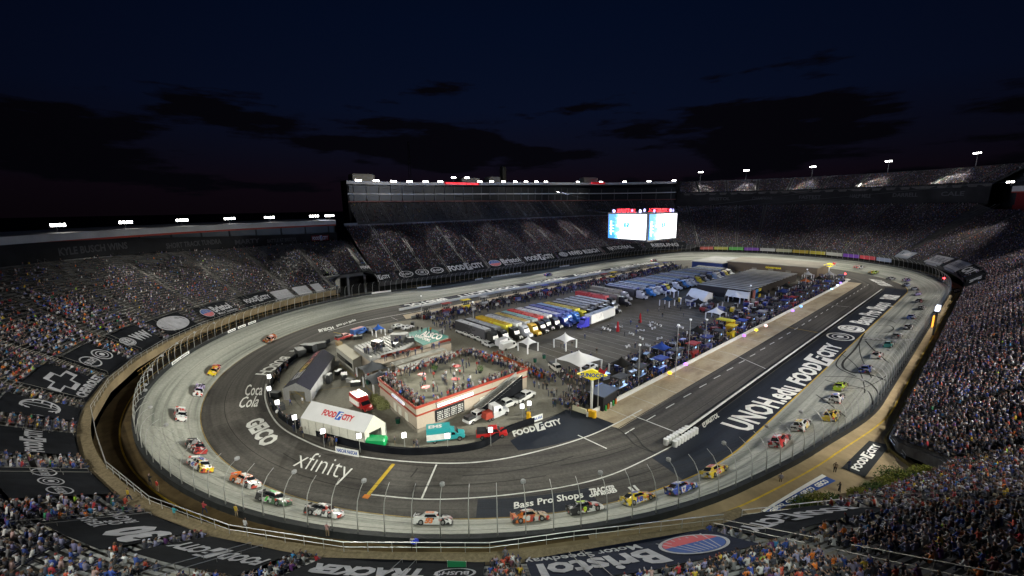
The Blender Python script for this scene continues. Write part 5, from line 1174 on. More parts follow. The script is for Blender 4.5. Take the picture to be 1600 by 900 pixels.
V('pickup', at(538, 530), ang((525, 533), (550, 526)), (.4, .03, .03), 'red pickup with white nose by the paddock edge', 'pickup truck'); V('suv', at(622, 512), ang((612, 514), (636, 508)), (.5, .5, .5), 'white car parked behind the teal roof', 'car'); V('suv', at(637, 514), ang((622, 517), (645, 511)), (.45, .45, .47), 'grey white car parked right of the white car behind the teal roof', 'car')

# haulers: rows of race transporters, trailer and tractor each
def make_hauler():
    root = thing('hauler', 'x', 'hauler')
    t = MB().box((0, 0, 1.0), (16.0, 2.6, 3.1), base=True).build('trailer', MATS['livery_panel'], root); t['tint'] = 1
    MB().box((0, 0, 4.11), (15.6, 2.3, .06), base=True).box((5, .4, 4.17), (.9, .7, .25), base=True).box((-1, -.3, 4.17), (.9, .7, .25), base=True).box((-5.5, .3, 4.17), (.7, .7, .2), base=True).build('roof_panel', M('trailer_roof', (.30, .31, .34), .6, .1, var=.25, vs_=.4), root)
    MB().box((-2.0, 0, .55), (9, 2.3, .4), base=True).build('belly_box', dark, root)
    MB().box((-8.02, 0, 1.2), (.05, 2.3, 2.7), base=True).build('tail_gate', dark, root)
    for x in (-6.6, -5.4):
        for s in (-1, 1): wheel(root, x, s*1.1, .5, .3)
    g = MB(); 
    loft_x(g, [(8.2, ring4(.5, .6, .95)), (9.4, ring4(.5, .6, .95))]); loft_x(g, [(9.0, ring4(1.2, .6, 3.7)), (10.8, ring4(1.2, .6, 3.6)), (11.5, ring4(1.1, .6, 2.9)), (11.9, ring4(1.05, .6, 1.9)), (13.5, ring4(.85, .6, 1.6)), (13.7, ring4(.75, .7, 1.2))])
    c = g.build('cab', MATS['truck_paint'], root); c['tint'] = 1
    MB().add([(10.86, -1.0, 3.45), (10.86, 1.0, 3.45), (11.55, 1.0, 2.95), (11.55, -1.0, 2.95)], [(0, 3, 2, 1)]).build('windshield', glass, c)
    for s in (-1, 1): MB().tube([(8.8, s*.95, .6), (8.8, s*.95, 4.1)], .09, 6).build('exhaust_stack', chrome, c)
    for s in (-1, 1): MB().box((13.72, s*.6, 1.0), (.04, .22, .2)).build('headlight', M('headlight_glass'), c)
    for x in (9.3, 12.8):
        for s in (-1, 1): wheel(root, x, s*1.0, .5, .3)
    return root
HP = make_hauler(); hfirst = [1]
def hauler(x, y, rz, col, cab, label, group, roof=None):
    r = HP if hfirst[0] else copy_tree(HP); hfirst[0] = 0
    r.location = (x, y, .02); r.rotation_euler = (0, 0, rz); tag(r, label, 'hauler', None, None); r['group'] = group
    for ch in r.children:
        if ch.name.startswith('trailer'): ch.color = (*col, 1); ch['second'] = tuple(np.clip(np.array(col)*1.8+.03, 0, .7))
        if ch.name.startswith('cab'): ch.color = (*cab, 1); ch['second'] = cab
        if ch.name.startswith('roof_panel') and roof:
            ch.data = ch.data.copy(); ch.data.materials.clear(); ch.data.materials.append(M('trailer_roof_%d%d%d' % tuple(int(v*99) for v in roof), tuple(v*.72 for v in roof), .6, var=.4, vs_=.5))
    return r
Kb = (.02, .02, .025); Yl = (.55, .33, .02); Nv = (.02, .03, .16); Wt = (.45, .46, .5)
H1 = [(Kb, (.02,)*3, None, 'black'), (Kb, (.02,)*3, (.32, .33, .36), 'black grey roofed'), (Yl, (.02,)*3, (.5, .34, .03), 'yellow'), (Wt, Wt, (.42, .43, .48), 'white'), (Gy, Yl, (.38, .28, .08), 'gold roofed'), (Gy, Kb, (.18, .32, .34), 'teal roofed'), (Rd, Kb, (.45, .05, .05), 'red'), (Wt, Kb, (.45, .46, .5), 'white roofed'), (Nv, Nv, (.40, .42, .55), 'blue striped'), (Nv, (.02, .06, .3), (.10, .12, .35), 'navy'), (Nv, (.03, .15, .5), (.2, .3, .5), 'light blue'), (Yl, (.5, .42, .02), (.42, .34, .08), 'gold'), (Kb, Kb, (.28, .28, .30), 'dark'), (Kb, Kb, (.30, .31, .34), 'dark'), (Kb, Kb, (.42, .43, .46), 'dark'), (Kb, (.03,)*3, (.36, .37, .42), 'dark'), (Kb, Kb, (.45, .46, .50), 'dark')]
for i, (tc_, cc, rf, nm) in enumerate(H1):
    y = -89.5+i*3.55+(1 if i > 1 else 0); hauler(-11.5+i*.10+random.uniform(-.9, .9), y, 0.02, tc_, cc, '%s hauler, %s from the left in the near row' % (nm, ordn(i)), 'haulers in the near row', rf)
hauler(-16, -24, .0, (.42, .04, .04), Kb, 'red hauler standing alone between the two rows', 'haulers between the rows', (.4, .06, .06)); hauler(-14, -18.5, .0, (.10, .10, .09), Kb, 'grey hauler with tall side canopy between the two rows', 'haulers between the rows', (.30, .27, .20)); hauler(-19, -10, 0, (.16, .14, .11), (.4,)*3, 'tan sided hauler at the head of the far row', 'haulers between the rows', (.34, .30, .22))
r2 = [(.30, .33, .42), (.36, .4, .5), (.28, .30, .34), (.42, .46, .52), (.22, .3, .42), (.38, .40, .36)]
for i in range(25):
    y = -3+i*3.75; c = [Kb, Nv, Gy, Kb, (.03, .08, .2), Kb][i % 6]; cb = [Wt, Kb, (.03, .16, .45), Wt, (.4, .4, .42), Nv, (.5, .4, .03), Kb][i % 8]
    hauler(-16.5+.07*i+random.uniform(-1, 1), y, .0, c, cb, '%s cabbed hauler, %s from the near end of the far row' % (['white', 'black', 'blue', 'white', 'silver', 'navy', 'yellow', 'black'][i % 8], ordn(i)), 'haulers in the far row', r2[i % 6])
p = at(905, 512); p2 = at(955, 496)
hauler((p[0]+p2[0])/2+.5, (p[1]+p2[1])/2+2, -PI/2+.1, (.5, .5, .52), (.03, .03, .4), 'white trailer with bright blue cab parked across the lot', 'haulers between the rows', (.32, .36, .42))

# garages and far buildings
def gable(mb, x0, y0, x1, y1, h, rh, axis='x', mi=0, mr=0):
    if axis == 'x':
        ym = (y0+y1)/2; mb.add([(x0, y0, 0), (x1, y0, 0), (x1, y1, 0), (x0, y1, 0), (x0, y0, h), (x1, y0, h), (x1, y1, h), (x0, y1, h)], [(0, 1, 5, 4), (2, 3, 7, 6)], mi)
        mb.add([(x0, y0, 0), (x0, y1, 0), (x0, y1, h), (x0, ym, h+rh), (x0, y0, h)], [(0, 4, 3, 2, 1)], mi); mb.add([(x1, y0, 0), (x1, y1, 0), (x1, y1, h), (x1, ym, h+rh), (x1, y0, h)], [(0, 1, 2, 3, 4)], mi)
    return mb
g = thing('garage', 'long low garage with striped grey roof beyond the lot', 'building')
gy0, gy1 = 26, 92
MB().box((17, (gy0+gy1)/2, 0), (22, gy1-gy0, 4.2), base=True).build('wall', M('garage_wall', (.035, .03, .028), .9), g)
for i in range(15):
    y = gy0+(gy1-gy0)*(i+.5)/15; MB().box((17, y, 4.22), (23, 2.6, .12), base=True).build('roof_panel', M('garage_roof', (.34, .33, .31), .7, var=.2, vs_=.2), g)
for i, c in enumerate(((.3, .12, .1), (.06, .2, .45), (.55, .42, .04))): tag(MB().box((29.2+.0, 30+i*3.2, .3), (.4, 2.2, 3.8), base=True).build('banner', M('flag%d' % i, c, .6)), '%s upright banner at the end of the striped garage' % ('red', 'blue', 'yellow')[i], 'banner')
g2 = thing('service_building', 'brown service building with flat pale roof and yellow sign at the far end', 'building')
MB().prism([(-14, 108), (32, 112), (32, 138), (-16, 136)], 0, 5.2).build('wall', M('brown_wall', (.11, .085, .065), .8, var=.1), g2); MB().prism([(-14.6, 107.4), (32.6, 111.4), (32.6, 138.6), (-16.6, 136.6)], 5.2, 5.6).build('roof', M('flat_roof', (.20, .18, .155), .8, var=.2, vs_=.1), g2)
sg = MB().box((11, 109.6, 3.0), (9, .3, 1.3), base=True).build('sign_panel', M('brown_wall'), g2)
place(a_text('GOODYEAR', bold=.05), lambda x, y, h: (7+8.4*x, 109.4-h, 3.2+y*.9), 'lettering', [M('sign_yellow', (.7, .55, .02))]*4, sg)
for i in range(5): MB().box((-8+i*9, 109.2-.0, .0), (2.6, .2, 2.8), base=True).build('door', M('door_pale', (.22, .2, .17)), g2)
g3 = thing('flat_roofed_building', 'low blue walled building left of the brown one', 'building'); MB().prism([(-34, 102), (-15, 103), (-17, 138), (-34, 136)], 0, 4.2).build('wall', M('blue_wall', (.03, .05, .16), .7), g3); MB().prism([(-34.5, 101.5), (-14.6, 102.5), (-16.7, 138.5), (-34.5, 136.5)], 4.2, 4.6).build('roof', M('flat_roof_grey', (.28, .28, .28), .8, var=.2, vs_=.1), g3)

# the deck building with spectators on its roof
db = thing('deck_building', 'cream building with red trims and a crowded roof deck in the near infield', 'building')
A_, B_, C_, D_ = [G(*p, 5)[:2] for p in ((650, 637), (592, 591), (735, 546), (823, 577))]
F_ = [A_, B_, C_, D_]
def off(P, k):
    c = np.mean(P, axis=0); return [c+(p-c)*(1+k) for p in P]
MB().prism([A_, D_, C_, B_], 0, 4.3).build('wall', cream, db); MB().prism([A_, D_, C_, B_], 4.302, 4.32).build('roof_deck', M('roof_deck', (.25, .24, .19), .9, var=.15, vs_=.3), db)
def ribbon(P, z0, z1, k, mat, nm, root, t=.12):
    P = off(P, k); n = len(P)
    for i in range(n):
        a, b_ = np.array(P[i]), np.array(P[(i+1) % n]); d = b_-a; d = d/np.linalg.norm(d); q = np.array([-d[1], d[0]])*t
        MB().add([(*(a-q), z0), (*(b_-q), z0), (*(b_+q), z0), (*(a+q), z0), (*(a-q), z1), (*(b_-q), z1), (*(b_+q), z1), (*(a+q), z1)], [(0, 1, 5, 4), (1, 2, 6, 5), (2, 3, 7, 6), (3, 0, 4, 7), (4, 5, 6, 7)]).build(nm, mat, root)
ribbon(F_, 3.2, 3.45, .006, red, 'red_trim', db); ribbon(F_, 4.3, 5.0, .004, cream, 'parapet', db); ribbon(F_, 4.75, 5.25, .012, red, 'parapet_cap', db); ribbon(F_, 0, .6, .004, M('base_course', (.2, .18, .15)), 'base_course', db)
def wallrect(root, P0_, P1_, s0, s1, z0, z1, out_, mat, nm):
    a, b_ = np.array(P0_), np.array(P1_); d = (b_-a); L = np.linalg.norm(d); d /= L; q = np.array([d[1], -d[0]])*out_; p, r = a+d*s0*L+q, a+d*s1*L+q; p2, r2_ = p-q*.9, r-q*.9
    return MB().add([(*p, z0), (*r, z0), (*r, z1), (*p, z1), (*p2, z0), (*r2_, z0), (*r2_, z1), (*p2, z1)], [(0, 1, 2, 3), (1, 5, 6, 2), (4, 0, 3, 7), (3, 2, 6, 7)]).build(nm, mat, root), (lambda x, y, h: (*(p+(r-p)*x+q/np.linalg.norm(q)*h), z0+(z1-z0)*y))
sbd, fm = wallrect(db, A_, D_, .14, .38, .7, 3.1, .12, M('sign_black', (.015, .015, .018), .6), 'leader_board')
for k in range(5):
    for j_ in range(4): place(a_text(('CHASE 24', 'KYLE 18', 'JOEY 22', 'KURT 1', 'RYAN 12')[(k+j_) % 5], bold=.02), lambda x, y, h, k=k, j_=j_: fm(.06+j_*.235+.19*x, .08+k*.16+.09*y, h), 'lettering', [white]*4, sbd)
s2, fm2 = wallrect(db, A_, D_, .16, .46, 3.6, 4.2, .25, M('lit_sign', (.85, .85, .95), .5, emit=.5), 'lit_sign'); place(a_text('BRISTOL MOTOR SPEEDWAY', bold=.03), lambda x, y, h: fm2(.04+.9*x, .2+.6*y, h), 'lettering', [red]*4, s2)
s3, fm3 = wallrect(db, B_, A_, .40, .72, 3.6, 4.1, .25, M('lit_sign'), 'lit_sign'); place(a_text('BRISTOL SPEEDWAY', bold=.03), lambda x, y, h: fm3(.04+.9*x, .2+.6*y, h), 'lettering', [blue]*4, s3)
for s_ in (.42, .55, .72): wallrect(db, B_, A_, s_, s_+.07, 0.02, 2.3, .1, M('door_white', (.5, .48, .42), .6), 'door')
for s_ in (.52, .82): wallrect(db, A_, D_, s_, s_+.05, 0.02, 2.3, .1, M('door_white'), 'door')
# stairs on the right side of the deck
st = thing('deck_stairs', 'steel stairs with dark side panel climbing to the roof deck', 'stairs')
d = (np.array(D_)-np.array(A_)); L = np.linalg.norm(d); d /= L; q = np.array([d[1], -d[0]])
for k in range(22):
    p = np.array(A_)+d*L*(.46+.019*k)+q*1.3; MB().box((*p, .2*(k+1)), (.5, 2.0, .06), rz=math.atan2(d[1], d[0])).build('tread', steel, st)
for sgn in (.3, 2.3):
    a = np.array(A_)+d*L*.46+q*sgn; b_ = np.array(A_)+d*L*.88+q*sgn; MB().add([(*a, 0), (*b_, 0), (*b_, 5.3), (*a, 1.1)], [(0, 1, 2, 3)]).build('side_panel', black if sgn > 1 else steel, st); MB().tube([(*a, 1.15), (*b_, 5.4)], .05, 5).build('handrail', steel, st)
pe = {'A': A_, 'B': B_, 'C': C_, 'D': D_}
ins = off(F_, -.10)
standers('deck_crowd', [('l', (ins[0], ins[1], 1.1), 95, 4.32), ('l', (ins[0], ins[3], 1.0), 70, 4.32), ('l', (ins[1], ins[2], 1.4), 90, 4.32), ('l', (ins[2], ins[3], 1.4), 75, 4.32), ('l', (off(F_, -.5)[0], off(F_, -.5)[2], 5.5), 45, 4.32)], cw is not None and np.array([(.4, .4, .42), (.03, .04, .1), (.35, .04, .03), (.25, .2, .15), (.05, .05, .06), (.3, .3, .33), (.03, .08, .35), (.12, .1, .09), (.02, .02, .02)]), np.ones(9)/9)
cD = np.mean(F_, axis=0)
for i, (fx, fy, c) in enumerate(((.2, .35, Rd), (.45, .3, Rd), (.62, .62, Rd), (.3, .7, Rd), (.72, .35, (.04, .12, .04)), (.45, .75, (.05, .13, .03)))):
    p = np.array(A_)*(1-fx)*(1-fy)+np.array(B_)*(1-fx)*fy+np.array(D_)*fx*(1-fy)+np.array(C_)*fx*fy
    if i < 4:
        t = thing('lounge_table', 'red topped table on the roof deck, %s from the near corner' % ORD[i], 'table', (*p, 4.32), .3*i, 'tables on the roof deck'); MB().lathe((0, 0, 0), [(.3, 0), (.06, .05), (.06, .95)], 8).build('leg', steel, t); MB().lathe((0, 0, .95), [(.9, 0), (.95, .04), (.9, .08)], 12).build('table_top', M('red_top', (.45, .02, .02), .5), t)
        continue
    t = thing('potted_shrub', 'round green shrub in a pot on the roof deck, %s' % ('towards the stairs', 'towards the awnings')[i-4], 'plant', (*p, 4.32)); MB().lathe((0, 0, 0), [(.35, 0), (.5, .5)], 8).build('pot', dark, t)
    mb = MB()
    for _ in range(260):
        v = np.array([random.gauss(0, 1) for _ in range(3)]); v = v/np.linalg.norm(v)*random.uniform(.5, .75); a_ = np.array([random.gauss(0, .12) for _ in range(3)]); b2 = np.array([random.gauss(0, .12) for _ in range(3)]); v[2] += 1.1; mb.add([tuple(v), tuple(v+a_), tuple(v+b2)], [(0, 1, 2)])
    mb.build('foliage', M('leaf_green', (.06, .11, .03), .7), t)
# second infield building, white roof and teal roof
b2_ = thing('media_building', 'long building with corrugated white roof and teal lettered roof', 'building')
T4 = [G(*p, 4.5)[:2] for p in ((632, 523), (670, 512), (701, 527), (661, 540))]; W4 = [G(*p, 4.5)[:2] for p in ((553, 542), (610, 527), (648, 535), (578, 560))]
MB().prism([T4[3], T4[2], T4[1], T4[0]], 0, 4.5).build('wall', cream, b2_); tr = MB().prism([T4[3], T4[2], T4[1], T4[0]], 4.5, 4.7).build('teal_roof', M('teal_roof', (.05, .21, .18), .7, var=.08), b2_)
T5 = [G(*p, 4.8)[:2] for p in ((667, 527), (700, 526), (660, 517))]
place(a_text('ALSCO', bold=.04), m_aff((656, 524), (687, 531), (663, 517), 4.75), 'lettering', [white]*4, tr); place(a_text('UNIFORMS', bold=.02), m_aff((648, 526), (671, 534), (651, 522.5), 4.75), 'lettering', [white]*4, tr)
MB().prism([W4[3], G(705, 537, 3.5)[:2], T4[2], G(648, 535, 4)[:2], W4[1], W4[0]], 0, 3.6).build('wall', cream, b2_)
o0, ox, oy = [np.array(W4[i]) for i in (3, 2, 0)]
for k in range(14):
    a = o0+(ox-o0)*k/14; b_ = o0+(ox-o0)*(k+.7)/14; c = oy-o0; MB().prism([a, b_, b_+c, a+c], 4.5, 4.75).build('roof_sheet', M('roof_sheet', (.24, .24, .23), .6, var=.15), b2_)
MB().prism([W4[3], W4[2], W4[1], W4[0]], 3.6, 4.5).build('roof_base', M('flat_roof_grey'), b2_)
for i_, (x, y, w_, h_) in enumerate(((575, 549, 2.2, 1.2), (590, 541, 3., 1.6), (625, 531, 4.5, 2.0), (640, 534, 2.5, 1.4), (602, 548, 1.6, 1.0), (618, 541, 1.8, 1.1), (690, 520, 2.0, 1.0))):
    p = G(x, y, 4.7); MB().box((p[0], p[1], 4.6), (w_, w_*.6, h_), .4*i_, base=True).build('roof_unit', dark if i_ % 2 else M('unit_grey', (.2, .2, .2), .7), b2_)
standers('roof_crew', [('l', (G(570, 552, 4.7)[:2], G(640, 532, 4.7)[:2], 2.2), 26, 4.7), ('l', (G(600, 565, 3.6)[:2], G(690, 543, 3.6)[:2], .8), 26, 3.6), ('l', (G(640, 516, 4.7)[:2], G(690, 524, 4.7)[:2], 1.2), 6, 4.7)])
ribbon([G(578, 562, 3.8)[:2], G(704, 531, 3.8)[:2]], 3.5, 4.2, 0, red, 'red_trim', b2_)
for i, (a, b_, c, e_) in enumerate((((610, 567), (690, 543), (697, 546), (618, 571)), ((620, 573), (705, 548), (712, 551), (630, 578)), ((640, 580), (722, 549), (729, 552), (650, 584)))):
    t = thing('awning', 'long grey flat awning beside the deck building, %s from the back' % ORD[i], 'awning', group='flat awnings beside the deck building'); P = [G(*p, 3.4)[:2] for p in (a, b_, e_ if False else c, e_)]; P = [P[0], P[1], P[2], P[3]]
    MB().prism(P[::-1], 3.3, 3.5).build('roof', M('awning_grey', (.24, .235, .21), .7, var=.15), t)
    for q_ in P: MB().box((*q_, 0), (.2, .2, 3.3), base=True).build('post', steel, t)
for i_, (x, y, w_, h_, c_) in enumerate(((470, 556, 4, 2.2, 0), (483, 550, 4, 2.4, 0), (500, 545, 3.5, 2.0, 0), (530, 585, 2.0, 1.2, 0), (538, 592, 2.4, 1.4, 0), (548, 598, 2.0, 1.1, 1), (556, 603, 2.2, 1.2, 0), (525, 572, 1.6, 1.3, 1), (515, 598, 1.8, 2.2, 0), (440, 640, 2.0, 1.3, 0), (431, 622, 2.2, 1.5, 0), (600, 605, 1.4, 1.2, 2), (592, 598, 1.4, 1.1, 2), (585, 520, 2.0, 1.4, 0), (575, 517, 2.0, 1.3, 1), (560, 530, 2.6, 1.2, 0), (610, 520, 1.6, 1.3, 0), (645, 508, 2.0, 1.2, 0), (530, 540, 2.4, 1.2, 3), (700, 545, 2.2, 1.2, 0))):
    p = at(x, y); t = thing('equipment_crate', '%s equipment crate in the left paddock, %s from the dark tent' % (('black', 'grey', 'blue', 'tan')[c_], ordn(i_)), 'crate', (*p, 0), .7*i_, 'crates and cases in the paddock')
    m_ = (dark, M('unit_grey', (.2, .2, .2), .7), M('crate_blue', (.03, .07, .2), .6), M('crate_tan', (.3, .22, .12), .8))[c_]; MB().box((0, 0, .12), (w_, w_*.55, h_-.2), base=True).build('body', m_, t); MB().box((0, 0, h_-.08), (w_*1.04, w_*.6, .1), base=True).build('lid', m_, t); MB().box((w_*.3, 0, 0), (.15, w_*.5, .12), base=True).box((-w_*.3, 0, 0), (.15, w_*.5, .12), base=True).build('skid', steel, t)
# tents
def tent(corners, h, rh, name, label, roofm, wallm, openends=(), logo=None, eave=.0):
    "corners: near-left, near-right, far-right, far-left on the ground; ridge runs from left to right"
    root = thing(name, label, 'tent'); a, b_, c, e_ = [np.array(p[:2]) for p in corners]; m0, m1 = (a+e_)/2, (b_+c)/2; z = h
    MB().add([(*a, z), (*b_, z), (*m1, z+rh), (*m0, z+rh)], [(0, 1, 2, 3)]).add([(*e_, z), (*c, z), (*m1, z+rh), (*m0, z+rh)], [(0, 3, 2, 1)]).build('roof', roofm, root)
    for nm, p, q_ in (('front_wall', a, b_), ('back_wall', e_, c)):
        if nm in openends: continue
        n = 8; mb = MB()
        for i in range(n):
            s, t_ = p+(q_-p)*(i+.02)/n, p+(q_-p)*(i+.98)/n; mb.add([(*s, 0), (*t_, 0), (*t_, z), (*s, z)], [(0, 1, 2, 3)])
        mb.build('side_wall', wallm, root)
    for k, (p, q_, m) in enumerate(((a, e_, m0), (b_, c, m1))):
        if k in openends:
            w = (q_-p)*.22; MB().add([(*p, 0), (*(p+w), 0), (*(p+w), z*.85), (*(q_-w), z*.85), (*(q_-w), 0), (*q_, 0), (*q_, z), (*m, z+rh), (*p, z)], [(0, 1, 2, 8), (5, 6, 3, 4), (8, 2, 3, 6, 7)]).build('gable', wallm, root)
        else: MB().add([(*p, 0), (*q_, 0), (*q_, z), (*m, z+rh), (*p, z)], [(0, 1, 2, 3, 4)]).build('gable', wallm, root)
    mb = MB()
    for p in (a, b_, c, e_): mb.tube([(*p, 0), (*p, z)], .1, 5)
    mb.build('tent_frame', steel, root)
    return root, (lambda x, y, h_: (*((a+(b_-a)*x)*(1-y)+(m0+(m1-m0)*x)*y), z+rh*y+h_+.12))
tw = M('tent_white', (.62, .62, .64), .75, var=.06, vs_=.4)
fcn = M('tent_pink', (.55, .47, .47), .75)
P = [at(472, 676), at(571, 701), at(604, 684), at(510, 658)]
tn, fm = tent(P, 3.0, 2.4, 'event_tent', 'big white tent with red and blue grocery lettering by the near infield wall', tw, M('tent_wall', (.5, .49, .44), .8, var=.1), openends=(1,))
itf, wf = a_foodcity(); itf = [(v, f, m, l) for v, f, m, l in itf]; itf[1:2] = itf[1:2]
def recol(it): return [(v, f, (3 if (len(f) == 1 and len(v) == 4) else (0 if m == 1 else 2)), l) for v, f, m, l in it]
place((recol(itf), wf), lambda x, y, h: fm(.28+.48*x, .38+.30*y, h), 'lettering', [white, black, M('logo_red', (.5, .03, .04), .6), M('logo_blue', (.03, .1, .45), .6)], tn, None, .03)
P = [at(441, 630), at(441+46, 626), at(522, 575), at(482, 571)]; P = [at(443, 612), at(485, 566), at(521, 570), at(484, 622)]
td, fm = tent([at(444, 625), at(493, 566), at(524, 571), at(487, 628)], 2.7, 1.5, 'event_tent', 'dark roofed tent with emblems and a white open gable at the left of the paddock', M('tent_dark', (.014, .014, .026), .9, var=.3, spec=.1), M('tent_grey_wall', (.30, .30, .31), .8, var=.1), openends=(0, 'front_wall'))
place(a_text('BUSCH', bold=.04), lambda x, y, h: fm(.15+.2*y, .9-.7*x, h), 'lettering', [grey, black, red, blue], td, None, .03)
bx, fx_ = None, None
place(a_oval('full'), lambda x, y, h: fm(.3+.45*x, .25+.45*y, h), 'lettering', [M('gold_logo', (.35, .25, .05)), black, red, blue], td, None, .03)
place(a_row([a_text('TN', bold=.03), a_text('FAN ZONE', bold=.03)], .3), lambda x, y, h: (lambda s: (s[0], s[1], s[2]))(fm(.55+.4*x, .3+.4*y, h)), 'lettering', [M('logo_red2', (.3, .08, .1)), black, red, blue], td, None, .05)
bus = thing('hospitality_trailer', 'tan roofed trailer with dark windows behind the dark tent', 'trailer'); a, b_ = at(548, 573), at(589, 602-8)
Pz = [G(*p, 3.6)[:2] for p in ((525, 543), (539, 538), (564, 556), (551, 563))]; MB().prism([Pz[0], Pz[3], Pz[2], Pz[1]], .5, 3.6).build('wall', M('trailer_wall', (.35, .34, .31), .6), bus); MB().prism([p for p in off([Pz[0], Pz[3], Pz[2], Pz[1]], .03)], 3.6, 3.75).build('roof', M('trailer_tan', (.34, .31, .24), .7), bus)
wallrect(bus, Pz[0], Pz[3], .05, .95, 1.2, 2.4, .1, glass, 'window')
def peaked(x, y, s, h, label, sides=4):
    root = thing('peaked_tent', label, 'tent', (*at(x, y), 0)); n = 10; vv = []; K = 8
    for j_ in range(K+1):
        t = j_/K; rr = s*(1-t)**1.6; z = h+(h*.85)*t
        for i in range(sides*n):
            a_ = 2*PI*i/(sides*n); m = (1/max(abs(math.cos(a_)), abs(math.sin(a_))))**(.9*(1-t)); scal = 1-.10*(1-t)*abs(math.cos(2*a_)); vv.append((rr*m*math.cos(a_)*scal, rr*m*math.sin(a_)*scal, z+.25*(1-t)*abs(math.cos(2*a_))))
    m_ = sides*n; MB().add(vv, [(j_*m_+i, j_*m_+(i+1) % m_, (j_+1)*m_+(i+1) % m_, (j_+1)*m_+i) for j_ in range(K) for i in range(m_)]).build('canopy', tw, root, smooth=True)
    for a_, b_ in ((1, 1), (-1, 1), (-1, -1), (1, -1)): MB().box((a_*s*.97, b_*s*.97, 0), (.3, .3, h), base=True).build('leg', tw, root)
    return root
peaked(904, 578, 4.2, 2.9, 'large white star shaped peaked tent in the lot'); peaked(883, 543, 2.4, 2.6, 'white peaked tent with purple counter, behind the star shaped tent'); peaked(825, 548, 2.1, 2.5, 'small white peaked tent beside the medical vans'); peaked(1118, 499, 2.6, 2.6, 'small white peaked tent near the crews on the right of the lot'); peaked(1150, 472, 2.4, 2.4, 'small white tent in front of the double tent'); peaked(1050, 463, 2.0, 2.4, 'tiny white peaked tent by the far haulers')
tent([at(1072, 470), at(1098, 479), at(1113, 467), at(1086, 459)], 2.6, 1.6, 'event_tent', 'white tent with arched windows in the middle of the lot', tw, tw)
tent([at(1132, 471), at(1168, 477), at(1172, 464), at(1140, 460)], 2.6, 1.2, 'event_tent', 'white double tent in front of the striped garage', tw, tw, openends=('front_wall',))
for i, (x, y, c) in enumerate(((612, 613, (.04, .045, .05)), (600, 597, (.05, .05, .06)))): 
    pk = peaked(x-17, y-8, 3.0, 2.4, 'dark grey awning tent at the left corner of the deck building, %s' % ('front', 'rear')[i]); pk.children[0].data.materials.clear(); pk.children[0].data.materials.append(M('tent_charcoal', (.07, .075, .085), .8))
pk = peaked(592, 524, 1.6, 2.2, 'blue pop up tent at the far side of the paddock'); pk.children[0].data.materials.clear(); pk.children[0].data.materials.append(M('tent_blue', (.03, .12, .5), .7))
# generator, bins, barrels, bushes, signs
gen = thing('generator', 'bright green rounded generator beside the grocery tent', 'generator', (*at(588, 697), 0), ang((576, 697), (601, 698)))
mb = MB(); loft_x(mb, [(-1.9, [(-.7, .4), (-.7, 1.3), (-.4, 1.6), (.4, 1.6), (.7, 1.3), (.7, .4)]), (-1.7, [(-.85, .3), (-.85, 1.5), (-.5, 1.9), (.5, 1.9), (.85, 1.5), (.85, .3)]), (1.7, [(-.85, .3), (-.85, 1.5), (-.5, 1.9), (.5, 1.9), (.85, 1.5), (.85, .3)]), (1.9, [(-.7, .4), (-.7, 1.3), (-.4, 1.6), (.4, 1.6), (.7, 1.3), (.7, .4)])]); mb.build('housing', M('generator_green', (.01, .32, .10), .4), gen)
for s in (-1, 1): wheel(gen, 0, s*.9, .32, .2)
nb = 0
for x, y, lb in ((622, 661, 'dark green bin between the grocery tent and the deck building'), (568, 565, 'dark bin beside the tan roofed trailer'), (481, 606, 'dark green bin at the open end of the dark tent'), (575, 600, 'green bin beside the charcoal awnings'), (850, 560, 'green bin standing alone on the lot'), (836, 566, 'black bin near the lot edge'), (866, 631, 'green bin beside the tow truck')):
    b_ = thing('bin', lb, 'bin', (*at(x, y), 0)); MB().lathe((0, 0, 0), [(.42, 0), (.5, 1.05)], 10).build('body', M('bin_green', (.01, .06, .04), .6), b_); MB().lathe((0, 0, 1.05), [(.53, 0), (.5, .1), (.2, .2)], 10).build('lid', dark, b_)
for i, (x, y) in enumerate(((922, 650), (928, 652))):
    b_ = thing('barrel', 'yellow barrel at the foot of the fuel sign, %s one' % ('left', 'right')[i], 'barrel', (*at(x, y), 0), 0, 'yellow barrels at the pit entry'); MB().lathe((0, 0, 0), [(.5, 0), (.52, .5), (.46, .52), (.46, 1.2), (.5, 1.3)], 12).build('body', M('barrel_yellow', (.65, .36, .01), .5), b_)
b_ = thing('barrel', 'yellow barrel beside the lime vest crew near the pit entry', 'barrel', (*at(826, 654), 0)); MB().lathe((0, 0, 0), [(.5, 0), (.52, .5), (.46, .52), (.46, 1.3)], 12).build('body', M('barrel_yellow'), b_)
for r_ in range(2):
    for k in range(8):
        p = at(1046+k*4.7, 697-k*2.9); b_ = thing('crash_barrel', 'white water filled crash barrel, %s row %s, at the end of the pit road wall' % (ordn(r_), ordn(k)), 'barrel', (p[0]+r_*1.35-.7, p[1]+.6*r_, 0), 0, 'white crash barrels at the pit road wall'); MB().lathe((0, 0, 0), [(.42, 0), (.46, .1), (.44, .55), (.46, .6), (.43, 1.0)], 12).build('body', M('barrel_white', (.6, .6, .6), .4), b_); MB().lathe((0, 0, 1.0), [(.46, 0), (.42, .08)], 12).build('lid', M('barrel_white'), b_)
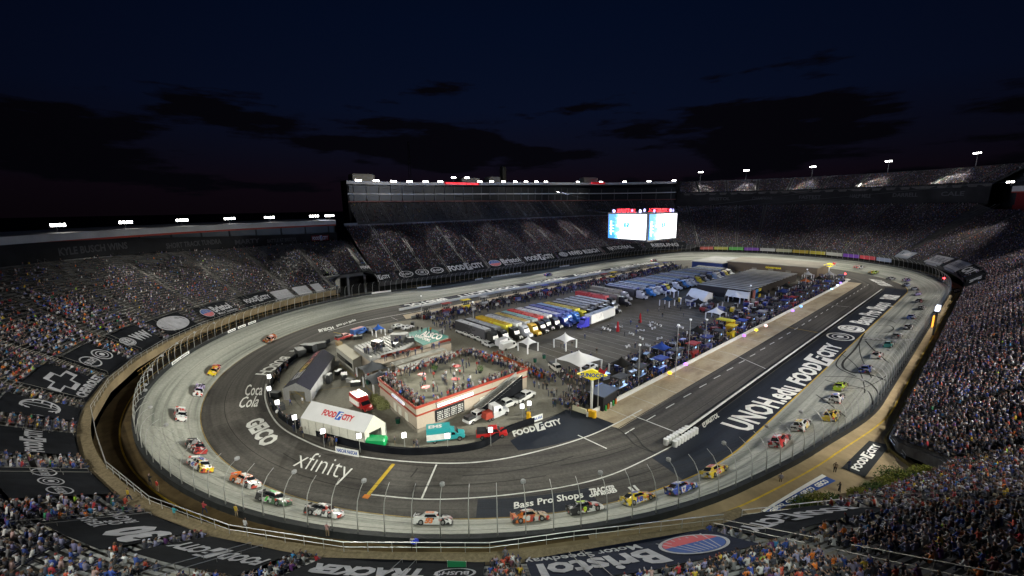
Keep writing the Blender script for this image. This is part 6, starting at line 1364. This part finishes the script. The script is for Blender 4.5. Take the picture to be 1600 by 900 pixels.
for i, (x, y, s) in enumerate(((593, 633, 2.2), (600, 638, 1.9), (585, 626, 1.6), (710+4, 648, 1.2))):
    t = thing('bush', 'pale green feathery bush by the deck building, %s' % ('middle', 'front', 'rear', 'beside the leader board')[i], 'bush', (*at(x, y), 0)); mb = MB()
    for _ in range(1100):
        v = np.array([random.gauss(0, 1), random.gauss(0, 1), abs(random.gauss(0, 1))]); v = v/np.linalg.norm(v)*random.uniform(.5, 1.)*s*np.array([.8, .8, .9]); w_ = .14
        a_ = np.array([random.gauss(0, w_) for _ in range(3)]); b3 = np.array([random.gauss(0, w_) for _ in range(3)]); v[2] += .15; mb.add([tuple(v), tuple(v+a_), tuple(v+b3)], [(0, 1, 2)])
    mb.build('foliage', M('pale_leaf', (.26, .27, .12), .8), t); MB().tube([(0, 0, 0), (.1, 0, s*.5), (.2, .1, s*.8)], [.12, .07, .03], 5).build('stem', M('bark', (.1, .07, .04)), t)
rng_b = [(1372, 780, 1.0, 2.6), (1392, 773, 1.2, 2.8), (1412, 766, 1.4, 3.0), (1432, 763, 1.0, 2.4), (1452, 757, 1.3, 3.2), (1402, 760, 1.4, 3.4), (1280, 800, 1.2, 3.2), (1262, 806, 1.0, 2.8), (1300, 797, 1.0, 2.6), (1346, 786, 1.0, 2.0)]
for i, (x, y, s, w_) in enumerate(sorted(rng_b)):
    zz = 5.0; t = thing('shrub', '%s shrub behind the lower right parapet, %s from the left' % (('dark green', 'yellow green')[i % 2], ORD[i]), 'shrub', tuple(G(x, y-6, zz)), 0, 'shrubs behind the lower right parapet'); mb = MB()
    for _ in range(1500):
        v = np.array([random.gauss(0, 1), random.gauss(0, 1), abs(random.gauss(0, .9))]); v = v/np.linalg.norm(v)*random.uniform(.45, 1.0)*np.array([w_*.75, w_*.75, 1.5*s]); a_ = np.array([random.gauss(0, .13) for _ in range(3)]); b3 = np.array([random.gauss(0, .13) for _ in range(3)]); mb.add([tuple(v), tuple(v+a_), tuple(v+b3)], [(0, 1, 2)])
    mb.build('foliage', M('shrub_leaf%d' % (i % 2), ((.04, .07, .02), (.14, .15, .03))[i % 2], .8, var=.3), t); MB().tube([(0, 0, -.6), (0, 0, .9*s)], [.1, .04], 5).build('stem', M('bark'), t)
# video board hung over the infield
vb = thing('video_board', 'huge four sided video board glowing white and blue, hung over the infield', 'video board')
cV = np.array([1.0, -14.5, 32.9]); e1 = G(1003, 353, 0); 
Vv = [np.array([*(CAM+ray(px_, 353)*t_)]) for px_, t_ in ((940, 168.), (1003, 176.), (1052, 190.))]
hw = 9.4; dirc = (cV-CAM)[:2]; dirc /= np.linalg.norm(dirc); th = math.atan2(dirc[1], dirc[0])+PI+math.radians(9); ca = [np.array([cV[0]+hw*1.414*math.cos(th+k*PI/2), cV[1]+hw*1.414*math.sin(th+k*PI/2)]) for k in range(4)]
mscr = bpy.data.materials.new('screen_glow'); mscr.use_nodes = True; t_ = mscr.node_tree; p_ = t_.nodes['Principled BSDF']; uvn = t_.nodes.new('ShaderNodeUVMap'); s_ = t_.nodes.new('ShaderNodeSeparateXYZ'); t_.links.new(uvn.outputs[0], s_.inputs[0])
nz_ = t_.nodes.new('ShaderNodeTexNoise'); nz_.inputs['Scale'].default_value = 4; nz_.inputs['Detail'].default_value = 3; t_.links.new(uvn.outputs[0], nz_.inputs['Vector'])
ma = t_.nodes.new('ShaderNodeMath'); ma.operation = 'MULTIPLY_ADD'; ma.inputs[1].default_value = .55; t_.links.new(nz_.outputs['Fac'], ma.inputs[0]); t_.links.new(s_.outputs['X'], ma.inputs[2])
rp = t_.nodes.new('ShaderNodeValToRGB'); t_.links.new(ma.outputs[0], rp.inputs[0]); ee = rp.color_ramp.elements; ee[0].position = .40; ee[0].color = (.02, .16, .55, 1); ee[1].position = .62; ee[1].color = (1, 1, 1, 1); kk = ee.new(.5); kk.color = (.15, .5, .95, 1)
t_.links.new(rp.outputs[0], p_.inputs['Emission Color']); p_.inputs['Emission Strength'].default_value = 3.2; p_.inputs['Base Color'].default_value = (.02, .02, .02, 1)
MB().prism(ca, 27.6, 38.2).build('housing', dark, vb)
for k in range(4):
    a, b_ = ca[k], ca[(k+1) % 4]; d_ = (b_-a)/np.linalg.norm(b_-a); q = np.array([d_[1], -d_[0]])*.25; a1, b1 = a+d_*.5+q, b_-d_*.5+q
    o = MB().add([(*a1, 28.2), (*b1, 28.2), (*b1, 37.6), (*a1, 37.6)], [(0, 1, 2, 3)]).build('screen', mscr, vb); ul = o.data.uv_layers.new(name='UVMap')
    for i_, uvc in enumerate(((0, 0), (1, 0), (1, 1), (0, 1))): ul.data[i_].uv = uvc
    fmv = lambda x, y, h, a1=a1, b1=b1, q=q: (*(a1+(b1-a1)*x+q*(.2+h)), 28.2+9.4*y)
    if k in (0, 1, 2, 3):
        al = bpy.data.lights.new('screen_fill', 'AREA'); al.shape = 'RECTANGLE'; al.size = 17; al.size_y = 9; al.energy = 9000; al.color = (.25, .5, 1.); ao = bpy.data.objects.new('screen_fill', al); COL.objects.link(ao); m_ = (a1+b1)/2+q*1.2; ao.location = (*m_, 33); ao.rotation_euler = Vector((q[0], q[1], 0)).to_track_quat('-Z', 'Z').to_euler()  # added blue area lamp before each screen, tints the stands around it
    place(a_text('BRISTOL', bold=.01, shear=.2), lambda x, y, h: fmv(.24+.5*x, 1.07+.15*y, h), 'glowing_lettering', [M('neon_red', (1., .02, .03), .5, emit=1.1)]*4, vb)
    for cx in (.15, .84): place(([ring(.5, .5, .5, .5, 0)], 1.), lambda x, y, h, cx=cx: fmv(cx-.035+.07*x, 1.06+.14*y, h), 'glowing_badge', [M('neon_pale', (.5, .45, .95), .5, emit=1.2)]*4, vb)
    place(([rect(0, y_, .9, y_+.05) for y_ in (0, .2, .4)]+[rect(.1+.12*i_, -.2-.03*i_, .2+.12*i_, .75) for i_ in range(3)], 1.), lambda x, y, h: fmv(.04+.13*x, .28+.6*y, h), 'screen_lines', [M('screen_pale', (.7, .85, 1.), .5, emit=2.)]*4, vb)
    place(([ring(.5, .62, .5, .22, .3), ring(.45, .35, .5, .2, .2), rect(.1, .95, 1., 1.02)], 1.), lambda x, y, h: fmv(.42+.16*x, .42+.3*y, h), 'screen_logo', [M('screen_blue', (.02, .22, .7), .5, emit=1.5)]*4, vb)
tops = [pt(Q+LS*.15, 57, 50), pt(Q+LS*.85, 57, 50), pt(Q+LS+2*Q+LS*.1, 58, 52), pt(Q+LS+2*Q+LS*.85, 58, 52)]
for k, tp in enumerate(tops):
    c0 = min(ca, key=lambda c: np.linalg.norm(c-np.array(tp[:2]))); MB().tube([(*c0, 38.2), tp], .05, 4).build('cable', dark, vb)
# red news ticker signs on the tower roof
for (ua, ub, lb, tx) in ((633, 607, 'long glowing red sign on the roof edge of the suites tower', 'WORLDS FASTEST HALF MILE'), (506, 498, 'short glowing red sign on the roof edge, right of the tower', 'BRISTOL')):
    t = thing('glowing_sign', lb, 'sign'); fmr = lambda x, y, h: pt(ua+(ub-ua)*x, 57.9-h, rz_(ua)+.15+1.3*y); MB().add([fmr(0, 0, 0), fmr(1, 0, 0), fmr(1, 1, 0), fmr(0, 1, 0)], [(0, 1, 2, 3)]).build('panel', M('sign_back', (.35, .01, .015), .6, emit=.9), t)
    place(a_text(tx, bold=.03), lambda x, y, h: fmr(.04+.92*x, .15+.7*y, h), 'glowing_lettering', [M('neon_red2', (1., .05, .07), emit=3.)]*4, t, None, .05)
# fuel sign on its pole
fs = thing('fuel_sign', 'yellow diamond fuel sign with red arrow on a white pole at the pit entry', 'sign', (*at(924, 641), 0), math.atan2(CAM[1]-at(924, 641)[1], CAM[0]-at(924, 641)[0])+PI/2)
MB().tube([(0, 0, 0), (0, 0, 7.0)], .28, 8).build('pole', M('white_wall'), fs)
MB().add([(-3, -.3, 7.8), (0, -.3, 9.0), (3, -.3, 7.8), (0, -.3, 6.6), (-3, .3, 7.8), (0, .3, 9.0), (3, .3, 7.8), (0, .3, 6.6)], [(0, 3, 2, 1), (4, 5, 6, 7), (0, 1, 5, 4), (1, 2, 6, 5), (2, 3, 7, 6), (3, 0, 4, 7)]).build('panel', M('sunny_yellow', (.75, .62, .02), .5, emit=.35), fs)
MB().add([(.3, -.34, 6.6), (1.5, -.34, 9.4), (2.3, -.34, 8.7), (3.0, -.34, 9.6), (2.4, -.34, 7.9), (1.4, -.34, 7.6)], [(0, 5, 4, 3, 2, 1)]).build('arrow', M('logo_red'), fs, loc=(0, .05, .1)); place(a_text('SUNOCO', bold=.04), lambda x, y, h: (-2.3+4.6*x, -.40-h, 7.4+.8*y), 'lettering', [M('logo_blue')]*4, fs)
fs2 = copy_tree(fs); fs2.location = (36, 118, -1); tag(fs2, 'distant yellow and red fuel sign at the far end of the pits', 'sign')
fd = thing('fuel_depot', 'black fuel depot cabin with bright cans beside the fuel sign', 'cabin', (*at(942, 632), 0), .1); MB().box((0, 0, 0), (3.4, 5.5, 3.0), base=True).build('wall', M('sign_black'), fd); MB().box((0, 0, 3.0), (4.0, 6.0, .25), base=True).build('roof', dark, fd)
for k in range(5): MB().lathe((1.9, -2+k*1.0, .0), [(.2, 0), (.2, 1.0), (.08, 1.2)], 8).build('fuel_can', [M('can_green', (.05, .3, .08)), M('can_orange', (.5, .15, .03)), M('barrel_white')][k % 3], fd)
wallpath([at(895, 640), at(916, 647)], 1.0, .4, [M('cream_block', (.6, .56, .42)), M('cream_block')], 'barrier', 'cream barrier block left of the yellow barrels', 'barrier')
# white light boxes along the near infield wall
mlb = M('light_box', (1, 1, 1), .5, emit=5.)
for i, (x, y) in enumerate(((423, 612), (423, 632), (436, 655), (463, 680), (507, 703), (563, 711), (633, 710), (700, 711), (767, 701), (816, 662), (827, 657))):
    p = G(x, y-4); t = thing('light_box', 'white light box on a pole along the near infield wall, %s from left' % ORD[i], 'lamp', (p[0], p[1], 0), math.atan2(CAM[1]-p[1], CAM[0]-p[0])-PI/2+PI, 'light boxes along the infield wall'); MB().tube([(0, 0, 0), (0, 0, 2.7)], .05, 5).build('pole', steel, t); MB().box((0, 0, 2.7), (.8, .2, 1.0), base=True).build('housing', dark, t); MB().box((0, -.13, 2.75), (.74, .05, .9), base=True).build('panel', mlb, t)
# signs on the infield wall
for i, (a, b_, tx) in enumerate((((527, 706), (563, 713), 'NASCAR'), ((831, 660), (848, 654), 'AAA'))):
    A, B = G(*a), G(*b_); t = thing('wall_panel', '%s white lettered panel on the infield wall' % ('left', 'right')[i], 'sign'); f_ = lambda x, y, h: (A[0]+(B[0]-A[0])*x+.35, A[1]+(B[1]-A[1])*x-.35-h, .15+y*1.25); MB().add([f_(0, 0, 0), f_(1, 0, 0), f_(1, 1, 0), f_(0, 1, 0)], [(0, 1, 2, 3)]).build('panel', white, t); place(a_text(tx+' '+tx, bold=.04), lambda x, y, h: f_(.05+.9*x, .25+.5*y, h), 'lettering', [blue]*4, t)
# signal pylon at the start tower on the right fence
ut, dt_ = 208, 15.2
py = thing('scoring_pylon', 'flag stand with bright white lamps and an orange lit panel on the right fence', 'flag stand', pt(ut, dt_, walkz(ut)), face_in(ut))
MB().tube([(0, 0, 0), (0, 0, 8)], .3, 6).build('pole', dark, py); MB().box((0, 0, 7.2), (4, 1.4, .3)).build('platform', dark, py); MB().box((0, .5, 2.5), (1.8, .3, 3.2), base=True).build('lit_panel', M('amber_panel', (1., .42, .05), emit=1.6), py)
for s in (-1, 1): MB().box((s*1.5, 0, 7.6), (1.7, .9, 1.1), base=True).build('lamp_box', M('pale_box', (.8, .85, 1), emit=1.6), py)
# coloured lamps and a few signals over the right pits
for i, (x, y, c, lb) in enumerate(((1313, 443, (.35, .2, 1.), 'violet'), (1308, 447, (.7, .8, 1.), 'pale blue'), (1299, 453, (.4, .8, 1.), 'light blue'), (1251, 481, (.2, .45, 1.), 'blue'), (1238, 488, (.4, .2, 1.), 'purple'), (1196, 512, (1, .6, .6), 'pink'), (1181, 519, (1., .8, .05), 'yellow'), (1162, 528, (.4, .15, 1.), 'deep purple'), (1071, 574, (.5, .2, .9), 'magenta'), (1046, 588, (1., .5, .03), 'amber'))):
    t = thing('pit_marker', '%s glowing pit sign held over the tan pit stalls' % lb, 'lamp', (*at(x, y+3), 0), 0, 'glowing markers over the pit stalls'); MB().tube([(0, 0, 0), (0, 0, 1.2)], .05, 5).build('pole', steel, t); MB().lathe((0, 0, 1.0), [(.15, 0), (.5, .2), (.5, .55), (.2, .75)], 10).build('marker', M('glow_'+lb.replace(' ', '_'), c, emit=2.2), t)
for i, (x, y, z_, lb) in enumerate(((1120, 408, 1., 'middle of the far turn'), (1320, 433, 1., 'right end of the pits'), (1474, 441, 4., 'outer fence at the far right'))):
    p = G(x, y, 0 if z_ < 2 else 4); t = thing('warning_light', 'small red warning light at the %s' % lb, 'lamp', (p[0], p[1], 0 if z_ < 2 else 4)); MB().tube([(0, 0, 0), (0, 0, 1.6)], .08, 5).build('pole', steel, t); MB().lathe((0, 0, 1.6), [(.3, 0), (.45, .3), (.2, .7)], 8).build('lens', M('red_glow', (1., .05, .06), emit=8.), t)
# pit boxes
def make_pitbox():
    root = thing('pit_box', 'x', 'pit box')
    MB().box((0, 0, .25), (1.8, 3.4, 1.6), base=True).build('cabinet', MATS['truck_paint'], root)['tint'] = 1
    MB().box((0, 0, 4.0), (2.6, 4.0, .12)).box((0, 0, 4.1), (2.2, 3.4, .1)).build('canopy', MATS['canopy_cloth'], root)['tint'] = 1
    for a_, b_ in ((1, 1), (-1, 1), (-1, -1), (1, -1)): MB().tube([(a_*.85, b_*1.6, 1.8), (a_*.85, b_*1.6, 4.0)], .045, 4).build('post', steel, root)
    for k in (-1, 0, 1): MB().box((-.3, k*1.0, 1.87), (.5, .5, .5), base=True).box((-.55, k*1.0, 2.2), (.08, .5, .6), base=True).build('seat', dark, root)
    MB().box((.75, 0, 2.6), (.08, 2.8, .7), base=True).build('monitor_rack', dark, root)
    MB().box((.80, 0, 2.7), (.02, .8, .45), base=True).build('monitor', M('monitor_glow', (.3, .5, .9), emit=.8), root)
    MB().box((-1.3, 1.9, .1), (.9, 1.0, 1.1), base=True).build('tool_chest', red, root)
    for x in (-.6, .6):
        for s in (-1, 1): wheel(root, x, s*1.5, .22, .15)
    for k in range(4): MB().lathe((-1.5, -2.2, .27*k), [(.34, 0), (.36, .12), (.34, .26)], 10).build('tyre_stack', rubber, root)
    return root
PB = make_pitbox(); pbf = [1]
pcs = [((.02, .05, .3), 'blue'), (K_, 'black'), (K_, 'black'), (Nv, 'navy'), ((.25, .02, .02), 'red'), (K_, 'black'), ((.05, .05, .06), 'charcoal'), (Ye, 'yellow'), (Nv, 'navy'), (K_, 'black'), ((.3, .3, .32), 'silver')]
def pitbox(x, y, rz, col, label, group):
    r = PB if pbf[0] else copy_tree(PB); pbf[0] = 0; r.location = (x, y, 0); r.rotation_euler = (0, 0, rz); tint(r, col); tag(r, label, 'pit box'); r['group'] = group
order_ = [1, 1, 0, 2, 4, 3, 1, 7, 0, 6, 10, 5, 2, 3, 4, 9, 1, 6, 8, 2, 0, 5, 9, 3]
for i in range(24): c, n_ = pcs[order_[i] % len(pcs)]; pitbox(44.4+random.uniform(-.3, .3), -90+i*8.4, random.uniform(-.08, .08), c, '%s pit box with canopy, %s from the fuel sign along the right pit wall' % (n_, ordn(i)), 'pit boxes along the right pit wall')
for i in range(21): c, n_ = pcs[(i*3+1) % 11]; pitbox(-44.6+random.uniform(-.3, .3), -88+i*9.2, PI, c, '%s pit box with canopy, %s from the near end along the far pit wall' % (n_, ordn(i)), 'pit boxes along the far pit wall')
def make_cart():
    root = thing('equipment_cart', 'x', 'cart'); MB().box((0, 0, .3), (1.2, 2.2, 1.3), base=True).box((0, 0, 1.62), (1.3, 2.3, .08), base=True).build('cabinet', MATS['truck_paint'], root)['tint'] = 1
    MB().box((.62, 0, .5), (.03, 1.9, .25)).box((.62, 0, .9), (.03, 1.9, .25)).box((.62, 0, 1.3), (.03, 1.9, .2)).build('drawers', steel, root); MB().tube([(0, 1.1, 1.2), (0, 1.7, 1.5)], .04, 4).build('tow_bar', steel, root)
    for x in (-.45, .45):
        for s in (-1, 1): wheel(root, x, s*.9, .2, .12)
    for k in range(3): MB().lathe((-1.1, .3, .27*k), [(.34, 0), (.36, .12), (.34, .26)], 10).build('tyre_stack', rubber, root)
    return root
CT = make_cart(); q_ = 0
for row, (x_, n_c, y0_, dy, wn) in enumerate(((41.2, 34, -92, 5.9, 'right'), (37.6, 30, -86, 6.3, 'right'), (34.6, 24, 0, 4.6, 'right'), (-40.6, 30, -88, 6.3, 'far'))):
    for i in range(n_c):
        c, nm = pcs[(i*5+row*3) % 11]
        if nm == 'yellow': c, nm = K_, 'black'
        r_ = CT if q_ == 0 else copy_tree(CT); q_ += 1; r_.location = (x_+random.uniform(-1, 1), y0_+dy*i+random.uniform(-1, 1), 0); r_.rotation_euler = (0, 0, random.uniform(-.5, .5)); tint(r_, c)
        tag(r_, '%s tool cart, %s from the near end, %s cart row behind the %s pit boxes' % (nm, ordn(i), ('first', 'second', 'third', 'only')[row], wn), 'tool cart'); r_['group'] = 'tool carts behind the pit boxes'
yc = thing('stage_arch', 'tall yellow arched crew canopy over the right pits', 'canopy', (*at(1140, 523), 0)); MB().box((0, 0, 0), (2.6, .5, 4.6), base=True).build('panel', M('barrel_yellow'), yc); MB().box((-1.6, 0, 4.6), (5.2, 3.0, .3), base=True, top=.8).build('canopy', M('lemon', (.55, .5, .04), .6), yc)
k_ = 0
for x_, y_, c_, nm in ((31, 34, (.012,)*3, 'black'), (36, 44, (.02, .03, .1), 'navy'), (33, 58, (.012,)*3, 'black'), (37, 68, (.05, .05, .06), 'charcoal'), (35, 80, (.35, .1, .03), 'rust orange'), (38, 92, (.012,)*3, 'black'), (24, 4, (.02, .02, .025), 'black'), (14, 2, (.03, .03, .04), 'charcoal'), (9, -6, (.02, .05, .1), 'dark blue'), (20, -2, (.012,)*3, 'black'), (38, -40, (.012,)*3, 'black'), (38.5, -62, (.02, .05, .25), 'blue'), (38, -80, (.012,)*3, 'black'), (30, 104, (.3, .3, .31), 'white'), (38, 112, (.25, .25, .27), 'pale grey')):
    pk = peaked(800, 600, 2.2, 2.4, '%s crew canopy in the pit area, %s going away from the deck building' % (nm, ordn(k_))); pk.location = (x_, y_, 0); pk.children[0].data.materials.clear(); pk.children[0].data.materials.append(M('canopy_'+nm.replace(' ', '_'), c_, .8)); pk['group'] = 'crew canopies'; k_ += 1
used2 = 0
for i in range(26):
    x_, y_ = random.uniform(9, 33), random.uniform(-8, 27); c, nm = pcs[(i*4) % 11]
    if 10 < x_ < 28 and y_ > 14: y_ -= 22
    r_ = copy_tree(CT); r_.location = (x_, y_, 0); r_.rotation_euler = (0, 0, random.uniform(-3, 3)); tint(r_, c); tag(r_, '%s tool cart on the open lot before the striped garage, %s in the cluster' % (nm, ordn(i)), 'tool cart'); r_['group'] = 'tool carts on the lot'
# light masts among the pits
for i, (x, y, h) in enumerate(((1055, 590, 13), (1075, 562, 11), (1101, 548, 9), (1169, 492, 11), (1258, 450, 9), (997, 605, 10), (934, 642, 8), (740, 512, 9), (660, 500, 9))):
    t = thing('light_mast', 'slim grey mast with small lamp head, %s counted from the right pits to the left' % ORD[i], 'mast', (*at(x, y), 0), 0, 'slim masts in the infield'); MB().tube([(0, 0, 0), (0, 0, h)], [.12, .07], 6).build('pole', M('fence_post_steel'), t); MB().box((0, 0, h), (.5, .3, .4), base=True).build('head', M('pale_box2', (.8, .8, .8), emit=.4), t)
# tables, stools and closed red umbrellas on the lot
for i, (x, y) in enumerate(((965, 520), (1000, 506))):
    t = thing('closed_umbrella', 'closed dark red umbrella standing on the lot, %s one' % ('left', 'right')[i], 'umbrella', (*at(x, y-2), 0), 0, 'closed umbrellas on the lot'); MB().lathe((0, 0, 0), [(.6, 0), (.55, .3), (.25, 3.2), (.05, 3.6)], 8).build('cloth', M('maroon_cloth', (.25, .015, .02), .8), t); MB().lathe((0, 0, 0), [(.7, -.0), (.7, .1)], 10).build('base', dark, t)
k = 0
for _ in range(18):
    x, y = random.uniform(940, 1070), 0; y = random.uniform(505, 545); p = at(x, y)
    t = thing('folding_table', '%s folding table with white chairs on the lot, %s placed' % (('small', 'long')[k % 2], ordn(k)), 'table', (*p, 0), random.uniform(0, 3), 'tables and chairs on the lot'); MB().box((0, 0, .72), (1.6, .8, .05)).build('table_top', M('table_grey', (.35, .35, .36)), t)
    for a_, b_ in ((1, 1), (-1, 1), (-1, -1), (1, -1)): MB().box((a_*.7, b_*.32, 0), (.05, .05, .7), base=True).build('leg', dark, t)
    for s in (-1, 1): MB().box((.3*s, s*.8, .42), (.45, .45, .05)).box((.3*s, s*1.0, .45), (.45, .05, .5), base=True).build('chair', M('chair_white', (.55, .55, .55)), t)
    k += 1
# fans walking on the near paddock and around the deck
standers('paddock_crowd', [('l', (at(835, 600), at(905, 640), 1.5), 26, .01), ('l', (at(862, 596), at(830, 585), 1.5), 26, .01), ('l', (at(890, 640), at(918, 620), 2), 40, .01), ('l', (at(425, 640), at(480, 682), .8), 26, .01), ('l', (at(500, 690), at(540, 700), .6), 10, .01), ('l', (at(430, 600), at(450, 570), .8), 22, .01), ('l', (at(700, 556), at(790, 560), 1.5), 45, .01), ('l', (at(790, 560), at(850, 590), 1.2), 40, .01), ('l', (at(600, 605), at(560, 590), 1.2), 12, .01)], np.array([(.4, .4, .42), (.03, .04, .1), (.35, .04, .03), (.25, .2, .15), (.05, .05, .06), (.3, .3, .33), (.03, .08, .35), (.12, .1, .09), (.02, .02, .02)]), np.ones(9)/9)
fr_ = thing('fan_fence', 'low fence panels with orange mesh behind the roof deck', 'fence')
for a, b_ in (((770, 556), (815, 575)), ((815, 575), (848, 592))):
    A, B = G(*a), G(*b_); MB().add([(A[0], A[1], .05), (B[0], B[1], .05), (B[0], B[1], 1.3), (A[0], A[1], 1.3)], [(0, 1, 2, 3)]).build('panel', M('orange_mesh', (.42, .10, .03), .8), fr_); MB().tube([(A[0], A[1], 0), (A[0], A[1], 1.4)], .05, 4).build('post', steel, fr_)
# seating clutter: green section signs at the bottom
for x, y, tx in ((448, 880, 'J J'), (714, 879, 'H G')):
    p = G(x, y+6, 9.2); t = thing('section_sign', 'green section sign on a rail reading %s' % tx, 'sign', tuple(p-np.array([0, 0, 1.2])), face_in(56)+PI); MB().box((0, 0, 1.0), (1.7, .08, .75), base=True).build('panel', M('sign_green', (.01, .12, .05), .5), t); place(a_text(tx, bold=.04), lambda x_, y_, h: (-.6+1.2*x_, -.05-h, 1.2+.35*y_), 'lettering', [white]*4, t)
    for s in (-1, 1): MB().tube([(s*.85, 0, 0), (s*.85, 0, 1.8)], .04, 5).build('post', steel, t)
# yellow ad plates on the outer wall and barrels near the gate
for i, (x, y) in enumerate(((532, 475), (537, 474), (542, 473))): 
    b_ = thing('barrel', 'lime yellow barrel at the corner gate, %s of three' % ORD[i], 'barrel', tuple(G(x, y, 2.5)), 0, 'lime yellow barrels at the corner gate'); MB().lathe((0, 0, 0), [(.7, 0), (.75, .7), (.68, 1.5)], 10).build('body', M('lime_barrel', (.5, .55, .05), .5), b_)
for u, w_, i in ((694, 9, 0), (672, 8, 1), (640, 5, 2), (612, 22, 3), (570, 9, 4), (776, 8, 5), (757, 3, 6), (753, 3, 7), (749, 3, 8)):
    d, z = wz(u); t = thing('wall_plate', 'white lettered strip on the outer track wall, %s of the set' % ORD[i], 'sign', group='white strips on the outer wall'); n_ = 6; vv = []
    for k in range(n_+1): uu = u+w_*k/n_; vv += [pt(uu, wz(uu)[0]-.04, wz(uu)[1]+.25), pt(uu, wz(uu)[0]-.04, wz(uu)[1]+1.0)]
    MB().add(vv, [(2*k, 2*k+2, 2*k+3, 2*k+1) for k in range(n_)]).build('panel', white, t); place(a_text('BRISTOL MOTOR' if w_ > 4 else 'AAA', bold=.03), lambda x, y, h: pt(u+w_*(.94-.88*x), wz(u)[0]-.06-h, wz(u+w_*.5)[1]+.42+.4*y), 'lettering', [black]*4, t)
# radio mast and dark hills far off
mst = thing('radio_mast', 'faint lattice radio mast standing behind the left stands', 'mast', (-330, 60, 0)); mb = MB()
for k in range(3): a_ = 2*PI*k/3; mb.tube([(3*math.cos(a_), 3*math.sin(a_), 0), (.6*math.cos(a_), .6*math.sin(a_), 110)], .25, 4)
for k in range(18): mb.tube([(2.6-k*.12, 0, k*6), (-(2.6-k*.12)*.5, 1.5, k*6+6)], .12, 3)
mb.build('lattice', M('mast_dark', (.05, .05, .05)), mst)
tw_ = thing('distant_tower', 'dim tan tower rising behind the suites roof', 'tower', pt(560, 90)); MB().box((0, 0, 0), (3.5, 3.5, 68), base=True).build('shaft', M('tower_tan', (.12, .11, .08)), tw_); MB().box((0, 0, 68), (4.2, 4.2, 3), base=True, top=.7).build('cap', M('tower_tan'), tw_)
